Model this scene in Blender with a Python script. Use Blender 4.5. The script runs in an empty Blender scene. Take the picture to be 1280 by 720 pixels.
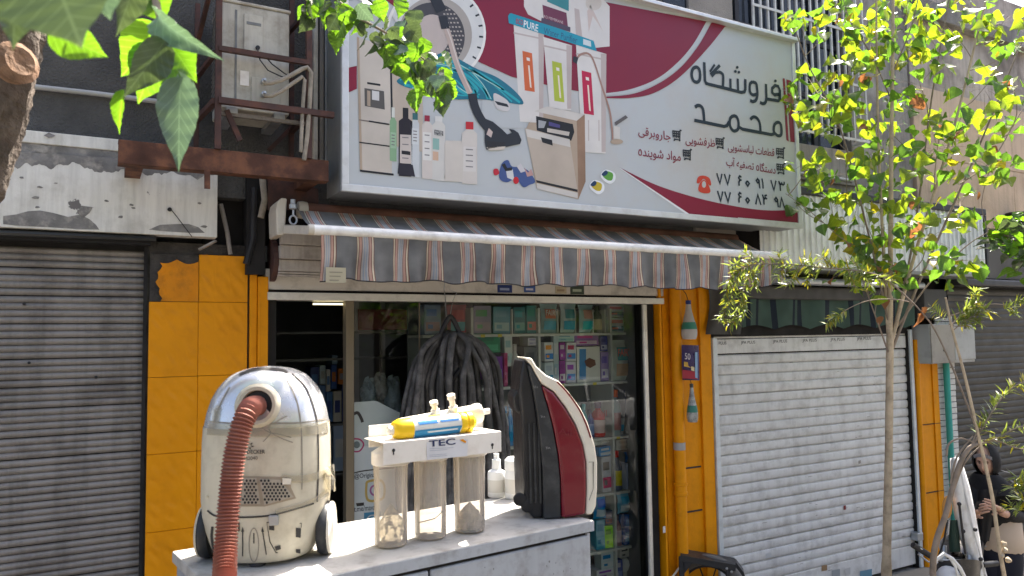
import bpy, bmesh, math, random
from mathutils import Vector, Matrix
from mathutils.bvhtree import BVHTree
random.seed(7)
R = math.radians
sc = bpy.context.scene
COL = sc.collection
V = Vector

# ------------------------------------------------------------------ camera, world, sun, exposure
YAW, PITCH, ROLL, FPX = R(29.172), R(3.739), R(-0.865), 938.64
CAM = V((0, -4.83, 2.40))
FW = V((math.sin(YAW)*math.cos(PITCH), math.cos(YAW)*math.cos(PITCH), math.sin(PITCH)))
_rt = V((math.cos(YAW), -math.sin(YAW), 0)); _up = _rt.cross(FW)
RT = _rt*math.cos(ROLL) + _up*math.sin(ROLL)
UP = -_rt*math.sin(ROLL) + _up*math.cos(ROLL)
cd = bpy.data.cameras.new('camera'); cam = bpy.data.objects.new('camera', cd); COL.objects.link(cam)
cam.matrix_world = Matrix(((RT.x, UP.x, -FW.x, CAM.x), (RT.y, UP.y, -FW.y, CAM.y), (RT.z, UP.z, -FW.z, CAM.z), (0, 0, 0, 1)))
cd.sensor_width = 36; cd.lens = FPX/1280*36; cd.clip_start = .05; cd.clip_end = 1000
cd.dof.use_dof = True; cd.dof.focus_distance = 4.2; cd.dof.aperture_fstop = 6.5
sc.camera = cam

SUN_HEAD, SUN_EL = R(60), R(57)
world = bpy.data.worlds.new('World'); sc.world = world; world.use_nodes = True
wn = world.node_tree.nodes; wl = world.node_tree.links
sky = wn.new('ShaderNodeTexSky'); sky.sky_type = 'NISHITA'; sky.sun_disc = False
sky.sun_elevation = SUN_EL; sky.sun_rotation = SUN_HEAD
sky.air_density = .7; sky.dust_density = 5.0; sky.ozone_density = .6
wl.new(sky.outputs[0], wn['Background'].inputs[0]); wn['Background'].inputs[1].default_value = .12
sl = bpy.data.lights.new('sun', 'SUN'); sl.energy = 4.6; sl.angle = R(.53); sl.color = (1, .935, .83)
so = bpy.data.objects.new('sun', sl); COL.objects.link(so)
sd = V((math.sin(SUN_HEAD)*math.cos(SUN_EL), math.cos(SUN_HEAD)*math.cos(SUN_EL), math.sin(SUN_EL)))
so.rotation_euler = sd.to_track_quat('Z', 'Y').to_euler(); so.location = (6, 6, 14)
sc.view_settings.view_transform = 'Standard'; sc.view_settings.look = 'None'
sc.view_settings.exposure = 2.1; sc.view_settings.gamma = 1

# ------------------------------------------------------------------ pixel -> place helpers (1280x720 photograph)
def ray(x, y): return FW + RT*((x-640)/FPX) + UP*((360-y)/FPX)
def PY(x, y, Y): d = ray(x, y); return CAM + d*((Y-CAM.y)/d.y)
def PZ(x, y, Z): d = ray(x, y); return CAM + d*((Z-CAM.z)/d.z)
def PD(x, y, t): return CAM + ray(x, y)*t
def zc(p): return (V(p)-CAM).dot(FW)
def lerp(a, b, t): return a + (b-a)*t

# ------------------------------------------------------------------ object helpers
WLOC = {}
def tag(o, label=None, cat=None, group=None, kind=None):
    if label: o['label'] = label
    if cat: o['category'] = cat
    if group: o['group'] = group
    if kind: o['kind'] = kind
    return o
def thing(name, loc, label, cat, group=None):
    o = bpy.data.objects.new(name, None); COL.objects.link(o); o.location = loc; o.empty_display_size = .1
    WLOC[o.name] = V(loc); return tag(o, label, cat, group)
class MB:
    def __init__(s): s.v = []; s.f = []; s.m = []; s.uv = {}
    def add(s, vs, fs, m=0):
        n = len(s.v); s.v += [V(p) for p in vs]
        for f in fs: s.f.append([i+n for i in f]); s.m.append(m)
        return s
    def box(s, x0, x1, y0, y1, z0, z1, m=0):
        return s.add([(x0,y0,z0),(x1,y0,z0),(x1,y1,z0),(x0,y1,z0),(x0,y0,z1),(x1,y0,z1),(x1,y1,z1),(x0,y1,z1)],
                     [(0,3,2,1),(4,5,6,7),(0,1,5,4),(1,2,6,5),(2,3,7,6),(3,0,4,7)], m)
    def hexa(s, a, b, m=0):        # two matching 4-point loops
        return s.add(list(a)+list(b), [(3,2,1,0),(4,5,6,7),(0,1,5,4),(1,2,6,5),(2,3,7,6),(3,0,4,7)], m)
    def bar(s, a, b, w, h=None, up=(0,0,1), m=0):
        a, b = V(a), V(b); d = (b-a).normalized(); up = V(up)
        if abs(d.dot(up)) > .97: up = V((0,1,0))
        u = d.cross(up).normalized()*(w/2); v = u.cross(d).normalized()*((h or w)/2)
        return s.hexa([a-u-v, a+u-v, a+u+v, a-u+v], [b-u-v, b+u-v, b+u+v, b-u+v], m)
    def prism(s, pts, vec, m=0):
        n = len(pts); vec = V(vec); p = [V(q) for q in pts]
        return s.add(p+[q+vec for q in p], [list(range(n))[::-1], list(range(n, 2*n))] + [(i, (i+1) % n, n+(i+1) % n, n+i) for i in range(n)], m)
    def poly(s, pts, m=0): return s.add(pts, [list(range(len(pts)))], m)
    def tube(s, pts, r, n=8, m=0, cap=True):
        pts = [V(p) for p in pts]; k = len(pts); rs = r if isinstance(r, (list, tuple)) else [r]*k
        t = (pts[1]-pts[0]).normalized(); a = V((0,0,1)) if abs(t.z) < .9 else V((1,0,0))
        u = t.cross(a).normalized(); vs = []
        for i in range(k):
            t = (pts[min(i+1, k-1)]-pts[max(i-1, 0)]).normalized()
            u = (u - t*u.dot(t)).normalized(); w = t.cross(u)
            vs += [pts[i] + (u*math.cos(6.28319*j/n) + w*math.sin(6.28319*j/n))*rs[i] for j in range(n)]
        fs = [(i*n+j, i*n+(j+1) % n, (i+1)*n+(j+1) % n, (i+1)*n+j) for i in range(k-1) for j in range(n)]
        if cap: fs += [list(range(n))[::-1], list(range((k-1)*n, k*n))]
        return s.add(vs, fs, m)
    def lathe(s, prof, n=16, c=(0,0,0), ax=(0,0,1), m=0, cap=True):   # prof: (r, h)
        c = V(c); ax = V(ax).normalized(); a = V((0,0,1)) if abs(ax.z) < .9 else V((1,0,0))
        u = ax.cross(a).normalized(); w = ax.cross(u); vs = []
        for r, h in prof: vs += [c+ax*h+(u*math.cos(6.28319*j/n)+w*math.sin(6.28319*j/n))*r for j in range(n)]
        k = len(prof)
        fs = [(i*n+j, i*n+(j+1) % n, (i+1)*n+(j+1) % n, (i+1)*n+j) for i in range(k-1) for j in range(n)]
        if cap: fs += [list(range(n))[::-1], list(range((k-1)*n, k*n))]
        return s.add(vs, fs, m)
    def grid(s, fn, nu, nv, m=0):
        n0 = len(s.v); s.v += [V(fn(i/nu, j/nv)) for j in range(nv+1) for i in range(nu+1)]
        for j in range(nv):
            for i in range(nu):
                a = n0+j*(nu+1)+i; s.f.append([a, a+1, a+nu+2, a+nu+1]); s.m.append(m)
        return s
    def ribbon(s, pts, w, nrm, m=0, closed=False):     # flat stroke of width w
        pts = [V(p) for p in pts]; nrm = V(nrm); k = len(pts); L = []; Rr = []
        for i in range(k):
            if closed: a, b = pts[i-1], pts[(i+1) % k]
            else: a, b = pts[max(i-1, 0)], pts[min(i+1, k-1)]
            t = (b-a).normalized(); o = nrm.cross(t).normalized()
            f = 1.0
            if 0 < i < k-1 or closed:
                t1 = (pts[i]-pts[i-1]).normalized(); f = 1/max(.5, abs(t1.dot(t)))
            L.append(pts[i]-o*w/2*f); Rr.append(pts[i]+o*w/2*f)
        q = k if closed else k-1
        return s.add(L+Rr, [(i, (i+1) % k, k+(i+1) % k, k+i) for i in range(q)], m)
    def build(s, name, mats, parent=None, smooth=0, bevel=0, seg=2, loc=None):
        me = bpy.data.meshes.new(name)
        xs = [min(p[i] for p in s.v) for i in range(3)]; xe = [max(p[i] for p in s.v) for i in range(3)]
        off = V(loc) if loc is not None else V(((xs[0]+xe[0])/2, (xs[1]+xe[1])/2, xs[2] if parent is None else (xs[2]+xe[2])/2))
        me.from_pydata([p-off for p in s.v], [], s.f)
        if not isinstance(mats, (list, tuple)): mats = [mats]
        for q in mats: me.materials.append(q)
        if len(mats) > 1: me.polygons.foreach_set('material_index', s.m)
        if s.uv:
            uv = me.uv_layers.new(name='UVMap')
            for lp in me.loops: uv.data[lp.index].uv = s.uv.get(lp.vertex_index, (0, 0))
        me.update()
        bm = bmesh.new(); bm.from_mesh(me); bmesh.ops.recalc_face_normals(bm, faces=bm.faces); bm.to_mesh(me); bm.free()
        if smooth:
            me.polygons.foreach_set('use_smooth', [True]*len(me.polygons)); me.set_sharp_from_angle(angle=R(smooth))
        o = bpy.data.objects.new(name, me); COL.objects.link(o); WLOC[o.name] = off
        if parent is not None: o.parent = parent; o.location = off - WLOC[parent.name]
        else: o.location = off
        if bevel:
            b = o.modifiers.new('bevel', 'BEVEL'); b.width = bevel; b.segments = seg; b.limit_method = 'ANGLE'; b.angle_limit = R(35)
        return o
def build_split(mb, name, mats, parent, **kw):       # every loose piece becomes an object of its own
    n = len(mb.v); up_ = list(range(n))
    def find(a):
        while up_[a] != a: up_[a] = up_[up_[a]]; a = up_[a]
        return a
    for f in mb.f:
        for q in f[1:]: up_[find(f[0])] = find(q)
    groups = {}
    for f in mb.f: groups.setdefault(find(f[0]), []).append(f)
    out = []
    for fs in groups.values():
        ids = sorted({i for f in fs for i in f}); ix = {v: i for i, v in enumerate(ids)}
        out.append(MB().add([mb.v[i] for i in ids], [[ix[i] for i in f] for f in fs]).build(name, mats, parent, **kw))
    return out
def dup(o, loc, parent=None, scale=None, mat4=None):
    c = o.copy(); COL.objects.link(c); c.parent = parent
    if mat4 is not None: c.matrix_basis = mat4
    else:
        c.location = V(loc) - (WLOC[parent.name] if parent is not None else V((0,0,0)))
        if scale: c.scale = scale
    return c

# ------------------------------------------------------------------ materials
def mat(name, col, rough=.6, metal=0, var=.18, vs=2.5, bump=0, bs=80, dirt=None, streak=0, peel=None, spec=.28, coat=0):
    m = bpy.data.materials.new(name); m.use_nodes = True; nt = m.node_tree; N = nt.nodes; L = nt.links
    p = N['Principled BSDF']; p.inputs['Roughness'].default_value = rough; p.inputs['Metallic'].default_value = metal
    p.inputs['Specular IOR Level'].default_value = spec; p.inputs['Coat Weight'].default_value = coat
    g = N.new('ShaderNodeNewGeometry')
    def noise(scale, det=5, stretch=None, r=.55):
        src = g.outputs['Position']
        if stretch:
            mp = N.new('ShaderNodeMapping'); mp.inputs['Scale'].default_value = stretch; L.new(src, mp.inputs[0]); src = mp.outputs[0]
        n = N.new('ShaderNodeTexNoise'); n.inputs['Scale'].default_value = scale; n.inputs['Detail'].default_value = det
        n.inputs['Roughness'].default_value = r; L.new(src, n.inputs['Vector']); return n.outputs[0]
    def rng(src, a, b, c, d):
        r = N.new('ShaderNodeMapRange'); L.new(src, r.inputs[0])
        for i, q in enumerate((a, b, c, d)): r.inputs[i+1].default_value = q
        return r.outputs[0]
    def mix(fac, a, b, mode='MIX'):
        x = N.new('ShaderNodeMix'); x.data_type = 'RGBA'; x.blend_type = mode
        for s_, q in ((0, fac), (6, a), (7, b)):
            if hasattr(q, 'links') or hasattr(q, 'is_linked'): L.new(q, x.inputs[s_])
            else: x.inputs[s_].default_value = q if s_ == 0 else (*q, 1)
        return x.outputs[2]
    lo = tuple(c*(1-var) for c in col); hi = tuple(min(1, c*(1+var)) for c in col)
    c = mix(rng(noise(vs), .3, .7, 0, 1), lo, hi)
    if dirt:
        dc, amt, ds = dirt
        c = mix(rng(noise(ds, 8, r=.65), .48, .68, 0, amt), c, dc)
    if streak:
        c = mix(rng(noise(5, 6, (3, 3, .22), .7), .45, .75, 0, streak), c, tuple(q*.35 for q in (dirt[0] if dirt else col)))
    if peel:
        pc, th, ps = peel
        c = mix(rng(noise(ps, 7, r=.6), th, th+.015, 0, 1), c, pc)
    L.new(c, p.inputs['Base Color'])
    L.new(rng(noise(vs*4), .3, .7, max(0, rough-.08), min(1, rough+.1)), p.inputs['Roughness'])
    if bump:
        b = N.new('ShaderNodeBump'); b.inputs['Strength'].default_value = min(1, bump); b.inputs['Distance'].default_value = .01*max(1, bump)
        L.new(noise(bs, 4), b.inputs['Height']); L.new(b.outputs[0], p.inputs['Normal'])
    return m
def emis(name, col, s):
    m = bpy.data.materials.new(name); m.use_nodes = True; p = m.node_tree.nodes['Principled BSDF']
    p.inputs['Base Color'].default_value = (*col, 1); p.inputs['Emission Color'].default_value = (*col, 1); p.inputs['Emission Strength'].default_value = s
    return m
def leafmat(name, col, tcol, mixf=.5, rough=.35, veins=True):
    m = bpy.data.materials.new(name); m.use_nodes = True; nt = m.node_tree; N = nt.nodes; L = nt.links
    p = N['Principled BSDF']; p.inputs['Roughness'].default_value = rough
    g = N.new('ShaderNodeNewGeometry'); n = N.new('ShaderNodeTexNoise'); n.inputs['Scale'].default_value = 9; L.new(g.outputs['Position'], n.inputs['Vector'])
    t = N.new('ShaderNodeBsdfTranslucent')
    tc = N.new('ShaderNodeTexCoord'); sx = N.new('ShaderNodeSeparateXYZ'); L.new(tc.outputs['Object'], sx.inputs[0])
    def mth(op, a, b=0.0):
        q = N.new('ShaderNodeMath'); q.operation = op
        for i, z in enumerate((a, b)):
            if isinstance(z, (int, float)): q.inputs[i].default_value = z
            else: L.new(z, q.inputs[i])
        return q.outputs[0]
    ax = mth('ABSOLUTE', sx.outputs[0])
    vein = mth('MAXIMUM', mth('LESS_THAN', ax, .012), mth('LESS_THAN', mth('FRACT', mth('MULTIPLY', mth('SUBTRACT', sx.outputs[1], mth('MULTIPLY', ax, .75)), 7.5)), .10))
    if not veins: vein = mth('MULTIPLY', vein, 0.0)
    for cc, sock in ((col, p.inputs['Base Color']), (tcol, t.inputs['Color'])):
        x = N.new('ShaderNodeMix'); x.data_type = 'RGBA'; L.new(n.outputs[0], x.inputs[0])
        x.inputs[6].default_value = (*[c*.6 for c in cc], 1); x.inputs[7].default_value = (*[min(1, c*1.35) for c in cc], 1)
        y_ = N.new('ShaderNodeMix'); y_.data_type = 'RGBA'; L.new(mth('MULTIPLY', vein, .55), y_.inputs[0]); L.new(x.outputs[2], y_.inputs[6]); y_.inputs[7].default_value = (*[min(1, c*1.7+.03) for c in cc], 1)
        L.new(y_.outputs[2], sock)
    mx = N.new('ShaderNodeMixShader'); mx.inputs[0].default_value = mixf
    L.new(p.outputs[0], mx.inputs[1]); L.new(t.outputs[0], mx.inputs[2]); L.new(mx.outputs[0], N['Material Output'].inputs[0])
    return m
def clearmat(name, tint, rough=.05, body=.12, bcol=(.6,.5,.4), ior=1.45):
    m = bpy.data.materials.new(name); m.use_nodes = True; nt = m.node_tree; N = nt.nodes; L = nt.links
    p = N['Principled BSDF']; p.inputs['Base Color'].default_value = (*bcol, 1); p.inputs['Roughness'].default_value = .4
    tr = N.new('ShaderNodeBsdfTransparent'); tr.inputs[0].default_value = (*tint, 1)
    gl = N.new('ShaderNodeBsdfGlossy'); gl.inputs['Roughness'].default_value = rough
    fr = N.new('ShaderNodeFresnel'); fr.inputs[0].default_value = ior
    a = N.new('ShaderNodeMixShader'); L.new(fr.outputs[0], a.inputs[0]); L.new(tr.outputs[0], a.inputs[1]); L.new(gl.outputs[0], a.inputs[2])
    b = N.new('ShaderNodeMixShader'); b.inputs[0].default_value = body; L.new(a.outputs[0], b.inputs[1]); L.new(p.outputs[0], b.inputs[2])
    L.new(b.outputs[0], N['Material Output'].inputs[0]); return m
_pl = {}
def paint(col, rough=.5):          # plain printed / moulded colour with slight mottling
    k = (tuple(round(c, 3) for c in col), rough)
    if k not in _pl: _pl[k] = mat('print_%d' % len(_pl), col, rough, var=.06, vs=6)
    return _pl[k]

M = {}
M['stucco'] = mat('dark_stucco', (.105,.103,.098), .95, var=.3, vs=1.6, bump=2.2, bs=70, dirt=((.05,.05,.05), .6, 3))
M['concrete'] = mat('grey_render', (.31,.285,.26), .9, var=.25, vs=2, bump=.6, bs=60, dirt=((.10,.09,.085), .7, 1.6), streak=.5)
M['pier'] = mat('beige_render', (.36,.32,.28), .95, var=.15, bump=1.2, bs=110, dirt=((.2,.18,.16), .5, 2))
M['tan'] = mat('tan_stone', (.60,.45,.33), .85, var=.14, vs=1.2, bump=.3, bs=50, dirt=((.32,.22,.15), .5, 1.5), streak=.25)
M['browncon'] = mat('brown_concrete', (.47,.40,.35), .9, var=.25, vs=1.3, bump=.5, bs=40, dirt=((.15,.12,.10), .8, 1.5), streak=.5)
M['fascia'] = mat('peeling_white_paint', (.72,.705,.65), .75, var=.08, vs=1, bump=.25, bs=30, dirt=((.36,.33,.27), .55, 3), streak=.35, peel=((.16,.15,.145), .665, 5))
M['bareband'] = mat('bare_cement', (.20,.193,.183), .9, var=.35, vs=9, bump=.5, bs=50, dirt=((.42,.39,.34), .8, 12))
M['blackgap'] = mat('gap_black', (.018,.017,.017), .85, var=.4, vs=6)  # near-black for gaps and recesses, their shade put into the colour
M['lshutter'] = mat('old_steel_shutter', (.27,.25,.23), .5, .25, var=.2, vs=1.3, dirt=((.13,.115,.105), .75, 4), streak=.45)
M['rshutter'] = mat('white_shutter_paint', (.66,.66,.655), .5, .0, var=.07, vs=2, dirt=((.36,.35,.34), .55, 7), streak=.2)
M['fshutter'] = mat('grey_brown_shutter', (.07,.067,.06), .6, .3, var=.25, vs=2, dirt=((.05,.045,.04), .6, 3))
M['guide'] = mat('white_guide', (.62,.66,.68), .45, .1, var=.08, dirt=((.3,.3,.3), .4, 8))
M['orange'] = mat('orange_paint', (.74,.285,.002), .5, 0, var=.06, vs=3, bump=.12, bs=40, dirt=((.45,.16,.003), .35, 9), streak=.12, spec=.2)
M['tile'] = mat('orange_tile', (.72,.29,.008), .38, 0, var=.10, vs=4, dirt=((.45,.17,.008), .5, 5))
M['mortar'] = mat('rough_mortar', (.055,.05,.045), .95, var=.4, vs=12, bump=1.0, bs=50)
M['rust'] = mat('rusty_steel', (.10,.045,.030), .75, .15, var=.45, vs=9, bump=.3, bs=70, dirt=((.23,.10,.05), .7, 9))
M['rustdark'] = mat('brown_painted_steel', (.075,.042,.036), .6, .2, var=.3, vs=8, dirt=((.15,.06,.04), .6, 12))
M['ac'] = mat('yellowed_ac_casing', (.50,.475,.405), .55, 0, var=.08, vs=3, dirt=((.26,.22,.17), .7, 6), streak=.4)
M['acdark'] = mat('ac_fins', (.20,.20,.19), .5, .4, var=.2, vs=20)
M['insul'] = mat('pipe_insulation', (.29,.255,.205), .9, var=.3, vs=20, bump=.4, bs=60)
M['blackpl'] = mat('black_plastic', (.022,.022,.024), .45, var=.3, vs=8)
M['steel'] = mat('galvanised', (.42,.44,.46), .4, .7, var=.15, vs=12)
M['pipegrey'] = mat('grey_conduit', (.38,.38,.37), .5, .2, var=.15)
M['profile'] = mat('brown_grey_profile', (.22,.195,.17), .5, .2, var=.15)
M['signframe'] = mat('sign_aluminium', (.66,.67,.67), .38, .35, var=.08, dirt=((.4,.38,.35), .4, 8))
M['signside'] = mat('sign_side_sheet', (.26,.27,.27), .45, .2, var=.12, vs=1.5, dirt=((.15,.14,.13), .4, 3))
M['signface'] = mat('sign_vinyl', (.50,.53,.545), .36, 0, var=.05, vs=.9, dirt=((.50,.455,.405), .7, .9))
M['signred'] = mat('sign_crimson', (.23,.016,.042), .36, 0, var=.07, vs=1)
M['awnbar'] = mat('white_bar', (.80,.79,.76), .4, .1, var=.05, dirt=((.45,.42,.38), .55, 9))
M['cream'] = mat('cream_plastic', (.56,.52,.44), .5, 0, var=.08, dirt=((.3,.26,.2), .5, 8))
M['planks'] = mat('grey_beige_slats', (.45,.41,.37), .55, .1, var=.15, vs=3, dirt=((.16,.14,.125), .6, 5), streak=.4)
M['header'] = mat('beige_header', (.60,.565,.51), .55, .1, var=.1, vs=3, dirt=((.22,.2,.18), .6, 6))
M['alu'] = mat('aluminium', (.72,.70,.65), .4, .5, var=.08, dirt=((.35,.33,.3), .4, 10))
M['doorframe'] = mat('bronze_frame', (.20,.165,.115), .45, .4, var=.15)
M['inner'] = mat('shop_inner_wall', (.17,.18,.19), .8, var=.2)  # kept dark grey, the lack of indoor light put into the colour
M['floor'] = mat('shop_floor', (.20,.19,.18), .6, var=.2)
M['shelf'] = mat('shelf_white', (.52,.54,.50), .5, var=.08)
M['glass'] = clearmat('shop_glass', (.90,.945,.93), .02, .0)
M['winglass'] = clearmat('window_glass', (.25,.3,.34), .03, .25, (.05,.07,.10))
M['cabinet'] = mat('grey_painted_steel', (.365,.39,.425), .45, .05, var=.07, vs=3, dirt=((.20,.195,.185), .6, 16), bump=.08, bs=14, streak=.18)
M['cabtop'] = mat('dusty_cabinet_top', (.43,.42,.395), .6, 0, var=.1, vs=5, dirt=((.22,.205,.18), .75, 14), bump=.1, bs=120)
M['silver'] = mat('silver_shell', (.66,.67,.68), .24, .55, var=.05, vs=4, dirt=((.55,.50,.42), .5, 7), coat=.4)
M['vcream'] = mat('yellowed_shell', (.60,.55,.425), .36, 0, var=.08, vs=4, dirt=((.36,.31,.22), .6, 9), coat=.15, streak=.12)
M['tape'] = clearmat('clear_tape', (.9,.87,.78), .15, .25, (.75,.70,.58))
M['hose'] = mat('terracotta_hose', (.27,.095,.066), .5, 0, var=.12, vs=8, dirt=((.33,.19,.15), .35, 14))
M['dustrub'] = mat('dusty_black_rubber', (.06,.058,.056), .6, 0, var=.4, vs=9, dirt=((.20,.19,.18), .8, 10))
M['redgloss'] = mat('red_gloss', (.155,.003,.014), .14, 0, var=.15, vs=5, coat=.5, dirt=((.20,.04,.045), .25, 12))
M['dkgrey'] = mat('charcoal_plastic', (.033,.035,.038), .42, 0, var=.2, vs=10, dirt=((.12,.12,.12), .4, 16))
M['ivory'] = mat('ivory_plastic', (.74,.69,.58), .35, 0, var=.06, dirt=((.55,.48,.38), .4, 9))
M['wsteel'] = mat('white_bracket', (.74,.70,.64), .4, 0, var=.06, dirt=((.5,.43,.35), .5, 9))
M['clear'] = clearmat('smoky_clear_plastic', (.97,.93,.88), .07, .26, (.92,.85,.75))
M['rock'] = mat('chalky_scale', (.52,.47,.40), .9, var=.25, vs=25, bump=.5, bs=90)
M['bark'] = mat('tree_bark', (.11,.088,.07), .9, var=.5, vs=18, bump=1.6, bs=35, dirt=((.10,.075,.06), .8, 14))
M['bark2'] = mat('smooth_pale_bark', (.52,.42,.29), .8, var=.2, vs=8, bump=.3, bs=50, dirt=((.24,.18,.12), .6, 14))
M['bark3'] = mat('grey_stem_bark', (.25,.20,.155), .85, var=.25, vs=16, bump=.4, bs=60)
M['asphalt'] = mat('asphalt', (.085,.078,.068), .9, var=.3, vs=4, bump=.6, bs=120)
M['paving'] = mat('pavement_concrete', (.25,.225,.19), .85, var=.25, vs=2, bump=.4, bs=60, dirt=((.09,.085,.08), .6, 4))
M['wbrick'] = mat('white_washed_brick', (.60,.60,.58), .8, var=.12, vs=7, bump=.4, bs=50, dirt=((.35,.33,.3), .5, 9))
M['teal'] = mat('teal_pipe', (.045,.34,.30), .45, var=.12)
M['meter'] = mat('meter_box_grey', (.40,.41,.41), .55, .2, var=.1, dirt=((.25,.24,.23), .5, 6))
M['tarp'] = mat('dark_tarp', (.085,.082,.08), .8, var=.3, vs=5)
M['corr'] = mat('white_sheet_metal', (.78,.80,.81), .45, .1, var=.06, vs=2, dirt=((.48,.47,.46), .5, 5), streak=.2)
M['greenaw'] = mat('dark_green_canvas', (.05,.085,.07), .85, var=.2, vs=6)
M['navyaw'] = mat('navy_canvas', (.012,.018,.03), .85, var=.2)
M['grillew'] = mat('white_grille_paint', (.62,.61,.58), .5, var=.1, dirt=((.35,.3,.25), .5, 12))
M['lp_yel'] = leafmat('leaf_yellow_green', (.09,.14,.02), (.33,.45,.015))
M['lp_grn'] = leafmat('leaf_green', (.05,.10,.025), (.15,.31,.02))
M['lp_yl2'] = leafmat('leaf_yellow', (.16,.15,.02), (.48,.43,.015))
M['lp_brn'] = leafmat('leaf_dry_brown', (.20,.09,.035), (.38,.15,.05), .4, .7)
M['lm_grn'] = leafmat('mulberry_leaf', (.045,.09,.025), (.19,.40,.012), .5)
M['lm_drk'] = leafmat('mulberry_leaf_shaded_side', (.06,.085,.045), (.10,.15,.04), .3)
M['lm_blu'] = leafmat('mulberry_leaf_bluish', (.13,.19,.15), (.12,.2,.09), .3, .5)  # blue-grey leaf tone, paler than the green ones
M['lo'] = leafmat('oleander_leaf', (.09,.14,.035), (.34,.42,.06), .4, veins=False)

# ================================================================== GROUND
g = MB().grid(lambda u, v: (lerp(-150, 150, u), lerp(-150, 150, v), -.135), 2, 2)
tag(g.build('road', M['asphalt']), kind='structure')
slabs = MB()
pv = MB().box(-14, 26, -3.30, .2, -.13, -.012).build('pavement', M['bareband']); tag(pv, kind='structure')
sb = None
for j in range(6):
    for i in range(34):
        x0, y0 = -3+i*.55, -3.28+j*.545
        if sb is None: sb = MB().box(0, .54, 0, .535, 0, .012).build('paving_slab', M['paving'], pv, loc=(0, 0, 0)); sb.location = V((x0, y0, -.012))-WLOC[pv.name]
        else: dup(sb, (x0, y0, -.012 + random.uniform(0, .002)), pv)
kb = MB().box(-14, 26, -3.46, -3.302, -.134, .004).build('kerb', M['concrete'], bevel=.012); tag(kb, kind='structure')

# ================================================================== SHOP BUILDING
B = thing('shop_building', (2.5, .2, 0), 'two storey shop building with dark rough render, barred upper window and open glazed shop', 'building')
X0, X1 = PY(335, 346, 0).x, PY(816, 379, 0).x              # shop opening
HZ = PY(600, 378, 0).z
SR0, SR1 = PY(888, 422, 0).x, PY(1137, 415, 0).x           # white shutter
XW0, XW1 = PY(914, 60, 0).x, PY(1062, 120, 0).x; ZW = 4.20  # barred window
MB().box(-2.6, 1.6, 0, .3, 3.28, 6.2).build('upper_wall', M['stucco'], B)
MB().box(1.6, PY(858, 10, 0).x, .002, .3, 2.82, 6.2).build('upper_wall', M['stucco'], B)
MB().box(PY(858, 10, 0).x, XW0, -.03, .3, 2.82, 6.2).build('render_pier', M['pier'], B)
MB().box(XW0, XW1, 0, .3, 2.72, ZW-.35).build('upper_wall', M['concrete'], B)
MB().box(XW0, XW1+.02, -.035, .28, ZW-.35, ZW).build('window_sill', M['concrete'], B, bevel=.01)
MB().box(XW1, 7.62, .002, .3, 2.72, 6.2).build('upper_wall', M['concrete'], B)
MB().box(XW0, XW1, .0, .3, 5.9, 6.2).build('window_lintel', M['concrete'], B)
win = thing('window', (XW0, .1, ZW), None, None); win.parent = B; win.location = V((XW0, .1, ZW))-WLOC[B.name]
del_keys = [k for k in ('label', 'category') if k in win.keys()]
wf = MB()
for t in (0, .12, .25, .5, .75, 1): wf.box(lerp(XW0, XW1, t)-.025, lerp(XW0, XW1, t)+.025, .10, .15, ZW, 5.9)
for z in (ZW+.02, 4.75, 5.3, 5.88): wf.box(XW0, XW1, .105, .145, z-.025, z+.025)
wf.build('window_frame', mat('window_frame_dark', (.035,.035,.04), .5), win)
for i, t in enumerate(((0,.12),(.12,.25),(.25,.5),(.5,.75),(.75,1))):
    MB().box(lerp(XW0, XW1, t[0])+.02, lerp(XW0, XW1, t[1])-.02, .12, .125, ZW+.03, 5.88).build('pane', M['winglass'], win)
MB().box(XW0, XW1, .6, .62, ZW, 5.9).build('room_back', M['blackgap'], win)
# window grille: bars one by one
gy = -.16
gb = MB().box(-.009, .009, -.009, .009, 0, 1.72).build('bar', M['grillew'], win, loc=(0, 0, 0)); n = 0
k = 17
for i in range(k):
    x = lerp(XW0+.12, XW1+.02, i/(k-1))
    if i == 0: gb.location = V((x, gy, ZW+.05))-WLOC[win.name]
    else: dup(gb, (x, gy, ZW+.05), win)
gr = MB()
for z in (ZW+.07, ZW+.62, ZW+1.15, ZW+1.7): gr.box(XW0+.1, XW1+.04, gy-.016, gy-.010, z-.012, z+.012)
for x in (XW0+.12, XW1+.02):
    for z in (ZW+.07, ZW+1.7): gr.box(x-.01, x+.01, gy, .002, z-.01, z+.01)
build_split(gr, 'grille_rail', M['grillew'], win)
# small window above the sign on the left of the pier
MB().box(PY(828, 5, 0).x, PY(857, 5, 0).x, -.006, .06, 4.9, 6.1).build('window', M['winglass'], B)
# shop shell
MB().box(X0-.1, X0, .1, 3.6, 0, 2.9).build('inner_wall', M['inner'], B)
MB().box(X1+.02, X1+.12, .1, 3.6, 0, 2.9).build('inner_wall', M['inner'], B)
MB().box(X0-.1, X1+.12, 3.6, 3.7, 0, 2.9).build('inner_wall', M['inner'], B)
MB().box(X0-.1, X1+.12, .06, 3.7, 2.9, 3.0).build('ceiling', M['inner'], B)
MB().box(X0, X1+.02, .02, 3.6, .0, .14).build('shop_floor', M['floor'], B)
MB().box(X0-.3, X1+.12, .3, 3.7, 3.0, 6.2).build('upper_storey', M['concrete'], B)
MB().box(X1+.12, 7.62, .3, 3.7, 2.45, 6.2).build('upper_storey', M['concrete'], B)
MB().box(-2.6, X0-.32, .3, 3.7, 3.0, 6.2).build('upper_storey', M['concrete'], B)
MB().box(-2.6, 7.62, -.05, 3.7, 6.2, 6.3).build('roof', M['concrete'], B)
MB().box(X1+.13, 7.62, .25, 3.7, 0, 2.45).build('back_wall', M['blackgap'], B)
MB().box(-2.6, X0-.11, .25, 3.7, 0, 3.0).build('back_wall', M['blackgap'], B)
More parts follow.
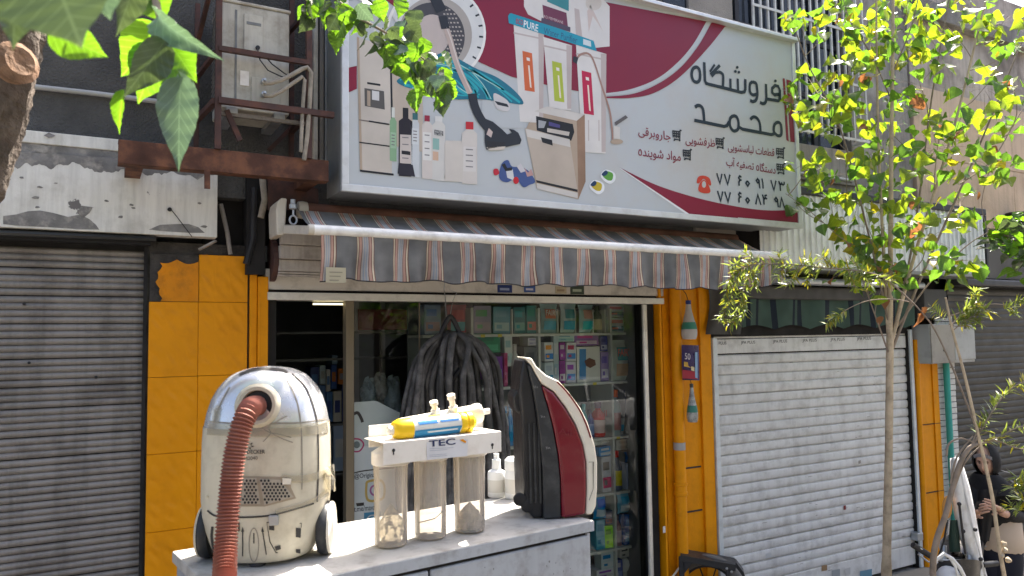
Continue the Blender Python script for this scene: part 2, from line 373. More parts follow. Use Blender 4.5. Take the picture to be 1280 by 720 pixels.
# header over the opening
zb, zt = PY(600, 366.5, 0).z, PY(600, 344, 0).z
MB().box(X0-.02, X1+.10, -.02, .2, zb, zt).build('header_beam', M['header'], B, bevel=.004)
MB().box(X0-.01, X1+.08, -.05, .1, HZ, zb-.018).build('header_strip', M['alu'], B, bevel=.003)
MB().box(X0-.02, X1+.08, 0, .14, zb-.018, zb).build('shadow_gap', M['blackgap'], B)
def sticker(x0, y0, x1, y1, col, col2, lab):
    a, b = PY(x0, y0, -.022), PY(x1, y1, -.022)
    s = MB().box(a.x, b.x, -.024, -.0205, b.z, a.z).build('sticker', paint(col), B); s['label'] = lab
    w, h = b.x-a.x, a.z-b.z
    MB().box(a.x+w*.15, b.x-w*.2, -.0255, -.0242, b.z+h*.3, b.z+h*.6).build('printed_band', paint(col2), s)
sticker(622, 356, 640, 366, (.02,.04,.16), (.3,.35,.5), 'dark blue sticker on the header beam')
sticker(655, 357, 669, 365.5, (.05,.10,.30), (.5,.5,.6), 'mid blue sticker on the header beam')
sticker(694, 358, 708, 367, (.45,.38,.26), (.3,.22,.14), 'tan sticker on the header beam')
sticker(713, 357, 730, 368, (.05,.07,.05), (.35,.4,.3), 'black and green oval sticker on the header beam')
# jambs: door post, right jamb with aluminium pole
xp = PY(436, 480, .02).x
MB().box(xp-.028, xp+.028, -.01, .06, .14, HZ).build('door_post', M['doorframe'], B, bevel=.004)
MB().box(X1-.10, X1+.02, .02, .12, .14, HZ).build('door_jamb', M['blackgap'], B)
xq = PY(808, 500, -.01).x
MB().tube([(xq, -.012, .14), (xq, -.012, HZ-.005)], .022, 12).build('aluminium_pole', M['alu'], B, smooth=40)
MB().box(X0-.002, X0+.05, -.005, .09, .14, HZ).build('door_jamb', M['blackgap'], B)
MB().poly([(xp+.03, .05, .16), (X1-.10, .05, .16), (X1-.10, .05, HZ-.002), (xp+.03, .05, HZ-.002)]).build('glass_pane', M['glass'], B)
MB().box(PY(524, 400, .046).x-.004, PY(524, 400, .046).x+.004, .04, .049, .16, HZ-.002).build('glass_joint', M['doorframe'], B)
MB().box(PY(393, 372, .06).x, PY(434, 372, .06).x, .07, .10, HZ-.022, HZ-.012).build('fluorescent_tube', emis('lit_tube', (.9,.8,.5), .7), B)

# ---- orange pillar on the left with tiles
xa, xb = PY(185.5, 420, 0).x, PY(309, 420, 0).x; xm = PY(247.5, 420, 0).x
P1 = thing('tiled_pillar', ((xa+xb)/2, .1, 0), 'orange tiled pillar between the dark roller shutter and the shop doorway', 'pillar')
MB().box(xa-.015, X0-.11, .015, .24, 0, 2.99).build('pillar_core', M['mortar'], P1)
zs = [PY(247, 318, 0).z, PY(247, 377.5, 0).z, PY(247, 470, 0).z]
ph = zs[1]-zs[2]
while zs[-1] > .3: zs.append(zs[-1]-ph)
zs[-1] = .02
def wave_tile(name, col=(.74,.285,.002)):       # glazed tile: vertical bands and rippled relief on the glaze
    m = mat(name, col, .42, 0, var=.05, vs=4, dirt=((.52,.18,.003), .35, 7), spec=.22); nt = m.node_tree; N = nt.nodes; L = nt.links
    g = N.new('ShaderNodeNewGeometry'); mp = N.new('ShaderNodeMapping'); mp.inputs['Scale'].default_value = (1, 1, 1); L.new(g.outputs['Position'], mp.inputs[0])
    sx = N.new('ShaderNodeSeparateXYZ'); L.new(mp.outputs[0], sx.inputs[0])
    def mth(op, a, b):
        q = N.new('ShaderNodeMath'); q.operation = op
        for i, z in enumerate((a, b)):
            if isinstance(z, (int, float)): q.inputs[i].default_value = z
            else: L.new(z, q.inputs[i])
        return q.outputs[0]
    band = mth('FRACT', mth('DIVIDE', mth('SUBTRACT', sx.outputs[0], xa), (xm-xa)/3), 0)
    nz = N.new('ShaderNodeTexNoise'); nz.inputs['Scale'].default_value = 7; L.new(g.outputs['Position'], nz.inputs['Vector'])
    ph_ = mth('ADD', mth('ADD', mth('MULTIPLY', sx.outputs[2], 62), mth('MULTIPLY', band, 5.5)), mth('MULTIPLY', nz.outputs[0], 7))
    env = mth('SINE', mth('MULTIPLY', band, math.pi), 0)
    big = mth('ABSOLUTE', mth('SINE', mth('MULTIPLY', mth('SUBTRACT', sx.outputs[2], zs[1]), math.pi/ph*2), 0), 0)
    h = mth('MULTIPLY', mth('MULTIPLY', mth('SINE', ph_, 0), env), mth('ADD', mth('MULTIPLY', big, .8), .2))
    groove = mth('MULTIPLY', mth('LESS_THAN', band, .035), -2.0)
    bp = N.new('ShaderNodeBump'); bp.inputs['Strength'].default_value = .5; bp.inputs['Distance'].default_value = .007
    L.new(mth('ADD', h, groove), bp.inputs['Height']); L.new(bp.outputs[0], N['Principled BSDF'].inputs['Normal']); return m
M['wtile'] = wave_tile('wavy_orange_tile')
for i in range(len(zs)-1):
    for a, b in ((xa, xm), (xm, xb)):
        z0, z1 = zs[i+1]+.0012, zs[i]-.0012
        if i == 0 and a == xa:      # broken top left tile, replaced by lumpy mortar painted orange
            t = MB().grid(lambda u, v: (lerp(a+.050+.008*math.sin(v*23)+.012*math.sin(v*7+1), b-.002, u), -.010+.005*math.sin(u*17+v*9)*math.sin(v*13+2) - .003*math.sin(u*31)*math.sin(v*29), lerp(z0, z1-.035-.025*abs(math.sin(u*5+1)), v)), 14, 12)
            t.build('tile', mat('orange_lumpy_mortar', (.68,.24,.003), .6, var=.2, bump=.5, bs=40, dirt=((.3,.12,.01), .6, 8)), P1, smooth=60)['label'] = 'broken tile patched with lumpy orange mortar'
            MB().box(a+.003, b-.003, .002, .02, z0, z1-.004).build('mortar_bed', M['mortar'], P1)
            continue
        MB().box(a+.0008, b-.0008, -.006+random.uniform(-.0015, .0015), .02, z0, z1).build('tile', M['wtile'], P1, bevel=.002, seg=1)
J1 = thing('door_jamb_cover', ((xb+X0)/2, -.02, 0), 'narrow orange metal jamb cover left of the shop doorway', 'door jamb')
zj = PY(322, 346, 0).z
MB().box(xb+.012, xb+.055, -.012, .1, 0, zj+.03).build('back_strip', M['orange'], J1, bevel=.003)
MB().box(xb+.058, X0-.004, -.035, .1, 0, zj).build('front_strip', M['orange'], J1, bevel=.004)
MB().box(xb+.066, X0-.05, -.0375, -.034, .02, zj-.01).build('pressed_rib', M['orange'], J1, bevel=.001)

# ---- left dark roller shutter, slats one by one
LS = thing('roller_shutter', (-.9, .06, 0), 'closed dark grey roller shutter with narrow grimy slats on the left', 'roller shutter')
pit = .0385; ztop = PY(90, 303, .05).z; prof = [(0,0),(-.006,.004),(-.013,.012),(-.014,.02),(-.011,.029),(-.004,.034),(0,.0365)]
def slat_mesh(x0, x1, prof, y):
    m = MB(); k = len(prof)
    m.add([(x0, y+p[0], p[1]) for p in prof]+[(x1, y+p[0], p[1]) for p in prof], [(i, i+1, k+i+1, k+i) for i in range(k-1)]); return m
sl0 = slat_mesh(-2.6, xa-.02, prof, .05).build('slat', M['lshutter'], LS, smooth=50, loc=(0, 0, 0)); nS = int((ztop-.06)/pit)
for i in range(nS):
    z = .05+i*pit
    if i == 0: sl0.location = V((0, 0, z))-WLOC[LS.name]
    else:
        c_ = dup(sl0, (random.uniform(-.004, .004), random.uniform(-.002, .002), z), LS); c_.rotation_euler = (random.uniform(-.05, .05), random.uniform(-.0008, .0008), random.uniform(-.0015, .0015))
MB().box(-2.6, xa-.02, .053, .06, .05, ztop+.05).build('shutter_backing', M['blackgap'], LS)
MB().box(-2.6, xa-.02, .02, .10, 0, .05).build('bottom_rail', M['lshutter'], LS, bevel=.005)
MB().box(xa-.028, xa-.012, .0, .1, 0, ztop+.02).build('side_guide', M['blackgap'], LS)
bo = MB()
for x, z in ((-.33, 2.62), (-.30, 2.30), (.02, 2.21)): bo.lathe([(.008, 0), (.008, .012), (0, .014)], 8, (x, .036, z), (0,-1,0))
build_split(bo, 'bolt', M['blackpl'], LS)

# ---- peeling fascia board over it
yf = -.10
fx1 = PY(272, 240, yf).x
FA = thing('shop_fascia', ((fx1-2.6)/2, 0, PY(100, 290, yf).z), 'old white fascia board with peeling paint above the dark shutter', 'fascia')
f0, f1 = PY(100, 203, yf).z, PY(100, 184, yf).z
zb_, zt_ = PY(150, 291, yf).z, PY(150, 174, yf).z
MB().box(-2.6, fx1, yf, -.002, zb_, f0).build('lower_panel', M['fascia'], FA, bevel=.004)
MB().box(-2.6, fx1-.004, yf+.012, -.002, f0, f1).build('bare_cement_band', M['bareband'], FA)
MB().box(-2.6, fx1-.002, yf+.004, -.002, f1, zt_).build('upper_panel', M['fascia'], FA, bevel=.004)
def blob(pts, Y, name, m, par, lab=None):       # a patch where the paint has come off
    o = MB().prism([PY(x, y, Y) for x, y in pts], (0, .003, 0)).build(name, m, par)
    if lab: o['label'] = lab
blob([(4,270),(20,268),(35,264),(50,263),(66,266),(85,271),(100,268),(112,274),(120,281),(124,287),(100,286.5),(60,284),(20,282),(4,280)], yf-.0015, 'bare_patch', M['bareband'], FA)
blob([(186,287),(200,281),(220,280),(236,280),(248,284),(256,291),(236,291),(205,289)], yf-.0015, 'bare_patch', M['bareband'], FA)
blob([(98,263),(102,257),(116,259),(112,266),(106,271),(99,270)], yf-.0025, 'bare_patch', M['bareband'], FA)
ch = MB()
for x, y, s in ((45,247,3),(10,224,3),(27,222,2),(70,229,1.5),(50,234,2),(46,259,2),(133,251,2),(164,256,2),(167,260,2),(151,271,2.5),(250,254,2),(255,283,3),(62,169,4),(55,187,6),(180,208,5),(215,206,4)):
    q = PY(x, y, yf-.002); r = s*.0045
    ch.poly([q+V((math.cos(a)*r*random.uniform(.7, 1.8), 0, math.sin(a)*r*random.uniform(.5, .9))) for a in [j*6.283/7 for j in range(7)]])
build_split(ch, 'paint_chip', M['bareband'], FA)
jag = MB(); xs_ = [-20+i*3 for i in range(97)]            # ragged lower edge of the bare band
jag.poly([PY(x, 188+x*.066, yf-.001) for x in xs_] + [PY(x, 206+x*.055+2.6*math.sin(x*.11)+1.8*math.sin(x*.31+1)+random.uniform(-1.6, 1.6)-(6 if 60 < x < 110 else 0)*math.sin((x-60)*.063), yf-.001) for x in xs_[::-1]])
jag.build('bare_patch', M['bareband'], FA)
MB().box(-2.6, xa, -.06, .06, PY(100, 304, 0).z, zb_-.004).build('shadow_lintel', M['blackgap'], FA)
MB().tube([PY(0, 291, -.07), PY(195, 299, -.07)], .018, 8).build('shutter_axle', mat('dark_axle', (.05,.05,.05), .4, .6), FA, smooth=40)
# thin black wire with a round rubber cap
wr = MB().tube([PY(214, 262, yf-.01), PY(222, 272, yf-.012), PY(240, 296, yf-.012)], .0025, 6)
wr.lathe([(.012, 0), (.012, .008), (0, .01)], 10, PY(212, 262, yf-.001), (0,-1,0))
tag(wr.build('wire', M['blackpl']), 'thin black wire hanging from a round cap on the white fascia', 'wire')
br = MB().bar(PY(249, 312, -.05), PY(270, 301, -.1), .02, .012)
tag(br.build('bracket', M['concrete']), 'short pale stub bracket under the right end of the white fascia', 'bracket')
# conduit on the dark render
tag(MB().tube([PY(20, 106, -.025), PY(120, 117, -.025), PY(245, 133, -.025)], .015, 10).build('conduit_pipe', M['pipegrey'], smooth=40), 'thin grey conduit running along the dark render at upper left', 'pipe')

# ---- dark recess and pipes between fascia and sign
xr0, xr1 = PY(300, 280, 0).x, X0
RC = thing('service_recess', ((fx1+X0)/2, .1, 2.8), 'dark recess full of pipes between white fascia and awning', 'recess')
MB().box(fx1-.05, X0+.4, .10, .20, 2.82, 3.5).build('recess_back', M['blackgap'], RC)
MB().box(xr0+.03, X0-.03, -.06, .10, zj+.01, 3.45).build('black_post', M['blackgap'], RC)
MB().tube([PY(276, 255, -.02), PY(284, 290, -.03), PY(288, 318, -.02)], .013, 8).build('grey_pipe', M['concrete'], RC, smooth=40)
MB().tube([PY(328, 222, -.1), PY(331, 250, -.1), PY(326, 272, -.1)], .02, 10).build('insulated_pipe', M['insul'], RC, smooth=40)
MB().tube([PY(318, 235, -.06), PY(316, 300, -.06), PY(308, 330, -.06)], .022, 8).build('black_hose', M['blackpl'], RC, smooth=40)
MB().prism([PY(335, 218, -.12), PY(398, 236, -.12), PY(398, 262, -.12), PY(335, 262, -.12)], (0, .02, 0)).build('rusty_plate', M['rustdark'], RC)
for x, w, k in ((391, .028, 'cream'), (398.5, .026, 'profile'), (404.5, .022, 'signside')):
    a = PY(x+3, 0, -.18)
    MB().box(a.x-w/2, a.x+w/2, -.2, -.16, 3.5, 5.6).build('downpipe', M[k], RC, bevel=.004)

# ---- AC unit with rusty cage and beam
ya = -.50
RB = thing('steel_beam', (PY(280, 200, ya).x, ya, PY(280, 220, ya).z), 'rusty steel channel beam carrying the air conditioner cage', 'beam')
b0, b1 = PY(148, 168, ya), PY(411, 206, ya); bz = PY(148, 193, ya).z
zB = (b0.z+b1.z)/2
be = MB().box(b0.x, b1.x, ya, ya+.006, zB-.125, zB).box(b0.x, b1.x, ya+.006, ya+.09, zB-.007, zB).box(b0.x, b1.x, ya+.006, ya+.09, zB-.125, zB-.118)
be.build('channel', M['rust'], RB, bevel=.002)
MB().bar(PY(259, 212, ya-.008), PY(259, 236, ya-.008), .03, .008, (0,1,0)).build('hanging_tab', M['rust'], RB)
for px in (170, 395):
    q = PY(px, 185, ya); MB().box(q.x-.04, q.x+.04, ya+.09, .0, zB-.12, zB-.03).build('cantilever', M['rust'], RB)
CG = thing('metal_cage', (PY(320, 160, ya).x, ya, zB), 'brown steel cage holding the air conditioner on the wall', 'cage')
def cb(p, q, w=.028): MB().bar(p, q, w).build('cage_bar', M['rustdark'], CG)
yb = -.06
xl, xr = PY(273, 80, ya).x, PY(386, 100, ya).x
zlo, zmid, zhi = PY(330, 134, ya).z, PY(330, 71, ya).z, PY(273, -70, ya).z
cb((xl, ya, zB), (xl, ya, zhi), .032); cb((xr, ya, zB), (xr, ya, zhi), .032)
cb((xl, ya-.017, zmid), (xr, ya-.017, zmid)); cb((xl, ya-.018, zlo), (PY(416, 152, ya).x, ya-.018, zlo), .034)
xlb = PY(246, 90, yb).x
cb((xlb, yb, zB-.05), (xlb, yb, PY(246, 5, yb).z)); cb((xr, yb, zB), (xr, yb, zhi))
cb((xl-.015, ya, zmid-.02), (xlb, yb, zmid-.03), .024); cb((xl-.015, ya, zlo), (xlb, yb, zlo), .03); cb((xr, ya+.016, zlo), (xr, yb, zlo), .03)
cb((xl-.01, ya+.03, zhi-.1), (xlb, yb-.03, PY(252, 55, yb).z), .024)
cb((xr+.02, ya+.03, PY(400, 10, ya).z), (xr-.05, yb, PY(372, 50, yb).z), .024)
cb(PY(300, 176, ya+.05), PY(283, 138, ya+.05), .028); cb(PY(336, 188, yb), PY(372, 152, yb), .026)
AC = thing('air_conditioner', ((xl+xr)/2, -.25, zlo), 'weathered beige outdoor air conditioner unit inside the rusty cage', 'air conditioner')
ax0, ax1 = PY(276, 80, -.44).x, PY(362, 80, -.44).x; az0, az1 = PY(316, 139, -.44).z, PY(320, 9, -.44).z
MB().box(ax0, ax1, -.44, -.10, az0, az1).build('casing', M['ac'], AC, bevel=.012)
MB().box(ax0-.006, ax1+.006, -.446, -.094, az1, az1+.018).build('top_cover', M['ac'], AC, bevel=.006)
sidef = MB()
for i in range(22): sidef.box(ax0-.008, ax0-.0005, -.42, -.12, az0+.06+i*.028, az0+.072+i*.028)
sidef.build('side_grille', M['acdark'], AC)
def acp(x0, y0, x1, y1, d, name, k, bev=.003):
    a, b = PY(x0, y0, -.441), PY(x1, y1, -.441); return MB().box(a.x, b.x, -.441-d, -.4405, min(a.z, b.z), max(a.z, b.z)).build(name, M[k], AC, bevel=bev)
acp(305, 17, 328, 66, .008, 'terminal_cover', 'ac'); acp(308, 27, 326, 34, .010, 'vent_slot', 'acdark', .001)
acp(294, 12, 295.5, 130, .003, 'panel_seam', 'acdark', 0); acp(300, 88, 311, 108, .004, 'data_plate', 'wsteel', .001)
acp(314, 96, 350, 133, .007, 'valve_plate', 'ac')
MB().lathe([(.012, 0), (.012, .012), (0, .014)], 12, PY(322, 60, -.449), (0,-1,0)).build('cable_gland', M['blackpl'], AC)
vv = MB()
for x, y in ((328, 104), (328, 120)): vv.lathe([(.012, 0), (.014, .02), (.014, .05), (.007, .055), (.007, .08)], 10, PY(x, y, -.448), (0,-1,0))
build_split(vv, 'service_valve', M['steel'], AC, smooth=40)
pa = lambda x, y, d=0: PY(x, y, -.52-d)
MB().tube([pa(330,104,-.02), pa(338,104), pa(352,100), pa(364,94), pa(378,86), pa(384,84), pa(389,90), pa(387,130), pa(384,170), pa(380,200)], .013, 10).build('insulated_pipe', M['insul'], AC, smooth=40)
MB().tube([pa(330,120,-.02), pa(340,120), pa(352,114), pa(366,104), pa(378,96), pa(381,100), pa(378,140), pa(376,190)], .011, 10).build('insulated_pipe', M['insul'], AC, smooth=40)
MB().tube([pa(322,61,-.05), pa(325,75), pa(335,88), pa(350,95), pa(360,98)], .004, 6).tube([pa(328,66,-.05), pa(340,80), pa(356,92), pa(366,98)], .004, 6).build('cable', M['blackpl'], AC, smooth=40)
un = MB().box(ax0+.03, ax0+.09, -.46, -.08, az0-.03, az0-.001).box(ax1-.09, ax1-.03, -.46, -.08, az0-.03, az0-.001)
build_split(un, 'foot_rail', M['steel'], AC)
MB().bar((xl, -.44, zlo-.05), (xr, -.44, zlo-.05), .03, .02).build('support_angle', M['concrete'], CG)

# ================================================================== AWNING
def striped(name, period, x0, dim=1.0):
    m = bpy.data.materials.new(name); m.use_nodes = True; nt = m.node_tree; N = nt.nodes; L = nt.links
    p = N['Principled BSDF']; p.inputs['Roughness'].default_value = .8
    uv = N.new('ShaderNodeUVMap'); s = N.new('ShaderNodeSeparateXYZ'); L.new(uv.outputs[0], s.inputs[0])
    f = N.new('ShaderNodeMath'); f.operation = 'FRACT'; L.new(s.outputs[0], f.inputs[0])
    r = N.new('ShaderNodeValToRGB'); r.color_ramp.interpolation = 'CONSTANT'; L.new(f.outputs[0], r.inputs[0])
    gy_, cr, br, pk, bl, lg = [tuple(min(.7, q*dim) for q in c_) for c_ in ( (.150,.148,.143), (.58,.50,.37), (.17,.075,.05), (.46,.28,.22), (.29,.32,.36), (.42,.385,.35))]
    st = [(0,br),(.015,cr),(.05,br),(.07,pk),(.13,br),(.145,lg),(.19,bl),(.22,lg),(.25,bl),(.28,lg),(.31,br),(.325,pk),(.385,br),(.405,cr),(.445,br),(.465,gy_)]
    e = r.color_ramp.elements; e[0].position = 0; e[0].color = (*st[0][1], 1); e[1].position = st[1][0]; e[1].color = (*st[1][1], 1)
    for q, c in st[2:]: x = e.new(q); x.color = (*c, 1)
    g = N.new('ShaderNodeNewGeometry'); n = N.new('ShaderNodeTexNoise'); n.inputs['Scale'].default_value = 6; n.inputs['Detail'].default_value = 7; L.new(g.outputs['Position'], n.inputs['Vector'])
    mr = N.new('ShaderNodeMapRange'); L.new(n.outputs[0], mr.inputs[0]); mr.inputs[1].default_value = .35; mr.inputs[2].default_value = .7; mr.inputs[3].default_value = 1.1; mr.inputs[4].default_value = .55
    x = N.new('ShaderNodeMix'); x.data_type = 'RGBA'; x.blend_type = 'MULTIPLY'; x.inputs[0].default_value = 1; L.new(r.outputs[0], x.inputs[6]); L.new(mr.outputs[0], x.inputs[7])
    L.new(x.outputs[2], p.inputs['Base Color']); return m
YB = -.72
ba, bb = PY(388, 287, YB), PY(974, 320, YB)
AW = thing('awning', ((ba.x+bb.x)/2, YB/2, ba.z), 'grey awning with cream and pink stripes and scalloped valance over the shop', 'awning')
PER = .214; ux0 = PY(445, 320, YB).x
M['stripe'] = striped('striped_canvas', PER, ux0); M['stripe2'] = striped('lightened_striped_canvas', PER, ux0, 1.5)  # canopy stripes lighter: sun fading, plus brightening against the shade they lie in
rz = PY(400, 258, -.22).z; xe = PY(981, 320, YB).x
def canopy(u, v):
    x = lerp(ba.x+.04, xe, u); y = lerp(YB+.02, -.20, v); z = lerp(ba.z+.01, rz, v) - .035*math.sin(math.pi*v)
    return (x, y, z)
cm = MB().grid(canopy, 60, 8)
for i, p in enumerate(cm.v): cm.uv[i] = ((p.x-ux0)/PER + (p.y-YB)*-.25, 0)
cm.build('canopy', M['stripe2'], AW, smooth=80)
NV = 300
def valance(u, v):
    x = lerp(ba.x+.055, xe, u); ph = (x-ba.x)*6.283/.43
    wob = .020*math.sin(ph*2.0+.6)*v + .016*math.sin(ph*3.1+2)*v + .012*math.sin(ph*.73+1)*v
    h = .262 + .006*math.sin(ph*1.0+1.3) + .006*math.sin(ph*1.63) + .003*math.sin(ph*.37)
    if u > .86: h -= (u-.86)*.32 + .05*math.sin((u-.86)*22)*(u-.86)*7*.5
    return (x + .008*math.sin(ph*2+v*2)*v, YB-.012+wob, ba.z-.012-h*v)
vm = MB().grid(valance, NV, 8); n0 = len(vm.v)
for i, p in enumerate(vm.v): vm.uv[i] = ((lerp(ba.x+.055, xe, (i % (NV+1))/NV)-ux0)/PER + .012*math.sin(i//(NV+1)*.8+p.x*7), 0)
vm.build('valance', M['stripe'], AW, smooth=80)
hem = MB().tube([valance(i/NV, 1) for i in range(NV+1)], .0035, 5); hem.build('hem', paint((.03,.03,.032), .8), AW, smooth=60)
lb = MB(); q0, q1 = PY(407, 334, YB-.03), PY(432, 356, YB-.03)
lb.box(q0.x, q1.x, YB-.036, YB-.03, q1.z+.01, q0.z-.0); lab = lb.build('care_label', paint((.42,.38,.27)), AW); lab['label'] = 'small yellowed cloth label at the left end of the valance'
lt = MB()
for k in range(3): lt.box(q0.x+.02, q1.x-.02-.01*k, YB-.0375, YB-.0365, q0.z-.03-.022*k, q0.z-.024-.022*k)
lt.build('faded_print', paint((.25,.23,.17)), lab)
MB().tube([(ba.x-.005, YB, ba.z), (ba.x+.01, YB, ba.z), (xe, YB, ba.z)], .030, 14).build('front_bar', M['awnbar'], AW, smooth=40)
MB().lathe([(.0, -.012), (.026, -.010), (.031, 0), (.031, .02)], 14, (ba.x-.004, YB, ba.z), (1,0,0)).build('bar_end_cap', M['cream'], AW, smooth=40)
xr_ = PY(372, 262, -.24).x; rzz = PY(380, 262, -.24).z
MB().tube([(xr_+.05, -.22, rzz), (xe-.02, -.22, rzz)], .045, 14).build('roller_tube', M['stripe'], AW, smooth=40)
MB().lathe([(.02,0),(.05,.005),(.055,.03),(.05,.06)], 14, (xr_+.0, -.22, rzz), (1,0,0)).build('roller_end', M['cream'], AW, smooth=40)
e0 = PY(352, 270, -.34)
pts = [PY(x, y, -.34) for x, y in ((346,294),(345,262),(347,252),(352,247),(359,248),(358,262),(356,294))]
MB().prism(pts, (0, .22, 0)).build('end_bracket', M['cream'], AW, bevel=.008)
MB().bar(PY(357, 287, -.34), (ba.x+.02, YB+.03, ba.z), .032, .05).build('arm', M['cream'], AW, bevel=.004)
MB().bar((xe-.25, -.2, rzz-.1), (xe-.15, YB+.03, ba.z), .032, .05).build('arm', M['cream'], AW, bevel=.004)
cr = MB().lathe([(.012,0),(.022,.006),(.022,.03),(.015,.036),(.015,.06)], 12, PY(366, 262, -.37), (0,0,1))
c0 = PY(366.5, 275, -.37)
cr.tube([c0+V((.021*math.cos(a), 0, .026*math.sin(a))) for a in [i*6.2832/14 for i in range(15)]], .006, 6).tube([c0+V((0,0,.024)), c0+V((0,0,.06))], .006, 6)
cr.build('crank_eye', M['steel'], AW, smooth=40)
# rolled up shutter of the shop, behind the awning
RSH = thing('rolled_shutter', ((X0+X1)/2, -.1, zt), 'rolled up beige shutter box of horizontal slats behind the awning', 'shutter box')
zz = [PY(370, y, -.12).z for y in (346, 343, 340, 325, 308, 293, 283)]
for i in range(len(zz)-1):
    y = -.10 - .10*math.sin(min(1, (zz[i]-zz[0])/(zz[-1]-zz[0])+.15)*1.9)
    MB().box(X0+.035, X1+.0, y, y+.05, zz[i]+.0015, zz[i+1]-.0015).build('slat', M['planks'], RSH, bevel=.003, seg=1)
MB().lathe([(.0,0),(.13,0),(.13,.03),(.0,.03)], 20, (X0+.006, -.02, zz[3]), (1,0,0)).build('drum_end', M['rustdark'], RSH)
MB().box(X0+.04, X1, -.015, .05, zz[0]-.02, zz[-1]+.15).build('box_back', M['blackgap'], RSH)

# ================================================================== SIGN
YS = -.55
s0, s1 = PY(431, 233, YS), PY(1000, 284, YS); szb = (s0.z+s1.z)/2; szt = PY(992, 53, YS).z
SG = thing('shop_sign', ((s0.x+s1.x)/2, YS+.17, szb), 'large rectangular shop sign board with crimson swoosh, appliances and Persian lettering', 'sign')
MB().box(s0.x-.012, s1.x+.012, YS+.012, -.20, szb-.012, szt+.012).build('sign_box', M['signside'], SG, bevel=.004)
MB().box(s0.x, s1.x, YS+.002, YS+.011, szb, szt).build('sign_face', M['signface'], SG)
t = .022
MB().box(s0.x-.020, s1.x+.020, YS-.012, YS+.02, szb-.022, szb+t).build('frame_rail', M['signframe'], SG, bevel=.003)
MB().box(s0.x-.024, s1.x+.024, YS-.055, YS+.02, szt-.008, szt+.02).build('frame_rail', M['signframe'], SG, bevel=.003)
MB().box(s0.x-.019, s0.x+t, YS-.011, YS+.02, szb+t, szt-.008).build('frame_stile', M['signframe'], SG, bevel=.003)
MB().box(s1.x-t, s1.x+.019, YS-.011, YS+.02, szb+t, szt-.008).build('frame_stile', M['signframe'], SG, bevel=.003)
xj = PY(921, 275, YS).x
MB().box(xj, s1.x+.021, YS-.0145, YS-.0125, szb-.020, szb+t+.004).build('frame_splice', M['signframe'], SG)
wst = MB().bar((s0.x+.5, -.2, szt-.2), (s0.x+.5, .02, szt+.1), .04).bar((s1.x-.5, -.2, szt-.2), (s1.x-.5, .02, szt+.1), .04).bar((s0.x+.8, -.2, szb+.1), (s0.x+.8, .0, szb+.1), .05).bar((s1.x-.5, -.2, szb+.1), (s1.x-.5, .0, szb+.1), .05)
build_split(wst, 'wall_strut', M['rustdark'], SG)
SXL, SXR = s0.x+t+.001, s1.x-t-.001
NRM = V((0, -1, 0))
def sp(x, y, k):          # a point on the vinyl, layer k
    p = PY(x, y, YS-.0003*k); p.x = min(max(p.x, SXL), SXR); p.z = min(max(p.z, szb+t), szt-.009); return p
def clipz(): return PY(700, -400, YS).z
def spoly(pts, k, m, name='print', par=None): return MB().poly([sp(x, y, k) for x, y in pts]).build(name, m, par or SG)
def spl(pts, n=8, closed=False):           # Catmull-Rom through pixel points
    out = []; k = len(pts)
    for i in range(k if closed else k-1):
        g_ = (lambda j: pts[j % k]) if closed else (lambda j: pts[min(max(j, 0), k-1)])
        a, b, c, d = g_(i-1), g_(i), g_(i+1), g_(i+2)
        for j in range(n):
            s_ = j/n
            out.append(tuple(.5*((2*b[q])+(-a[q]+c[q])*s_+(2*a[q]-5*b[q]+4*c[q]-d[q])*s_*s_+(-a[q]+3*b[q]-3*c[q]+d[q])*s_**3) for q in (0, 1)))
    if not closed: out.append(tuple(pts[-1]))
    return out
def stroke(mb, pts, w, k, closed=False, smooth=True):
    q = spl(pts, 6, closed) if smooth else pts
    mb.ribbon([sp(x, y, k) for x, y in q], w, NRM, closed=closed); return mb
red = M['signred']; wh = M['signface']
# crimson field
arc = spl([(762,118),(790,113),(820,101),(845,82),(866,58),(884,26),(888,19)])
spoly([(431,-60)] + [(431,0),(470,-4),(480,-2),(560,60),(640,96),(700,110),(735,116)] + arc, 1, red, 'crimson_field')
a1 = spl([(752,121),(790,117.5),(822,105),(850,85),(873,57),(890,27),(894,21)]); a2 = spl([(755,122.6),(788,122.4),(818,116),(850,96),(885,60),(908,31),(912,27)])
spoly(a1 + a2[::-1], 1.5, red, 'crimson_stripe')
gap1 = spl([(735,117),(762,116),(790,111),(820,99),(845,80),(866,56),(884,25),(887,19)]); gap2 = spl([(735,120),(762,119),(790,116),(822,103.5),(850,83.5),(873,55.5),(890,26),(894,20)])
spoly(gap1+gap2[::-1], 2, wh, 'white_stripe')
spoly([(431,0),(431,82.5),(446,85),(446,0)][:0] or [(432,84),(446,82.5),(446,111),(432,115)], 1, red, 'crimson_band')
spoly([(432,0),(447,0),(475,10),(473,-10),(447,-30),(432,-30)], 2, wh, 'white_corner')
spoly([(470,-40),(560,-40),(640,40),(610,96),(652,100),(652,84),(560,84),(500,40)][:0] or [(430,-8),(446,-8),(446,82),(431,83.5)], 2, wh, 'white_panel')
spoly(spl([(776,210),(820,231),(870,247),(920,258),(960,263),(999,262)])+[(1001,281),(862,270)], 1, red, 'crimson_swoosh')
spoly([(776,210.5),(862,270),(857,270),(774,210)], 2, paint((.80,.80,.80)), 'white_edge')
spoly([(978.5,98),(981,98),(986,177),(983,175)], 1, red, 'crimson_bar'); spoly([(983,99),(989,101),(994,178),(988,177)], 1, red, 'crimson_bar')
white2 = [(560,40),(606,84),(648,98),(655,100),(660,180),(500,180),(500,100)]
spoly([(606,85),(650,100),(655,160),(600,160)], 2, wh, 'white_panel')
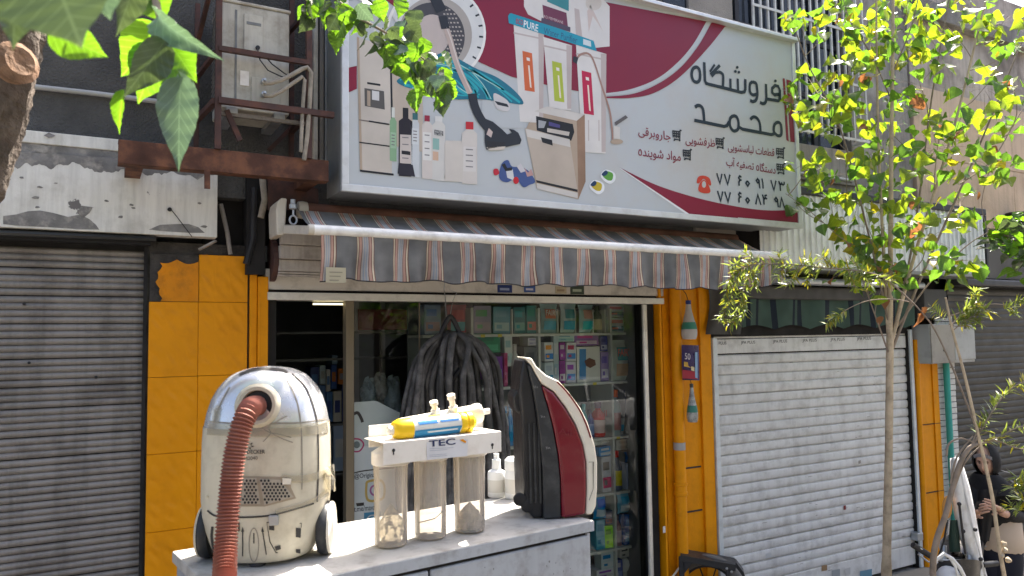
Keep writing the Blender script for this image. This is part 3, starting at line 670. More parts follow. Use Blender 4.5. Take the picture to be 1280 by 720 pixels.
# fridge
def steelp(a): return mat('printed_steel_%d' % a, [(.55,.50,.44),(.48,.41,.34),(.42,.33,.25),(.60,.57,.53)][a], .4, .0, var=.12, vs=3)
ps = [steelp(i) for i in range(4)]; blk = paint((.02,.022,.026)); cart = paint((.03,.035,.045))
F = spoly([(446,46),(487,59),(490,217),(450,213.5)], 3, ps[0], 'printed_fridge')
def sub(par, pts, k, m, name): return spoly(pts, k, m, name, par)
sub(F, [(446,46),(449,47),(453,213),(450,213.5)], 4, ps[2], 'edge_shade_print'); sub(F, [(487,59),(489,59.5),(492,182),(489.5,181)], 4, blk, 'door_gap')
sub(F, [(489.5,60),(528,73),(529,190),(492,182)], 3.5, ps[1], 'right_door')
sub(F, [(449,149),(488,155),(488,156.5),(449,150.6)], 5, paint((.2,.17,.15)), 'drawer_gap'); sub(F, [(461,150.5),(486,154.4),(486,156.4),(461,152.4)], 6, blk, 'drawer_handle')
sub(F, [(449,177),(487,182),(487,183.7),(449,178.7)], 5, blk, 'drawer_gap'); sub(F, [(450,212),(492,217),(492,219.5),(450,214.5)], 5, blk, 'plinth')
D_ = sub(F, [(455.5,110),(480,114),(481,137),(456,132.5)], 5, paint((.10,.095,.09)), 'dispenser'); sub(F, [(459,102.5),(475.5,105),(475.5,107.5),(459,105)], 5, blk, 'display')
sub(F, [(465,113),(474,114.5),(474,126),(465,124.5)], 6, paint((.6,.6,.6)), 'tap'); sub(F, [(459,113),(463,114),(463,133),(459,132)], 6, ps[2], 'shade_print')
# bottles
def bottle(x, w, y0, y1, ys, col, cap, capw, lab=None, nm='printed_bottle', lcol=(.7,.69,.66)):
    o = spoly([(x-capw/2,y0),(x+capw/2,y0+.5),(x+capw/2,ys-4),(x+w/2,ys),(x+w/2,y1),(x-w/2,y1-1.2),(x-w/2,ys-1),(x-capw/2,ys-4.5)], 6, paint(col), nm)
    spoly([(x-capw/2,y0),(x+capw/2,y0+.5),(x+capw/2,ys-5),(x-capw/2,ys-5.5)], 7, paint(cap), 'cap', o)
    if lab:
        spoly([(x-w*.4,lab[0]),(x+w*.4,lab[0]+.8),(x+w*.42,lab[1]+.8),(x-w*.42,lab[1])], 7, paint(lcol), 'label', o)
        for i in range(4):
            yy = lerp(lab[0]+3, lab[1]-3, i/3.5); spoly([(x-w*.25,yy),(x+w*.22,yy+.6),(x+w*.22,yy+1.9),(x-w*.25,yy+1.3)], 8, paint((.2,.19,.2)), 'printed_line', o)
    return o
bottle(491.5, 8.5, 134, 202, 152, (.24,.40,.24), (.62,.64,.60), 4, (165,185), lcol=(.33,.50,.33))
bottle(519, 10, 141, 222, 155, (.55,.58,.60), (.05,.16,.17), 6.5, (160,180), lcol=(.62,.65,.66))
bottle(534, 13, 144, 224, 157, (.62,.57,.53), (.30,.03,.06), 6.5, (165,200))
bottle(548.5, 16, 145, 226.5, 157, (.60,.59,.56), (.64,.64,.62), 9, None)
spoly([(543,162),(554,164),(554,170),(543,168.4)], 8, cart, 'printed_line'); spoly([(541,172.5),(549,173.5),(549,187.5),(541,186.5)], 8, paint((.27,.45,.41)), 'printed_label')
spoly([(541,189),(548,190),(548,201),(541,200)], 8, paint((.62,.42,.30)), 'printed_label')
bottle(567, 23, 176, 227.5, 181, (.60,.56,.51), (.60,.58,.54), 20, None)
bottle(507, 17, 134.5, 221, 152, (.025,.022,.03), (.02,.02,.025), 7, (168,204), lcol=(.56,.50,.46))
spoly([(498.5,203.5),(516,206),(519,221),(497,217)], 7.4, paint((.03,.028,.04)), 'bottle_base'); spoly([(502,188),(513,189.5),(513,194),(502,192.5)], 8.4, blk, 'printed_band')
bottle(587, 19, 152, 230.5, 167, (.62,.58,.54), (.50,.03,.04), 9.5, (183,214), lcol=(.66,.63,.60))
# washing machine drum
def ell(cx, cy, rx, ry, a0=0, a1=360, n=40): return [(cx+rx*math.cos(R(a0+(a1-a0)*i/n)), cy+ry*math.sin(R(a0+(a1-a0)*i/n))) for i in range(n+1)]
dr = spoly(ell(545,42,62,62,-172,88,40)+[(547,104),(490,20)], 3, paint((.66,.67,.66)), 'printed_drum_door')
rg = MB(); stroke(rg, ell(545,42,61,61,-172,60,30), .018, 4, smooth=False); rg.build('door_rim', paint((.82,.80,.77)), dr)
spoly(ell(544,44,46,48,-175,92,36), 4, paint((.40,.37,.34)), 'glass_ring', dr); spoly(ell(540,46,41,43,-175,95,36), 5, paint((.07,.07,.08)), 'drum', dr)
ho = MB()
for i in range(14):
    for j in range(9):
        x, y = 545+j*4.2+(i % 2)*2, 12+i*5.4
        if ((x-540)/40)**2+((y-46)/42)**2 < .97 and x > 553: ho.ribbon([sp(x-1.2, y, 6), sp(x+1.2, y+.3, 6)], .010, NRM)
tag(ho.build('drum_hole', paint((.42,.38,.35)), dr), kind='stuff')
tk = MB()
for a in range(-80, 60, 14): tk.ribbon([sp(545+54*math.cos(R(a)), 42+54*math.sin(R(a)), 5), sp(545+59*math.cos(R(a)), 42+59*math.sin(R(a)), 5)], .012, NRM)
tag(tk.build('scale_mark', cart, dr), kind='stuff')
spoly(ell(540,44,22,26,-180,100,24), 6, paint((.52,.45,.42)), 'drum_window', dr)
# turquoise cloth
cl = spoly(spl([(496,101),(510,92),(530,80),(552,66),(570,72),(596,86),(622,97),(645,115),(654,130),(632,128),(600,124),(570,124),(545,118),(520,112),(505,108)], 6, True), 8, paint((.02,.17,.25)), 'printed_cloth')
fo = MB()
for c_ in ([(500,100),(520,90),(545,82),(572,90),(590,108),(598,122)],[(512,108),(540,104),(556,90),(580,92),(604,112),(610,124)],[(556,84),(565,104),(582,116),(596,112),(580,96)],[(560,74),(590,90),(622,108),(650,128)],[(580,84),(600,104),(612,124)],[(586,84),(612,102),(640,127)],[(505,106),(535,112),(560,122)],[(570,100),(586,116),(592,123)],[(540,70),(560,80),(600,92),(630,112)],[(555,112),(575,119),(600,118)]):
    stroke(fo, c_, random.choice((.010,.018,.026)), 9)
fo.build('cloth_fold', paint((.03,.38,.45)), cl)
f2 = MB()
for c_ in ([(503,98),(522,88),(546,80),(574,87)],[(560,86),(570,106),(590,120)],[(566,76),(594,92),(626,111)],[(588,88),(604,106),(614,124)],[(515,110),(542,107),(558,93)]): stroke(f2, c_, .007, 10)
f2.build('cloth_highlight', paint((.33,.60,.58)), cl)
# vacuum wand and nozzle
nz_ = MB(); stroke(nz_, [(556,30),(562,48),(572,82),(588,117)], .042, 11); W_ = nz_.build('printed_vacuum_wand', paint((.50,.40,.36)))
W_.parent = SG; W_.location = WLOC[W_.name]-WLOC[SG.name]
hl = MB(); stroke(hl, [(558,34),(564,50),(574,82),(589,115)], .008, 12); hl.build('wand_highlight', paint((.66,.6,.56)), W_)
n1 = MB(); stroke(n1, [(553,20),(557,36)], .06, 12); stroke(n1, [(540,-10),(552,14)], .08, 11); stroke(n1, [(590,117),(594,134),(602,150),(612,162)], .062, 12); build_split(n1, 'wand_sleeve', cart, W_)
spoly([(606,148),(616,152),(628,162),(634,168),(640,166),(636,161),(642,162),(648,166),(652,175),(650,180),(636,183),(624,186),(608,187),(606,178)], 13, cart, 'printed_nozzle', W_)
spoly([(608,176),(632,178),(630,183),(610,186)], 14, paint((.03,.03,.035)), 'nozzle_sole', W_); spoly([(608,184),(632,183),(630,187),(612,188)], 14, paint((.60,.54,.47)), 'nozzle_rim', W_); spoly([(611,160),(616,165),(614,172),(608,168)], 14, paint((.55,.45,.42)), 'nozzle_joint', W_)
spoly(spl([(617,117),(628,121),(636,128),(637,137),(630,139),(620,134)], 4, True), 11, paint((.62,.6,.6)), 'printed_gadget'); spoly([(618,126),(634,130),(636,134),(622,131)], 12, cart, 'printed_band')
# water purifier
pw = MB()
wcol = paint((.68,.655,.63)); wsh = paint((.50,.43,.41)); 
pf = spoly([(655,-30),(655,8),(660,18),(742,60),(762,58),(762,8),(755,0),(750,-30)], 3, wcol, 'printed_purifier')
def tube_(x, w, y0, y1, lx, lc, ly0, ly1, k):
    o = spoly([(x-w/2-2,y0),(x+w/2,y0+w*.32),(x+w/2-1,y1+w*.05),(x-w/2+6,y1)], k, wcol, 'filter_tube', pf)
    spoly([(x+w/2-7,y0+w*.3),(x+w/2,y0+w*.32),(x+w/2-1,y1),(x+w/2-6,y1)], k+.5, wsh, 'shade_print', o)
    spoly([(x-w/2-2,y0+10),(x+w/2,y0+18),(x+w/2,y0+20),(x-w/2-2,y0+12)], k+.6, wsh, 'collar_line', o)
    L_ = spoly([(lx,ly0),(lx+12,ly0+3),(lx+15.5,ly1+2),(lx+3,ly1)], k+1, paint(lc), 'label', o)
    spoly([(lx+7,ly0+18),(lx+9,ly0+18.5),(lx+11.5,ly1-3),(lx+9.5,ly1-4)], k+1.5, paint((.8,.7,.6)), 'printed_line', L_)
    spoly([(lx+5,ly0+8),(lx+9,ly0+9),(lx+9.5,ly0+13),(lx+5.5,ly0+12)], k+1.5, paint((.8,.75,.7)), 'printed_mark', L_)
    return o
tube_(662, 36, 30, 152, 653, (.62,.14,.05), 63.5, 113, 4); tube_(698, 34, 46, 136, 690, (.42,.50,.06), 76, 126, 5); tube_(740, 36, 56, 190, 727, (.48,.02,.07), 88, 142, 4)
for x in (735, 748, 752, 756): spoly([(x,150),(x+1.2,150),(x+1.4,176),(x+.2,176)], 5.2, wsh, 'pipe_line', pf)
cy_ = spoly([(678,6),(708,16),(710,34),(680,28)], 5, paint((.17,.045,.085)), 'cartridge_print', pf); spoly([(677,22),(713,34),(713,40),(676,30)], 5.5, paint((.09,.07,.11)), 'shade_print', cy_)
spoly([(683,-20),(711,-14),(711,14),(684,2)], 6, paint((.05,.25,.28)), 'cartridge_print', pf); spoly([(718,10),(720,44),(728,48),(724,12)], 5, wsh, 'shade_print', pf)
spoly([(736,40),(734,14),(738,6),(744,18),(754,40),(748,30),(741,20)], 5, paint((.6,.5,.46)), 'pipe_print', pf)
spoly(ell(742,4,10,9), 5, paint((.60,.55,.50)), 'gauge_print', pf)
PL = spoly([(637,17),(639,16.5),(700,36),(742,51),(746,64),(744,63.5),(636,29),(635,20)], 9, paint((.02,.30,.42)), 'printed_banner', pf)
spoly([(729,48.5),(738.5,51.5),(739,58.5),(729,55.5)], 10, paint((.6,.68,.7)), 'printed_badge', PL)

# ---- lettering
_tc = {}
def text2d(body, off=0.0, shear=0):
    k = (body, off)
    if k in _tc: return _tc[k]
    c = bpy.data.curves.new('lettering', 'FONT'); c.body = body; c.offset = off; c.resolution_u = 3; c.fill_mode = 'FRONT'
    o = bpy.data.objects.new('lettering', c); COL.objects.link(o); bpy.context.view_layer.update()
    me = o.to_mesh(); vs = [(v.co.x, v.co.y) for v in me.vertices]; fs = [list(p.vertices) for p in me.polygons]; o.to_mesh_clear()
    bpy.data.objects.remove(o); bpy.data.curves.remove(c)
    x0, x1 = min(v[0] for v in vs), max(v[0] for v in vs); y0, y1 = min(v[1] for v in vs), max(v[1] for v in vs)
    r = ([((x-x0)/(x1-x0), (y-y0)/(y1-y0)) for x, y in vs], fs); _tc[k] = r; return r
def text_quad(mb, body, tl, tr, bl, fn, off=0.0):      # fill the pixel parallelogram tl,tr,bl ; fn(px,py)->point
    vs, fs = text2d(body, off)
    mb.add([fn(bl[0]+(tr[0]-tl[0])*u+(tl[0]-bl[0])*v, bl[1]+(tr[1]-tl[1])*u+(tl[1]-bl[1])*v) for u, v in vs], fs); return mb
ISO = dict(zip('اآبتجحدرزسشصطظعفقکگلمنهوی', (0xFE8D,0xFE81,0xFE8F,0xFE95,0xFE9D,0xFEA1,0xFEA9,0xFEAD,0xFEAF,0xFEB1,0xFEB5,0xFEB9,0xFEC1,0xFEC5,0xFEC9,0xFED1,0xFED5,0xFB8E,0xFB92,0xFEDD,0xFEE1,0xFEE5,0xFEE9,0xFEED,0xFBFC)))
def shape_fa(s):
    words = []
    for w in s.split(' '):
        r = ''
        for i, ch_ in enumerate(w):
            pv = i > 0 and w[i-1] not in 'اآدرزو'; nx = i < len(w)-1 and ch_ not in 'اآدرزو'
            k = (3 if nx else 1) if pv else (2 if nx else 0)
            r += '\u0665' if (ch_ == 'ه' and k == 0) else chr(ISO[ch_]+k)
        words.append(r[::-1])
    return ' '.join(words[::-1])
text_quad(b := MB(), 'PURE', (655,25), (673,31), (654.5,34), lambda x, y: sp(x, y, 10), .012); b.build('lettering', paint((.8,.82,.82)), PL)
text_quad(b := MB(), 'eco', (645,22.5), (654,25), (644.5,29.5), lambda x, y: sp(x, y, 10), .01); b.build('lettering', paint((.35,.08,.12)), PL)
text_quad(b := MB(), 'Water Purifier', (680,34), (722,46.5), (679.5,42), lambda x, y: sp(x, y, 10)); b.build('lettering', paint((.03,.10,.20)), PL)
text_quad(b := MB(), 'RO MEMBRANE', (680,18.5), (704,26.5), (680,22), lambda x, y: sp(x, y, 6.5)); b.build('lettering', paint((.6,.5,.5)), cy_)
text_quad(b := MB(), 'WATER', (543.5,162.5), (553.5,164.3), (543.5,166), lambda x, y: sp(x, y, 9), .02); b.build('lettering', paint((.55,.55,.53)), SG); text_quad(b := MB(), 'FILTER', (543.5,166.5), (553.5,168.3), (543.5,169.8), lambda x, y: sp(x, y, 9), .02); b.build('lettering', paint((.55,.55,.53)), SG)
# big shop name: strokes
ink = paint((.022,.035,.05)); WB = .027
def Z4(*p): return [(850+x/6.26, 65+y/6.26) for x, y in p]
L1 = MB()
stroke(L1, Z4((127,118),(100,135),(92,180),(105,222),(130,236),(152,222),(158,180),(150,135)), WB, 5, True)                     # he
stroke(L1, Z4((190,80),(196,222),(205,245),(225,252),(330,277)), WB, 5, smooth=False)                                         # alef to gaf base
stroke(L1, Z4((300,155),(325,165),(338,190),(336,279)), WB, 5); stroke(L1, Z4((300,158),(275,160),(248,190)), WB*.9, 5, smooth=False)
stroke(L1, Z4((240,178),(312,104)), WB*.95, 6, smooth=False); stroke(L1, Z4((234,155),(272,98)), WB*.7, 6, smooth=False)
stroke(L1, Z4((330,277),(480,316),(505,312),(512,290),(512,212)), WB, 5.5, smooth=False); stroke(L1, Z4((395,208),(396,290)), WB*.9, 6, smooth=False); stroke(L1, Z4((452,208),(455,302)), WB*.9, 6, smooth=False)
stroke(L1, Z4((570,232),(548,252),(548,310),(570,335),(600,330)), WB, 5); stroke(L1, Z4((570,234),(595,245),(603,280),(606,335),(595,375),(572,388),(550,378)), WB, 6)
stroke(L1, Z4((673,250),(676,360),(668,395),(648,404),(626,393)), WB, 5)
stroke(L1, Z4((680,368),(770,382),(782,372),(782,300),(768,268),(745,262),(722,285),(722,318),(740,335),(778,330)), WB, 5.5, smooth=False)
for x, y in ((448,120),(434,152),(461,158),(747,226)): L1.poly([sp(850+(x+11*math.cos(a))/6.26, 65+(y+11*math.sin(a))/6.26, 6) for a in [i*6.283/12 for i in range(12)]])
L1.build('shop_name', ink, SG)
L2 = MB()
stroke(L2, Z4((118,432),(140,418),(165,425),(182,455),(190,540)), WB, 5); stroke(L2, Z4((112,534),(345,582),(368,576),(385,545)), WB, 5.5, smooth=False)
stroke(L2, Z4((420,500),(394,520),(390,570),(408,608),(430,618),(455,600),(458,550),(445,510)), WB, 5, True)
stroke(L2, Z4((460,585),(490,604),(715,646),(738,640)), WB, 5.5, smooth=False); stroke(L2, Z4((550,528),(575,508),(605,520),(625,560),(630,620)), WB, 6)
stroke(L2, Z4((765,550),(740,570),(735,620),(755,648),(778,656),(794,640),(794,590),(785,560)), WB, 5, True)
L2.build('shop_name', ink, SG)
def fa(s, tl, tr, bl, off=.006): text_quad(b := MB(), shape_fa(s), tl, tr, bl, lambda x, y: sp(x, y, 4), off); return b.build('lettering', M['signred'], SG)
fa('جاروبرقی', (798,157.5), (838.5,165), (798,171.5)); fa('مواد شوینده', (798,183), (851,190), (798,198))
fa('ظرفشویی', (857,169), (894,174), (857,182)); fa('قطعات لباسشویی', (910,178), (968,186), (910,190.5)); fa('دستگاه تصفیه آب', (908,195.5), (969.5,206), (908,209.5))
def cartm(x, y):
    b = MB()
    for i in range(4): b.ribbon([sp(x+i*2.3, y+.2*i, 4), sp(x+.6+i*2.1, y+8.8+.3*i, 4)], .010, NRM)
    for i in range(3): b.ribbon([sp(x-.3, y+.5+i*3, 4.4), sp(x+8.8, y+1.6+i*3, 4.4)], .010, NRM)
    b.ribbon([sp(x+8.6, y-.3, 4.6), sp(x+11, y+.3, 4.6)], .012, NRM); b.ribbon([sp(x+9, y, 4.8), sp(x+8.7, y+12, 4.8), sp(x+1.5, y+10.8, 4.8)], .012, NRM)
    for q in (2, 8.6): b.poly([sp(x+q+1.2*math.cos(a), y+12+.3*q/4+1.2*math.sin(a), 5) for a in [i*6.283/8 for i in range(8)]])
    b.build('cart_symbol', cart, SG)
for q in ((841,163),(854,187),(895,172.5),(970.5,185),(971,204.5)): cartm(*q)
# numerals (Persian digits), strokes
dig = {'7': [[(0,0),(.5,1),(1,0)]], '6': [[(.75,.12),(.45,0),(.25,.2),(.45,.42),(.75,.38)],[(.45,.42),(.25,.62),(.25,1)]], '0': [[(.5,.45),(.15,.7),(.5,.98),(.85,.7),(.5,.45)]], '9': [[(.8,.25),(.5,.05),(.2,.25),(.45,.45),(.78,.38)],[(.78,.15),(.85,1)]], '1': [[(.35,0),(.55,.4),(.55,1)]], '3': [[(.05,0),(.25,.4),(.25,1)],[(.1,.12),(.3,.36),(.5,.3),(.55,.1)],[(.5,.25),(.75,.36),(.95,.25),(.95,.02)]], '8': [[(0,1),(.5,0),(1,1)]], '4': [[(.15,0),(.35,.4),(.35,1)],[(.95,.02),(.6,.08),(.6,.3),(.95,.4)],[(.35,.42),(.65,.36)]]}
dm = MB()
def digit(c_, x, y, w, h):
    for st in dig[c_]:
        pts = [(x+u*w+ v*h*.06, y+v*h+u*w*.12) for u, v in st]
        dm.ribbon([sp(a, b_, 5) for a, b_ in pts], .0155, NRM)
for c_, x, y, w in (('7',896,216.5,6.5),('7',905.5,217.5,7),('6',921.5,219.5,7),('0',931,220,6),('9',944,222.5,6),('1',951,223,4),('7',963.5,225,6.5),('3',973,226,7.5),
                    ('7',897,238.5,6.5),('7',906,239.5,7),('6',921.5,240.5,7),('0',931,241,6),('8',944,243,6.5),('4',952,243,7),('9',967,246,6),('8',974,247,6)): digit(c_, x, y, w, 12.5)
tag(dm.build('phone_number', ink, SG), kind='stuff')
tr_ = paint((.56,.06,.035))
tl_ = spoly(spl([(873,238),(875,229),(880,225),(885,230),(888,240),(880,241.5)], 5, True), 4, tr_, 'telephone_symbol'); spoly(spl([(871,228),(873,221),(880,219.5),(887,223),(889,231),(886,231),(880,223.5),(874,229)], 4, True), 4.4, tr_, 'handset', tl_)
spoly(ell(880,230.5,2.6,4.2,0,350,16), 5, wh, 'dial', tl_)
# dishwasher, tap, tablets, splash
dw = spoly([(668,139),(684,133),(731,143),(732,227),(723,249),(671,236),(657,162)], 4, ps[2], 'printed_dishwasher')
sub(dw, [(668,139),(684,133),(730,143),(721,151)], 5, ps[3], 'top'); sub(dw, [(721,151),(731,143),(732,227),(723,249)], 5, mat('printed_brown_steel', (.30,.19,.125), .4, var=.2, vs=4), 'side')
sub(dw, [(670,145),(716,155),(718,165),(714,176),(671,163)], 5, blk, 'opening'); sub(dw, [(673,150),(683,152),(680,160),(673,160)], 6, paint((.35,.36,.38)), 'rack'); sub(dw, [(686,152),(700,156),(700,160),(686,157)], 6, paint((.08,.07,.22)), 'basket'); sub(dw, [(684,160),(712,165),(711,170),(684,165)], 6, paint((.55,.5,.45)), 'dishes')
sub(dw, [(656,160),(712,174),(722,239),(670,225)], 6, ps[1], 'door'); sub(dw, [(657,161),(712,174.5),(713,184),(659,171)], 7, ps[3], 'door_panel'); sub(dw, [(676,171.5),(690,175),(691,182),(678,178)], 8, blk, 'handle'); sub(dw, [(670,225),(722,237),(722,240),(671,228)], 7, blk, 'door_gap'); sub(dw, [(671,229),(722,241),(722,248),(671,236)], 7, ps[3], 'plinth')
fm = MB(); stroke(fm, [(721,73),(726,68),(735,67),(742,76),(753,110),(762,138),(765,160),(766,176)], .016, 7); tp = fm.build('printed_tap', paint((.36,.22,.18)), SG)
sub(tp, [(717,70),(723,72),(721,80),(716,77)], 8, cart, 'spout'); sub(tp, [(768,153),(782,144),(785,147),(770,157)], 8, paint((.12,.11,.11)), 'lever'); sub(tp, [(767,157),(775,159),(775,174),(767,173)], 7, ps[3], 'tap_body'); sub(tp, ell(771,177,8,3.2,0,350,16), 7.5, ps[2], 'tap_base')
for cx, cy, c_ in ((744,233,(.55,.42,.04)),(758,220,(.12,.35,.06))):
    o = sub(SG, spl([(cx-7,cy-2),(cx-1,cy-8),(cx+10,cy-4),(cx+11,cy+5),(cx+4,cy+10),(cx-5,cy+4)], 4, True), 4, paint((.80,.82,.84)), 'printed_tablet')
    sub(o, spl([(cx-5,cy-1),(cx,cy-6),(cx+8,cy-3),(cx+7,cy+5),(cx+1,cy+5)], 4, True), 5, paint(c_), 'tablet_core'); sub(o, spl([(cx-6,cy-2),(cx-1,cy-7),(cx+2,cy-4),(cx-2,cy)], 4, True), 6, paint((.02,.05,.12)), 'tablet_mark')
spx = sub(SG, spl([(627,205),(635,200),(640,208),(652,209),(662,215),(669,227),(662,231),(654,234),(645,224),(633,228),(624,222)], 4, True), 4, paint((.06,.10,.26)), 'printed_splash')
sub(spx, spl([(617,212),(622,211),(624,217),(618,219)], 4, True), 5, paint((.5,.03,.05)), 'dot'); sub(spx, ell(645,225.5,3.6,4.6,0,350,14), 6, paint((.5,.02,.03)), 'dot')
sub(spx, [(632,210),(641,212),(643,226),(634,222)], 5, paint((.62,.62,.62)), 'patch'); sub(spx, [(627,206),(631,204),(634,210),(640,209),(640,213),(632,214)], 6, blk, 'patch'); sub(spx, [(646,208),(651,204),(657,214),(651,216)], 6, paint((.6,.58,.6)), 'patch'); sub(spx, [(655,209),(660,216),(664,211),(667,219),(659,221)], 7, paint((.5,.3,.28)), 'patch')

# ================================================================== RIGHT SIDE OF THE FACADE
# orange pillar between the shop and the white shutter
xo0, xo1 = X1+.055, SR0-.012
P2 = thing('orange_pillar', ((xo0+xo1)/2, .1, 0), 'orange painted metal pillar with a drainpipe between shop and white shutter', 'pillar')
zo = PY(850, 356, 0).z+.03
MB().box(xo0+.05, xo1, .01, .24, 0, zo).build('back_panel', M['orange'], P2, bevel=.004)
xs1 = PY(829, 500, -.03).x
MB().box(xo0-.02, xs1, -.04, .1, 0, zo-.02).build('front_strip', M['orange'], P2, bevel=.004)
xd = PY(848, 500, -.05).x
MB().tube([(xd, -.045, .0), (xd, -.045, zo-.01)], .048, 16).build('drainpipe', M['orange'], P2, smooth=40)
dj = MB(); zj2 = PY(850, 612, -.05).z
MB().lathe([(.050,-.05),(.058,-.045),(.058,-.02),(.051,-.015),(.051,.03),(.058,.035),(.058,.05),(.050,.055)], 16, (xd, -.045, zj2), cap=False).build('pipe_collar', M['orange'], P2, smooth=30)
zt2 = PY(845, 558, -.05).z
MB().lathe([(.0495,-.03),(.0495,.03)], 16, (xd, -.045, zt2), cap=False).build('duct_tape', paint((.34,.33,.32)), P2, smooth=40)
MB().box(PY(876, 500, 0).x, xo1+.004, -.015, .012, 0, zo-.05).build('edge_strip', M['orange'], P2, bevel=.004)
for z in (PY(862, 640, 0).z, PY(862, 585, 0).z): MB().box(xd+.055, PY(874, 500, 0).x, .002, .0095, z-.006, z+.006).build('panel_joint', M['mortar'], P2)
MB().box(xs1-.05, xs1-.025, -.0435, -.0405, PY(829, 666, -.04).z, PY(829, 658, -.04).z).build('paper_label', paint((.6,.6,.6)), P2)

# things hanging on the orange pillar
def hang_bottle(cx, y0, y1, w, lab, cols, tilt=0):
    yy = -.13; p = PY(cx, (y0+y1)/2, yy); s = zc(p)/FPX; h = (y1-y0)*s; z1 = PY(cx, y0, yy).z; r = w*s/2
    T = thing('plastic_bottle', (p.x, yy, z1-h), lab, 'bottle')
    pr = [(r*.25,h),(r*.25,h*.93),(r*.3,h*.9),(r*.42,h*.72),(r*.75,h*.45),(r,h*.22),(r*.98,h*.1),(r*.8,0)]
    MB().lathe(pr, 16, (p.x, yy, z1-h)).build('bottle_body', cols[0], T, smooth=50)
    MB().lathe([(r*.34,h*.91),(r*.34,h*1.01)], 12, (p.x, yy, z1-h)).build('cap', cols[1], T)
    MB().lathe([(r*.80,h*.44),(r*.98,h*.26)], 16, (p.x, yy-.001, z1-h), cap=False).build('label', cols[2], T, smooth=50)
    MB().tube([(p.x, yy, z1), (p.x+.005, yy+.03, z1+.06), (p.x-.02, yy+.08, z1+.13)], .003, 5).build('string', M['blackpl'], T)
    return T
M['pet'] = clearmat('cloudy_bottle', (.8,.82,.84), .1, .55, (.62,.64,.66))
hang_bottle(861, 376, 424, 20, 'empty clear bottle with blue cap, upper of two hanging on the orange pillar', (M['pet'], paint((.03,.05,.20)), paint((.05,.22,.16))))
hang_bottle(865, 480, 527, 14, 'crushed grey bottle hanging lowest on the orange pillar under the packet', (mat('crushed_grey_film', (.32,.33,.32), .3, .2, var=.4, vs=25, bump=1, bs=30), paint((.06,.06,.06)), paint((.05,.20,.16))))
pk = thing('packet', PY(863, 474, -.12), 'dark purple and red foil packet hanging between two bottles on the pillar', 'packet')
MB().grid(lambda u, v: PY(lerp(852, 873.5, u)+v*1.0, lerp(431, 475, v)+u*.6, -.12-.02*math.sin(u*3.14)+.006*math.sin(v*9)), 8, 10).build('foil', mat('purple_foil', (.035,.022,.085), .3, .2, var=.3, bump=.4, bs=20), pk, smooth=60)
def pkp(pts, d, col, n): MB().poly([PY(x, y, -.142-d) for x, y in pts]).build(n, paint(col), pk)
pkp([(853,462),(872,465),(872,474),(853,473)], .001, (.30,.02,.04), 'red_band'); pkp([(855,452),(866,454),(866,460),(855,458)], .001, (.5,.3,.05), 'gold_badge'); pkp([(864,458),(868,459),(868,464),(864,463)], .002, (.6,.5,.3), 'picture')
pkp([(869,440),(872,440.5),(872,473),(869,472)], .0015, (.25,.4,.6), 'side_print')
pkt = MB(); text_quad(pkt, '50', (856,441), (863,442), (856,449), lambda x, y: PY(x, y, -.1445), .01); pkt.build('lettering', paint((.5,.45,.5)), pk)

# white roller shutter
WSH = thing('roller_shutter', ((SR0+SR1)/2, .02, 0), 'closed white roller shutter with wide slats behind the slim poplar', 'roller shutter')
pit2 = (PY(890, 444.3, .0).z-PY(895, 675.5, .0).z)/18.0
pr2 = [(.004,0),(-.006,.0025),(-.011,.012),(-.0135,.040),(-.0125,.066),(-.008,.077),(.004,.0805),(.006,.0855)]; sc_ = pit2/.0855
pr2 = [(a, b*sc_) for a, b in pr2]
gw = .05
s_r = slat_mesh(SR0+gw, SR1-gw*.9, pr2, .035).build('slat', M['rshutter'], WSH, smooth=50, loc=(0, 0, 0))
zh = PY(890, 444.3, 0).z; nn = int((zh-.2)/pit2)
for i in range(nn):
    z = zh-(i+1)*pit2
    if i == 0: s_r.location = V((0, 0, z))-WLOC[WSH.name]
    else:
        c_ = dup(s_r, (0, random.uniform(-.003, .003), z), WSH); c_.scale = (1, random.uniform(.9, 1.1), 1)
zbot = zh-nn*pit2
MB().box(SR0+gw, SR1-gw, .02, .05, .03, zbot-.002).build('bottom_rail', M['rshutter'], WSH, bevel=.006)
MB().box(SR0+gw, SR1-gw, .045, .055, .03, zh+.25).build('shutter_backing', M['blackgap'], WSH)
z1_, z2_ = PY(890, 424, 0).z, PY(960, 413, 0).z
MB().box(SR0+gw, SR1-gw, .012, .04, zh+.012, z1_-.002).build('plain_slat', M['rshutter'], WSH, bevel=.006)
MB().box(SR0+gw, SR1-gw, .016, .042, z1_+.004, z2_+.06).build('plain_slat', M['rshutter'], WSH, bevel=.006)
MB().box(SR0, SR0+gw, -.03, .06, 0, z1_+.01).build('side_guide', M['guide'], WSH, bevel=.004)
MB().box(SR1-gw*.9, SR1, -.03, .06, 0, z1_+.06).build('side_guide', M['guide'], WSH, bevel=.004)
MB().box(SR1-gw*1.15, SR1-gw*.92, -.01, .05, 0, z1_+.05).build('guide_gap', M['blackgap'], WSH)
tx = MB()
for x in (890, 926, 966, 1003, 1038, 1071):
    y0 = lerp(427.5, 421.5, (x-890)/181); text_quad(tx, 'JPA PLUS', (x, y0), (x+18, y0-.7), (x, y0+5), lambda a, b: PY(a, b, .0105), .012)
for x in (944, 981, 1015, 1080): 
    y0 = lerp(415, 410.5, (x-944)/136); text_quad(tx, 'JPA PLUS', (x, y0), (x+16, y0-.6), (x, y0+4.2), lambda a, b: PY(a, b, .0145), .012)
for x in (906, 1094): pass
tag(tx.build('printed_name', paint((.10,.10,.10)), WSH), kind='stuff')
def scrap(pts, col, name='sticker_scrap'): MB().poly([PY(x, y, .0155) for x, y in pts]).build(name, paint(col), WSH)
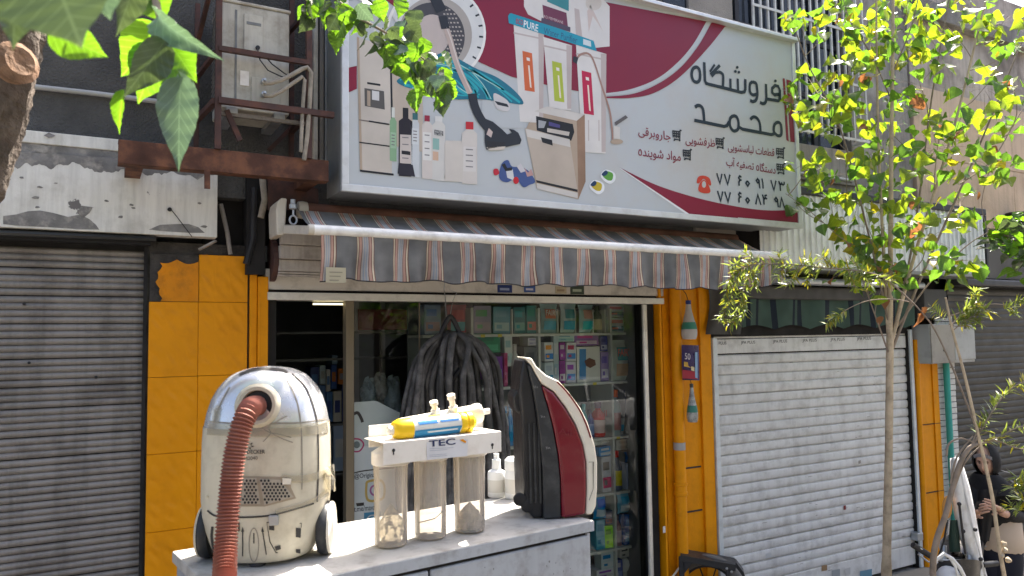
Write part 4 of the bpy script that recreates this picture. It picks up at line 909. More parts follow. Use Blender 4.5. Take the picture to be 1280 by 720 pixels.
scrap([(1054.5,632),(1057.5,631.5),(1057.5,637),(1054.5,637.5)], (.20,.03,.03)); scrap([(1027,707),(1034,706),(1034,713),(1027,714)], (.30,.20,.11))
scrap([(1040,713),(1050,711),(1050,720),(1040,722)], (.30,.33,.35)); scrap([(1056,711),(1063,709),(1063,718),(1056,720)], (.5,.5,.5)); scrap([(1075,714),(1090,711),(1090,722),(1075,724)], (.12,.25,.34)); scrap([(957,692),(964,691),(964,697),(957,698)], (.5,.52,.54)); scrap([(1073,576),(1076,575),(1076,579),(1073,580)], (.3,.28,.26))
lk = MB().box(SR1-.12, SR1-.03, -.06, .02, .28, .36); lk.build('shutter_lock', M['steel'], WSH, bevel=.008)
# recess above it with folded green awning
RA = thing('folded_awning', ((SR0+SR1)/2, -.05, z2_), 'folded dark green awning with navy stripes and scalloped edge over the white shutter', 'awning')
za1 = PY(960, 374, -.06).z
def fold(u, v):
    x = lerp(PY(926, 400, -.06).x, SR1-.02, u); ph = u*2*3.1416*5.2
    low = PY(930, 410, -.06).z + (.045*abs(math.sin(ph*.5+.4))**.7 - .03)
    return (x, -.06-.02*math.sin(ph+v), lerp(za1, low+.01, v))
fm_ = MB().grid(fold, 120, 5); fm_.m = []
for j in range(5):
    for i in range(120): fm_.m.append(1 if (i % 17) in (2, 3, 4) or (i % 23) in (9, 10) else 0)
fm_.build('valance', [M['greenaw'], M['navyaw']], RA, smooth=70)
MB().box(SR0-.05, SR1, .0, .03, z2_-.05, za1+.5).build('dark_backing', M['blackgap'], RA)
MB().box(PY(920, 360, -.04).x, SR1, -.10, .0, za1, za1+.12).build('folded_canvas', M['tarp'], RA, bevel=.02)
MB().tube([(SR0+.5, -.16, za1+.16), (SR1, -.16, za1+.16)], .035, 12).build('awning_roller', M['steel'], RA, smooth=40)
TP = MB().grid(lambda u, v: PY(lerp(884, 928, u)+3*math.sin(v*4), lerp(352, 418, v), -.07+.03*math.sin(u*9+v*3)), 12, 10).build('tarpaulin', M['tarp'], smooth=70)
tag(TP, 'dark grey tarpaulin flap hanging beside the orange pillar over the white shutter', 'tarpaulin')
# white corrugated fascia
yc = -.30
c0_, c1_ = PY(950, 305, yc).x, PY(1230, 300, yc).x; cz0, cz1 = PY(1230, 343, yc).z, PY(1231, 270, yc).z
CF = thing('corrugated_fascia', ((c0_+c1_)/2, yc, cz0), 'long white corrugated sheet metal fascia with black trim right of the sign', 'fascia')
cs = MB(); npit = int((c1_-c0_)/.075); pts = []
for i in range(npit):
    x = c0_+i*.075; pts += [(x, yc), (x+.03, yc), (x+.037, yc-.014), (x+.058, yc-.014), (x+.065, yc)]
pts.append((c1_, yc)); k = len(pts)
cs.add([(x, y, cz0) for x, y in pts]+[(x, y, cz1) for x, y in pts], [(i, i+1, k+i+1, k+i) for i in range(k-1)])
cs.build('corrugated_sheet', M['corr'], CF)
MB().box(c0_, c1_, yc+.01, 0, cz0+.005, cz1-.005).build('box_core', M['blackgap'], CF)
MB().box(c0_, c1_+.02, yc-.03, 0, cz1, cz1+.07).build('top_trim', M['blackpl'], CF, bevel=.008)
MB().box(c1_, c1_+.035, yc-.02, 0, cz0-.03, cz1).build('end_trim', M['blackpl'], CF, bevel=.004)
MB().box(c0_, c1_+.03, yc-.018, 0, cz0-.035, cz0).build('bottom_trim', M['signside'], CF, bevel=.004)
# ledge pipes above it
tag(MB().tube([PY(995, 216, -.04), PY(1065, 226, -.04)], .018, 8).build('conduit_pipe', M['pipegrey'], smooth=40), 'short grey conduit on the concrete band right of the sign', 'pipe')
tag(MB().box(PY(995, 240, 0).x, 7.6, -.05, -.004, PY(1020, 247, 0).z-.03, PY(1020, 247, 0).z+.015).build('drip_ledge', M['blackpl']), 'dark metal ledge below the barred window', 'ledge')

# ---- neighbour building at the far right
xn0 = 7.64
NB = thing('stone_building', (10.5, .3, 0), 'tan stone building with brown concrete upper wall at the far right', 'building')
ztn = 5.05
zz2 = PY(1190, 333, -.02).z
for j, (za_, zb2) in enumerate(((zz2+.28, 4.28), (4.283, ztn))):
    for i in range(4): MB().box(xn0+i*1.9+.002, xn0+(i+1)*1.9-.002, -.03, .3, za_, zb2-.003).build('stone_panel', M['tan'], NB, bevel=.003, seg=1)
MB().box(xn0, 15.2, -.01, .3, ztn, 6.4).build('upper_wall', M['browncon'], NB)
MB().box(xn0, 15.2, -.12, .3, ztn+.75, ztn+.95).build('string_course', M['concrete'], NB, bevel=.01)
MB().box(xn0, 15.2, -.06, .3, zz2-.12, zz2+.28).build('lintel', mat('dark_lintel', (.10,.095,.09), .8, var=.3), NB)
MB().box(xn0, 15.2, .3, 4, 0, 6.4).build('building_core', M['browncon'], NB)
MB().box(xn0, 15.2, .2, .3, 0, zz2).build('dark_recess', M['blackgap'], NB)
vx = PY(1268, 277, -.1)
vb = MB()
for i in range(5): vb.lathe([(.09,0),(.105,.008),(.105,.03),(.09,.036)], 14, (vx.x, -.12, vx.z-.10+i*.042))
tag(vb.build('vent_cowl', M['fshutter'], smooth=30), 'brown ribbed vent cowl on the tan wall at the far right edge', 'vent')
# orange post beside the white shutter, brick strip, teal pipe, meter box
xp0, xp1 = SR1+.01, PY(1176, 560, 0).x
P3 = thing('orange_post', ((xp0+xp1)/2, .05, 0), 'orange painted post with a slim pipe right of the white shutter', 'post')
zp = PY(1160, 417, 0).z
MB().box(xp0, xp1, .0, .22, 0, zp).build('post_core', M['orange'], P3, bevel=.008)
xv = PY(1151, 560, -.03).x
MB().tube([(xv, -.03, 0), (xv, -.03, zp-.06)], .028, 12).build('slim_pipe', M['orange'], P3, smooth=40)
MB().lathe([(.028,-.04),(.036,-.035),(.036,.035),(.028,.04)], 12, (xv, -.03, PY(1151, 455, -.03).z), cap=False).build('pipe_collar', M['orange'], P3, smooth=40)
MB().box(xp1-.10, xp1-.004, -.014, .0, .02, zp-.02).build('face_board', M['orange'], P3, bevel=.003)
for z in (1.42, .72): MB().box(xp0+.002, xp1, -.0165, -.0002, z, z+.006).build('board_joint', M['mortar'], P3)
bx0, bx1 = xp1+.01, PY(1199, 560, 0).x
BK = thing('brick_pier', ((bx0+bx1)/2, .05, 0), 'narrow whitewashed brick pier right of the orange post behind the teal pipe', 'pier')
MB().box(bx0, bx1, .012, .2, 0, 2.6).build('pier_core', M['mortar'], BK)
bh = .062; hw = (bx1-bx0)
bka = MB().box(0, hw*.62-.004, 0, .02, 0, bh-.007).build('brick', M['wbrick'], BK, bevel=.003, seg=1, loc=(0,0,0)); bkb = MB().box(0, hw*.38-.004, 0, .02, 0, bh-.007).build('brick', M['wbrick'], BK, bevel=.003, seg=1, loc=(0,0,0))
for i in range(41):
    z = .02+i*bh
    for o_, x in (((bka, bx0), (bkb, bx0+hw*.62)) if i % 2 else ((bkb, bx0), (bka, bx0+hw*.38))):
        l_ = V((x, random.uniform(-.004, .002), z))
        if i < 1: o_.location = l_-WLOC[BK.name]
        else: dup(o_, l_, BK)
tq = PY(1186, 520, -.05)
tag(MB().tube([(tq.x, -.05, 0), (tq.x+.0, -.05, PY(1183, 452, -.05).z)], .032, 12).build('drainpipe', M['teal'], smooth=40), 'teal plastic drainpipe on the whitewashed brick pier', 'pipe')
ym = -.2
m0, m1 = PY(1165, 455, ym), PY(1220, 452, ym); mzt = PY(1190, 405, ym).z; mx_ = PY(1193, 430, ym).x
MT = thing('meter_box', ((m0.x+m1.x)/2, ym, m0.z), 'grey double door electric meter box on the wall above the teal pipe', 'meter box')
MB().box(m0.x, m1.x, ym+.01, -.0, m0.z-.0, mzt).build('box_body', M['meter'], MT, bevel=.006)
MB().box(m0.x+.004, mx_-.003, ym-.004, ym+.0095, m0.z+.005, mzt-.005).build('door', mat('meter_door_beige', (.33,.31,.28), .55, var=.12, dirt=((.2,.18,.16), .5, 6)), MT, bevel=.004)
MB().box(mx_+.003, m1.x-.004, ym-.004, ym+.0095, m0.z+.03, mzt-.0).build('door', M['meter'], MT, bevel=.004)
MB().lathe([(.012,0),(.012,.01),(0,.011)], 10, PY(1180, 438, ym-.005), (0,-1,0)).build('lock', M['blackpl'], MT)
MB().box(PY(1206, 408, ym).x-.02, PY(1206, 408, ym).x+.02, ym-.008, ym-.004, PY(1206, 411, ym).z, PY(1206, 405, ym).z).build('slot', M['blackpl'], MT)
MB().box(PY(1161, 370, ym).x, PY(1190, 380, ym).x, -.15, 0, PY(1170, 398, -.1).z, PY(1170, 362, -.1).z).build('cable_box', mat('black_cable_box', (.06,.06,.06), .6), MT, bevel=.01)
# far shutter
FS = thing('roller_shutter', (10.5, .05, 0), 'closed grey brown roller shutter at the far right behind the woman', 'roller shutter')
fsl = slat_mesh(bx1+.02, 15, [(a*.8, b*.072/.0365) for a, b in prof], .06).build('slat', M['fshutter'], FS, smooth=50, loc=(0,0,0))
for i in range(39):
    if i == 0: fsl.location = V((0, 0, .06))-WLOC[FS.name]
    else: dup(fsl, (random.uniform(-.003, .003), random.uniform(-.002, .002), .06+i*.072), FS)
MB().box(bx1+.02, 15, .063, .07, .03, zz2).build('shutter_backing', M['blackgap'], FS)
MB().box(bx1+.02, 15, .02, .09, 0, .06).build('bottom_rail', M['fshutter'], FS, bevel=.006)
MB().box(bx1+.02, 15, -.10, .06, .06+39*.072+.02, zz2-.13).build('shutter_box', mat('dark_shutter_box', (.045,.045,.05), .5), FS, bevel=.02)

# ---- the other side of the street: unseen building front, added to throw sunlight back into the shade
OB = thing('facade_across', (4, -17, 0), 'pale plastered apartment building added unseen across the street behind the camera', 'building')
opl = mat('ochre_plaster', (.26,.22,.18), .9, var=.2, dirt=((.15,.12,.1), .5, 1)); 
MB().box(-24, 34, -17.6, -17, 0, 8.5).build('plaster_wall', opl, OB)
ow = MB().box(-.7, .7, -.02, .04, 0, 1.5).build('window', mat('dark_far_glass', (.03,.035,.04), .1), OB, loc=(0,0,0)); first = True
for i in range(18):
    for z in (3.4, 6.2):
        l_ = (-22+i*3.1, -16.98, z)
        if first: ow.location = V(l_)-WLOC[OB.name]; first = False
        else: dup(ow, l_, OB)
od = MB().box(-1.1, 1.1, -.02, .05, 0, 2.5).build('shop_front', mat('far_shutter_paint', (.12,.13,.14), .5), OB, loc=(0,0,0))
for i in range(17):
    l_ = (-20+i*3.1, -16.97, .05)
    if i == 0: od.location = V(l_)-WLOC[OB.name]
    else: dup(od, l_, OB)
tag(MB().box(-30, 40, -17, -13.6, -.134, .0).build('far_pavement', M['paving']), kind='structure')

# ================================================================== GREY CABINET AND THE APPLIANCES ON IT
ZT = 1.80
def RP(x, y, p0, n): d = ray(x, y); return CAM + d*((V(p0)-CAM).dot(n)/d.dot(n))
cA, cB, cC = PZ(215, 689, ZT), PZ(276, 747, ZT), PZ(742, 650, ZT)
cD = cA + (cC-cB)*1.0
cmid = (cA+cB+cC+cD)/4
CB = thing('metal_cabinet', (cmid.x, cmid.y, 0), 'tall grey painted steel cabinet with a dusty top standing before the shop', 'cabinet')
ins = lambda p, d: p + (V((cmid.x, cmid.y, p.z))-p).normalized()*d
dz = lambda p, z: V((p.x, p.y, z))
MB().hexa([dz(p, ZT-.032) for p in (cB, cC, cD, cA)], [dz(p, ZT) for p in (cB, cC, cD, cA)]).build('cabinet_top', M['cabtop'], CB, bevel=.004)
lipm = MB(); fn_ = (cC-cB).normalized(); fo_ = V((fn_.y, -fn_.x, 0))
lipm.hexa([dz(cB, ZT-.034)+fo_*.002, dz(cC, ZT-.034)+fo_*.002, dz(cC, ZT-.003)+fo_*.002, dz(cB, ZT-.003)+fo_*.002], [dz(cB, ZT-.034)+fo_*.0005, dz(cC, ZT-.034)+fo_*.0005, dz(cC, ZT-.003)+fo_*.0005, dz(cB, ZT-.003)+fo_*.0005])
lipm.build('front_lip', M['cabinet'], CB)
q4 = [ins(p, .03) for p in (cB, cC, cD, cA)]
MB().hexa([dz(p, .06) for p in q4], [dz(p, ZT-.034) for p in q4]).build('carcass', M['blackgap'], CB)
q5 = [ins(p, .06) for p in (cB, cC, cD, cA)]
MB().hexa([dz(p, 0) for p in q5], [dz(p, .06) for p in q5]).build('plinth', M['blackpl'], CB)
fl, fr_ = ins(cB, .012), ins(cC, .012); fl.z = fr_.z = 0
ft = (fl-fr_).length; tsplit = None
for i in range(200):      # door split seen at px x = 537
    p = dz(lerp(fl, fr_, i/200), 1.7)
    v = p-CAM; xx = 640+FPX*v.dot(RT)/v.dot(FW)
    if xx > 537: tsplit = i/200; break
def door(t0, t1, z0, z1, name='door'):
    a, b = lerp(fl, fr_, t0), lerp(fl, fr_, t1)
    return MB().hexa([dz(a, z0), dz(b, z0), dz(b, z0)-fo_*.02, dz(a, z0)-fo_*.02], [dz(a, z1), dz(b, z1), dz(b, z1)-fo_*.02, dz(a, z1)-fo_*.02]).build(name, M['cabinet'], CB, bevel=.005)
d1 = door(.0, tsplit-.003, .10, ZT-.046); d2 = door(tsplit+.003, 1, .10, ZT-.046)
for (t, dd) in ((tsplit-.04, d1), (tsplit+.04, d2)):
    p = lerp(fl, fr_, t)+fo_*.02; MB().bar(dz(p, 1.0), dz(p, 1.16), .016).build('handle', M['steel'], dd, bevel=.003)
sl_, sb_ = ins(cB, .014), ins(cA, .014)
MB().hexa([dz(sl_, .08), dz(sb_, .08), dz(sb_, .08)+fn_*.012, dz(sl_, .08)+fn_*.012], [dz(sl_, ZT-.04), dz(sb_, ZT-.04), dz(sb_, ZT-.04)+fn_*.012, dz(sl_, ZT-.04)+fn_*.012]).build('side_panel', M['cabinet'], CB)
sr_, sq_ = ins(cC, .014), ins(cD, .014)
MB().hexa([dz(sr_, .08), dz(sq_, .08), dz(sq_, .08)-fn_*.012, dz(sr_, .08)-fn_*.012], [dz(sr_, ZT-.04), dz(sq_, ZT-.04), dz(sq_, ZT-.04)-fn_*.012, dz(sr_, ZT-.04)-fn_*.012]).build('side_panel', M['cabinet'], CB)
hp = lerp(cA, cB, .12); MB().tube([dz(hp, ZT-.06)-fn_*.004, dz(hp, ZT-.075)-fn_*.03, dz(hp, ZT-.11)-fn_*.03, dz(hp, ZT-.125)-fn_*.004], .006, 8).build('side_catch', M['steel'], CB, smooth=40)

# ---- silver vacuum cleaner standing on end
pf_ = PZ(334, 712, ZT); toC = V((CAM.x-pf_.x, CAM.y-pf_.y, 0)).normalized(); rtH = V((RT.x, RT.y, 0)).normalized()
nV = (toC*math.cos(R(14)) - rtH*math.sin(R(14))).normalized(); uV = V((-nV.y, nV.x, 0))
if uV.dot(rtH) < 0: uV = -uV
pc = pf_ - toC*.150; zC = zc(dz(pc, 2.0)); sV = zC/FPX
zTop = PD(337, 458, zC).z; zBot = ZT+.012
rows = [(457.4,14),(458.5,34),(460.5,54),(464,74),(469,92),(476,106),(485,120),(497,133),(513,143),(530,149.5),(550,153),(580,154),(620,154),(640,150),(656,143),(670,134),(682,124),(688,116),(690,106)]
VZ = []
for y, w in rows:
    f = (690-y)/(690-457.4); a = w/2*sV
    VZ.append((lerp(zBot, zTop, f), a*.985, .150*(w/154)**(.85 if y < 600 else .45)))
def vsec(z, a, b_, n=48, e=2.5):
    out = []
    for j in range(n):
        t_ = 6.28319*j/n; c_, s_ = math.cos(t_), math.sin(t_)
        out.append(dz(pc, z) + uV*(a*math.copysign(abs(c_)**(2/e), c_) + .0) + nV*(b_*math.copysign(abs(s_)**(2/e), s_)))
    return out
VAC = thing('vacuum_cleaner', (pc.x, pc.y, ZT), 'silver and yellowed cream vacuum cleaner standing on end with a terracotta hose', 'vacuum cleaner')
def loft(secs, cap0, cap1):
    m = MB(); n = len(secs[0])
    for s_ in secs: m.v += s_
    for i in range(len(secs)-1):
        for j in range(n): m.f.append([i*n+j, i*n+(j+1) % n, (i+1)*n+(j+1) % n, (i+1)*n+j]); m.m.append(0)
    if cap0: m.f.append(list(range(n))[::-1]); m.m.append(0)
    if cap1: m.f.append([(len(secs)-1)*n+j for j in range(n)]); m.m.append(0)
    return m
secT = [vsec(*r) for r in VZ[:10]]; secB = [vsec(*r) for r in VZ[9:]]
allm = loft([vsec(*r) for r in VZ], True, True)
bvV = BVHTree.FromPolygons([tuple(p) for p in allm.v], allm.f)
loft(secT, True, False).build('top_shell', M['silver'], VAC, smooth=60)
loft([vsec(VZ[9][0], VZ[9][1]+.0015, VZ[9][2]+.0015)]+secB[1:], False, True).build('lower_shell', M['vcream'], VAC, smooth=60)
def onV(x, y, off=.0015):
    h = bvV.ray_cast(CAM, ray(x, y).normalized())
    if h[0] is None:
        h = bvV.find_nearest(PD(x, y, zC-.05))
    return h[0] + h[1]*(off if h[1].dot(ray(x, y)) < 0 else -off)
def nrmV(x, y):
    h = bvV.ray_cast(CAM, ray(x, y).normalized()); n = h[1]
    return n if n.dot(ray(x, y)) < 0 else -n
def vstroke(pts, wpx, m, name, off=.0015, closed=False, smooth=True):
    q = spl(pts, 6, closed) if smooth else pts
    P_ = [onV(x, y, off) for x, y in q]; mid = q[len(q)//2]
    mb = MB(); k = len(q); L_ = []; R_ = []
    for i in range(k):
        a = q[i-1] if (i or closed) else q[0]; b_ = q[(i+1) % k] if (i < k-1 or closed) else q[-1]
        dx, dy = b_[0]-a[0], b_[1]-a[1]; l = math.hypot(dx, dy) or 1; ox, oy = -dy/l*wpx/2, dx/l*wpx/2
        L_.append(onV(q[i][0]+ox, q[i][1]+oy, off)); R_.append(onV(q[i][0]-ox, q[i][1]-oy, off))
    kk = k if closed else k-1
    mb.add(L_+R_, [(i, (i+1) % k, k+(i+1) % k, k+i) for i in range(kk)]); return mb.build(name, m, VAC, smooth=60)
def vpoly(pts, m, name, off=.0018, n=6):
    xs = [p[0] for p in pts]; cx, cy = sum(xs)/len(xs), sum(p[1] for p in pts)/len(pts)
    dense = []
    for i in range(len(pts)):
        a, b_ = pts[i], pts[(i+1) % len(pts)]
        for j in range(n): dense.append((lerp(a[0], b_[0], j/n), lerp(a[1], b_[1], j/n)))
    mb = MB(); k = len(dense); rings = (1, .66, .33)
    for r_ in rings: mb.v += [onV(lerp(cx, x, r_), lerp(cy, y, r_), off) for x, y in dense]
    mb.v.append(onV(cx, cy, off))
    for r_ in range(2):
        for i in range(k): mb.f.append([r_*k+i, r_*k+(i+1) % k, (r_+1)*k+(i+1) % k, (r_+1)*k+i]); mb.m.append(0)
    for i in range(k): mb.f.append([2*k+i, 2*k+(i+1) % k, 3*k]); mb.m.append(0)
    return mb.build(name, m, VAC, smooth=60)
dk = paint((.045,.042,.04)); gd = mat('grimy_grey', (.30,.27,.22), .5, var=.2)
vstroke([(299.6,468.5),(316,462.6),(333.6,461.3),(353,463),(359,466)], 3.2, dk, 'carry_handle_slot')
vstroke([(359,475),(366.7,491),(373,510),(376.5,541),(377.5,590),(377,612)], 1.6, gd, 'shell_seam'); vstroke([(364.8,467.5),(382,485),(393,514),(396.8,539.5),(397.4,586),(396,627)], 2.0, dk, 'shell_seam')
vstroke([(287,484),(276,505),(268,528)], 1.4, gd, 'shell_seam')
vstroke([(259.7,638),(271,645),(298.6,646.5),(331.6,645),(358.9,639),(392,629)], 2.2, dk, 'lower_seam')
vstroke([(262,527),(300,529.5),(345,529),(380,528),(411,523)], 2.0, gd, 'shell_joint'); 
tp_ = vstroke([(260,536),(300,538),(345,538),(380,537),(412,533)], 15, M['tape'], 'sticky_tape', .003)
vstroke([(258.8,620),(262,621)], 3, M['tape'], 'sticky_tape', .003); vstroke([(352,597),(380,598),(411,590)], 9, M['tape'], 'sticky_tape', .003); vstroke([(345,640),(385,628),(411,612)], 5, M['tape'], 'sticky_tape', .003)
vpoly([(266,512),(272,505),(277,510),(274,530),(266,528)], M['tape'], 'sticky_tape', .003)
bag = MB().add([(p+V((random.uniform(-.006,.006), random.uniform(-.006,.006), random.uniform(-.008,.008)))) for p in [onV(x, y, .004+.014*random.random()) for y in (582,592,602,612) for x in (404,408,411.5,412.5)]], [(r_*4+c_, r_*4+c_+1, r_*4+c_+5, r_*4+c_+4) for r_ in range(3) for c_ in range(3)])
bag.build('torn_tape', M['tape'], VAC)
ring_c = onV(322, 507, -.004); ring_n = (nrmV(322, 507)*.8+nV*.5).normalized()
MB().lathe([(17.5*sV,.0),(26.5*sV,-.006),(26*sV,.010),(22*sV,.018),(18*sV,.016),(17.5*sV,.004)], 32, ring_c, ring_n, cap=False).build('hose_port', M['vcream'], VAC, smooth=50)
MB().lathe([(.0,.0045),(18.2*sV,.0045)], 24, ring_c, ring_n, cap=False).build('port_shadow', M['blackpl'], VAC)
hq = [ring_c+ring_n*.0, ring_c+ring_n*.035-uV*.006-V((0,0,.004)), PD(311, 513, zC-.215), PD(302, 533, zC-.245), PD(293, 570, zC-.265), PD(287, 620, zC-.285), PD(283, 670, zC-.315), PD(281, 712, zC-.36), PD(279.5, 750, zC-.42), PD(278.5, 800, zC-.47), PD(278, 900, zC-.50), PD(277, 1100, zC-.51)]
def spl3(pts, n):
    o = []
    for i in range(len(pts)-1):
        a, b_, c_, d_ = pts[max(i-1,0)], pts[i], pts[i+1], pts[min(i+2,len(pts)-1)]
        for j in range(n):
            s_ = j/n; o.append(.5*((2*b_)+(c_-a)*s_+(2*a-5*b_+4*c_-d_)*s_*s_+(3*b_-a-3*c_+d_)*s_**3))
    o.append(pts[-1]); return o
def resample(pts, step):
    o = [pts[0]]; acc = 0
    for a, b_ in zip(pts, pts[1:]):
        l = (b_-a).length; t_ = step-acc
        while t_ <= l: o.append(a+(b_-a)*(t_/l)); t_ += step
        acc = (acc+l) % step
    return o
def corr_hose(pts, r, pitch, depth, n=14):
    q = resample(spl3(pts, 12), pitch/4); rs = [r-depth*(.5+.5*math.cos(6.28319*i/4)) for i in range(len(q))]
    return MB().tube(q, rs, n)
corr_hose(hq, .0285, .0088, .0062, 16).build('hose', M['hose'], VAC, smooth=60)
# vent with honeycomb holes
vg = mat('vent_beige', (.42,.375,.30), .5, var=.12)
g1 = [(305.4,597),(321,597),(325.8,630),(301.5,630)]; g2 = [(324.8,598),(350,599.5),(366.6,621),(330.7,631)]
vpoly([(300,595),(352,596),(363,597),(364,610),(370,623),(331,633),(299,633)], mat('vent_shade', (.36,.30,.22), .5), 'vent_recess', .001)
vpoly(g1, vg, 'vent_grille', .003); vpoly(g2, vg, 'vent_grille', .003)
def inside(p, poly):
    c_ = False; j = len(poly)-1
    for i in range(len(poly)):
        if (poly[i][1] > p[1]) != (poly[j][1] > p[1]) and p[0] < (poly[j][0]-poly[i][0])*(p[1]-poly[i][1])/(poly[j][1]-poly[i][1])+poly[i][0]: c_ = not c_
        j = i
    return c_
hm = MB()
for i in range(9):
    for j in range(16):
        x, y = 300+j*4.5+(i % 2)*2.25, 600.5+i*3.9
        if any(inside((x+dx, y+dy), g_) for g_ in (g1, g2) for dx, dy in ((0,0),)) and all(any(inside((x+dx, y+dy), g_) for g_ in (g1, g2)) for dx, dy in ((-1.6,0),(1.6,0),(0,-1.6),(0,1.6))):
            hm.poly([onV(x+1.55*math.cos(a), y+1.75*math.sin(a), .0042) for a in [q*1.0472+.5 for q in range(6)]])
tag(hm.build('vent_hole', M['blackpl'], VAC), kind='stuff')
vpoly([(353,597),(364,598),(363,605),(353,605)], M['ivory'], 'latch', .006)
lq = [onV(x, y, .002) for x, y in ((337,643.5),(348.5,643),(349,655),(337.5,655.5))]
MB().hexa(lq, [p+nV*.012 for p in lq]).build('latch', M['steel'], VAC, bevel=.002)
vstroke([(333.5,653),(376.5,654),(374.5,691),(345,690.5),(337.5,677)], 1.3, dk, 'cover_seam', closed=True, smooth=False)
for p4 in ([(336.5,657),(343,657),(343,663),(336.5,662)],[(369.5,659.5),(376,660),(375.5,672),(369.5,671)],[(343,683),(350.5,681),(351,686),(345,688)],[(369.5,686),(375,686),(375,691),(369.5,690.5)]): vpoly(p4, dk, 'cover_slot', .002, 2)
vstroke(ell(317.5,681,6,21,0,340,18), 1.3, gd, 'rating_oval', closed=True, smooth=False); vstroke([(317.5,666),(317.5,679)], 1.5, dk, 'oval_line')
vstroke([(303.5,664),(303.5,695)], 1.4, dk, 'arrow_line'); vstroke([(328.5,664),(333,693)], 1.4, dk, 'arrow_line')
vpoly([(303.5,658),(305.5,664.5),(301.8,664.5)], dk, 'arrow_head', .002, 2); vpoly([(328,658),(330.5,664.5),(326.8,664.5)], dk, 'arrow_head', .002, 2)
vpoly([(298,653),(300,653),(300,664),(298,664)], dk, 'cover_slot', .002, 2); vstroke([(266,658),(265,672),(268,690)], 3, dk, 'cover_seam')
vstroke([(296,707),(320,708.5),(343,705)], 2.2, gd, 'skid_line')
for body_, tl_2, tr_2, bl_2, o_ in (('BLACK & DECKER', (283,562.6), (331.5,562), (283,567.6), .015), ('VM2040', (301.5,571), (322,570), (301.5,575.6), 0)):
    text_quad(b := MB(), body_, tl_2, tr_2, bl_2, lambda x, y: onV(x, y, .0016), o_); b.build('lettering', dk, VAC)
for a in range(6): vstroke([(311.5+2*math.cos(a*1.047), 557+1.6*math.sin(a*1.047)), (311.5+6*math.cos(a*1.047+.2), 557+4.6*math.sin(a*1.047+.2)), (311.5+3*math.cos(a*1.047+.7), 557+2.4*math.sin(a*1.047+.7))], .8, dk, 'flower_petal')
for pts in ([(322,530),(331,537),(339,541),(350,543),(364,547)],[(339,541),(333,548),(329,552)],[(339,541),(336,533),(346,527),(352,523),(359,520)],[(339,541),(352,548),(366,553)]): vstroke(pts, 1.1, gd, 'scratch')
def wheel(contact, ax, rr, th, par, m1, m2):
    c_ = contact+V((0,0,rr))
    MB().lathe([(rr*.55,0),(rr*.93,.003),(rr,.012),(rr,th-.012),(rr*.93,th-.002),(rr*.6,th)], 28, c_, ax).build('wheel', m1, par, smooth=40)
    MB().lathe([(rr*.97,th-.004),(rr*.95,th+.002),(rr*.6,th+.007),(.0,th+.009)], 28, c_, ax, cap=False).build('wheel_cover', m2, par, smooth=60)
wc_ = dz(pc, ZT)+uV*.146+nV*.012; wheel(wc_, uV, .073, .036, VAC, M['dkgrey'], M['ivory'])
wl_ = dz(pc, ZT)-uV*.140+nV*.012; wheel(wl_, -uV, .073, .034, VAC, M['dkgrey'], M['vcream'])
MB().lathe([(.02,0),(.024,.004),(.02,.014)], 14, dz(pc, ZT)+nV*.10).build('front_castor', M['dkgrey'], VAC)

# ---- triple water filter
t1, t2, t3 = PZ(497, 686, ZT), PZ(547, 676, ZT), PZ(596.5, 667.5, ZT)
ef = (t3-t1); ef.z = 0; ef.normalize(); nf = V((ef.y, -ef.x, 0))
if nf.dot(CAM-t1) < 0: nf = -nf
rT = .049
cs_ = [t - nf*rT*.9 for t in (t1, t2, t3)]
WF = thing('water_filter', (cs_[1].x, cs_[1].y, ZT), 'white triple water filter with three clear canisters on the grey cabinet', 'water filter')
PF0 = cs_[0] + nf*.072
fc = [RP(x, y, PF0, nf) for x, y in ((479,580),(627,566.5),(628,540),(477,552.5))]
zb0 = (fc[0].z+fc[1].z)/2; zt0 = (fc[2].z+fc[3].z)/2; xl_, xr2 = fc[0], fc[1]
def bp(p, z, d): return V((p.x, p.y, z)) - nf*d
MB().hexa([bp(xl_, zb0, 0), bp(xr2, zb0, 0), bp(xr2, zt0, 0), bp(xl_, zt0, 0)], [bp(xl_, zb0, .003), bp(xr2, zb0, .003), bp(xr2, zt0, .003), bp(xl_, zt0, .003)]).build('front_plate', M['wsteel'], WF, bevel=.004)
MB().hexa([bp(xl_, zt0-.003, .0032), bp(xr2, zt0-.003, .0032), bp(xr2, zt0, .0032), bp(xl_, zt0, .0032)], [bp(xl_, zt0-.003, .135), bp(xr2, zt0-.003, .135), bp(xr2, zt0, .135), bp(xl_, zt0, .135)]).build('top_plate', M['wsteel'], WF, bevel=.001)
bl_ = RP(461, 545, PF0-nf*.137, nf); br2 = RP(604, 530, PF0-nf*.137, nf); zup = RP(461, 532, PF0-nf*.137, nf).z
MB().hexa([bp(dz(bl_,0), zt0-.03, 0), bp(dz(br2,0), zt0-.03, 0), bp(dz(br2,0), zup, 0), bp(dz(bl_,0), zup, 0)], [bp(dz(bl_,0), zt0-.03, .003), bp(dz(br2,0), zt0-.03, .003), bp(dz(br2,0), zup, .003), bp(dz(bl_,0), zup, .003)]).build('back_plate', M['wsteel'], WF, bevel=.008)
for x, y in ((492, 563), (615.5, 556)):
    p = RP(x, y, PF0+nf*.0008, nf)
    k_ = MB().lathe([(.005,0),(0,.0003)], 12, p, nf, cap=False); k_.add([p+ef*.002, p-ef*.002, p-ef*.002-V((0,0,.013)), p+ef*.002-V((0,0,.013))], [(0,1,2,3)])
    k_.build('keyhole', M['blackpl'], WF)
lbq = [RP(x, y, PF0+nf*.001, nf) for x, y in ((534,575),(584,570),(585,549),(533,553))]
MB().poly(lbq).build('paper_label', paint((.60,.60,.62)), WF)
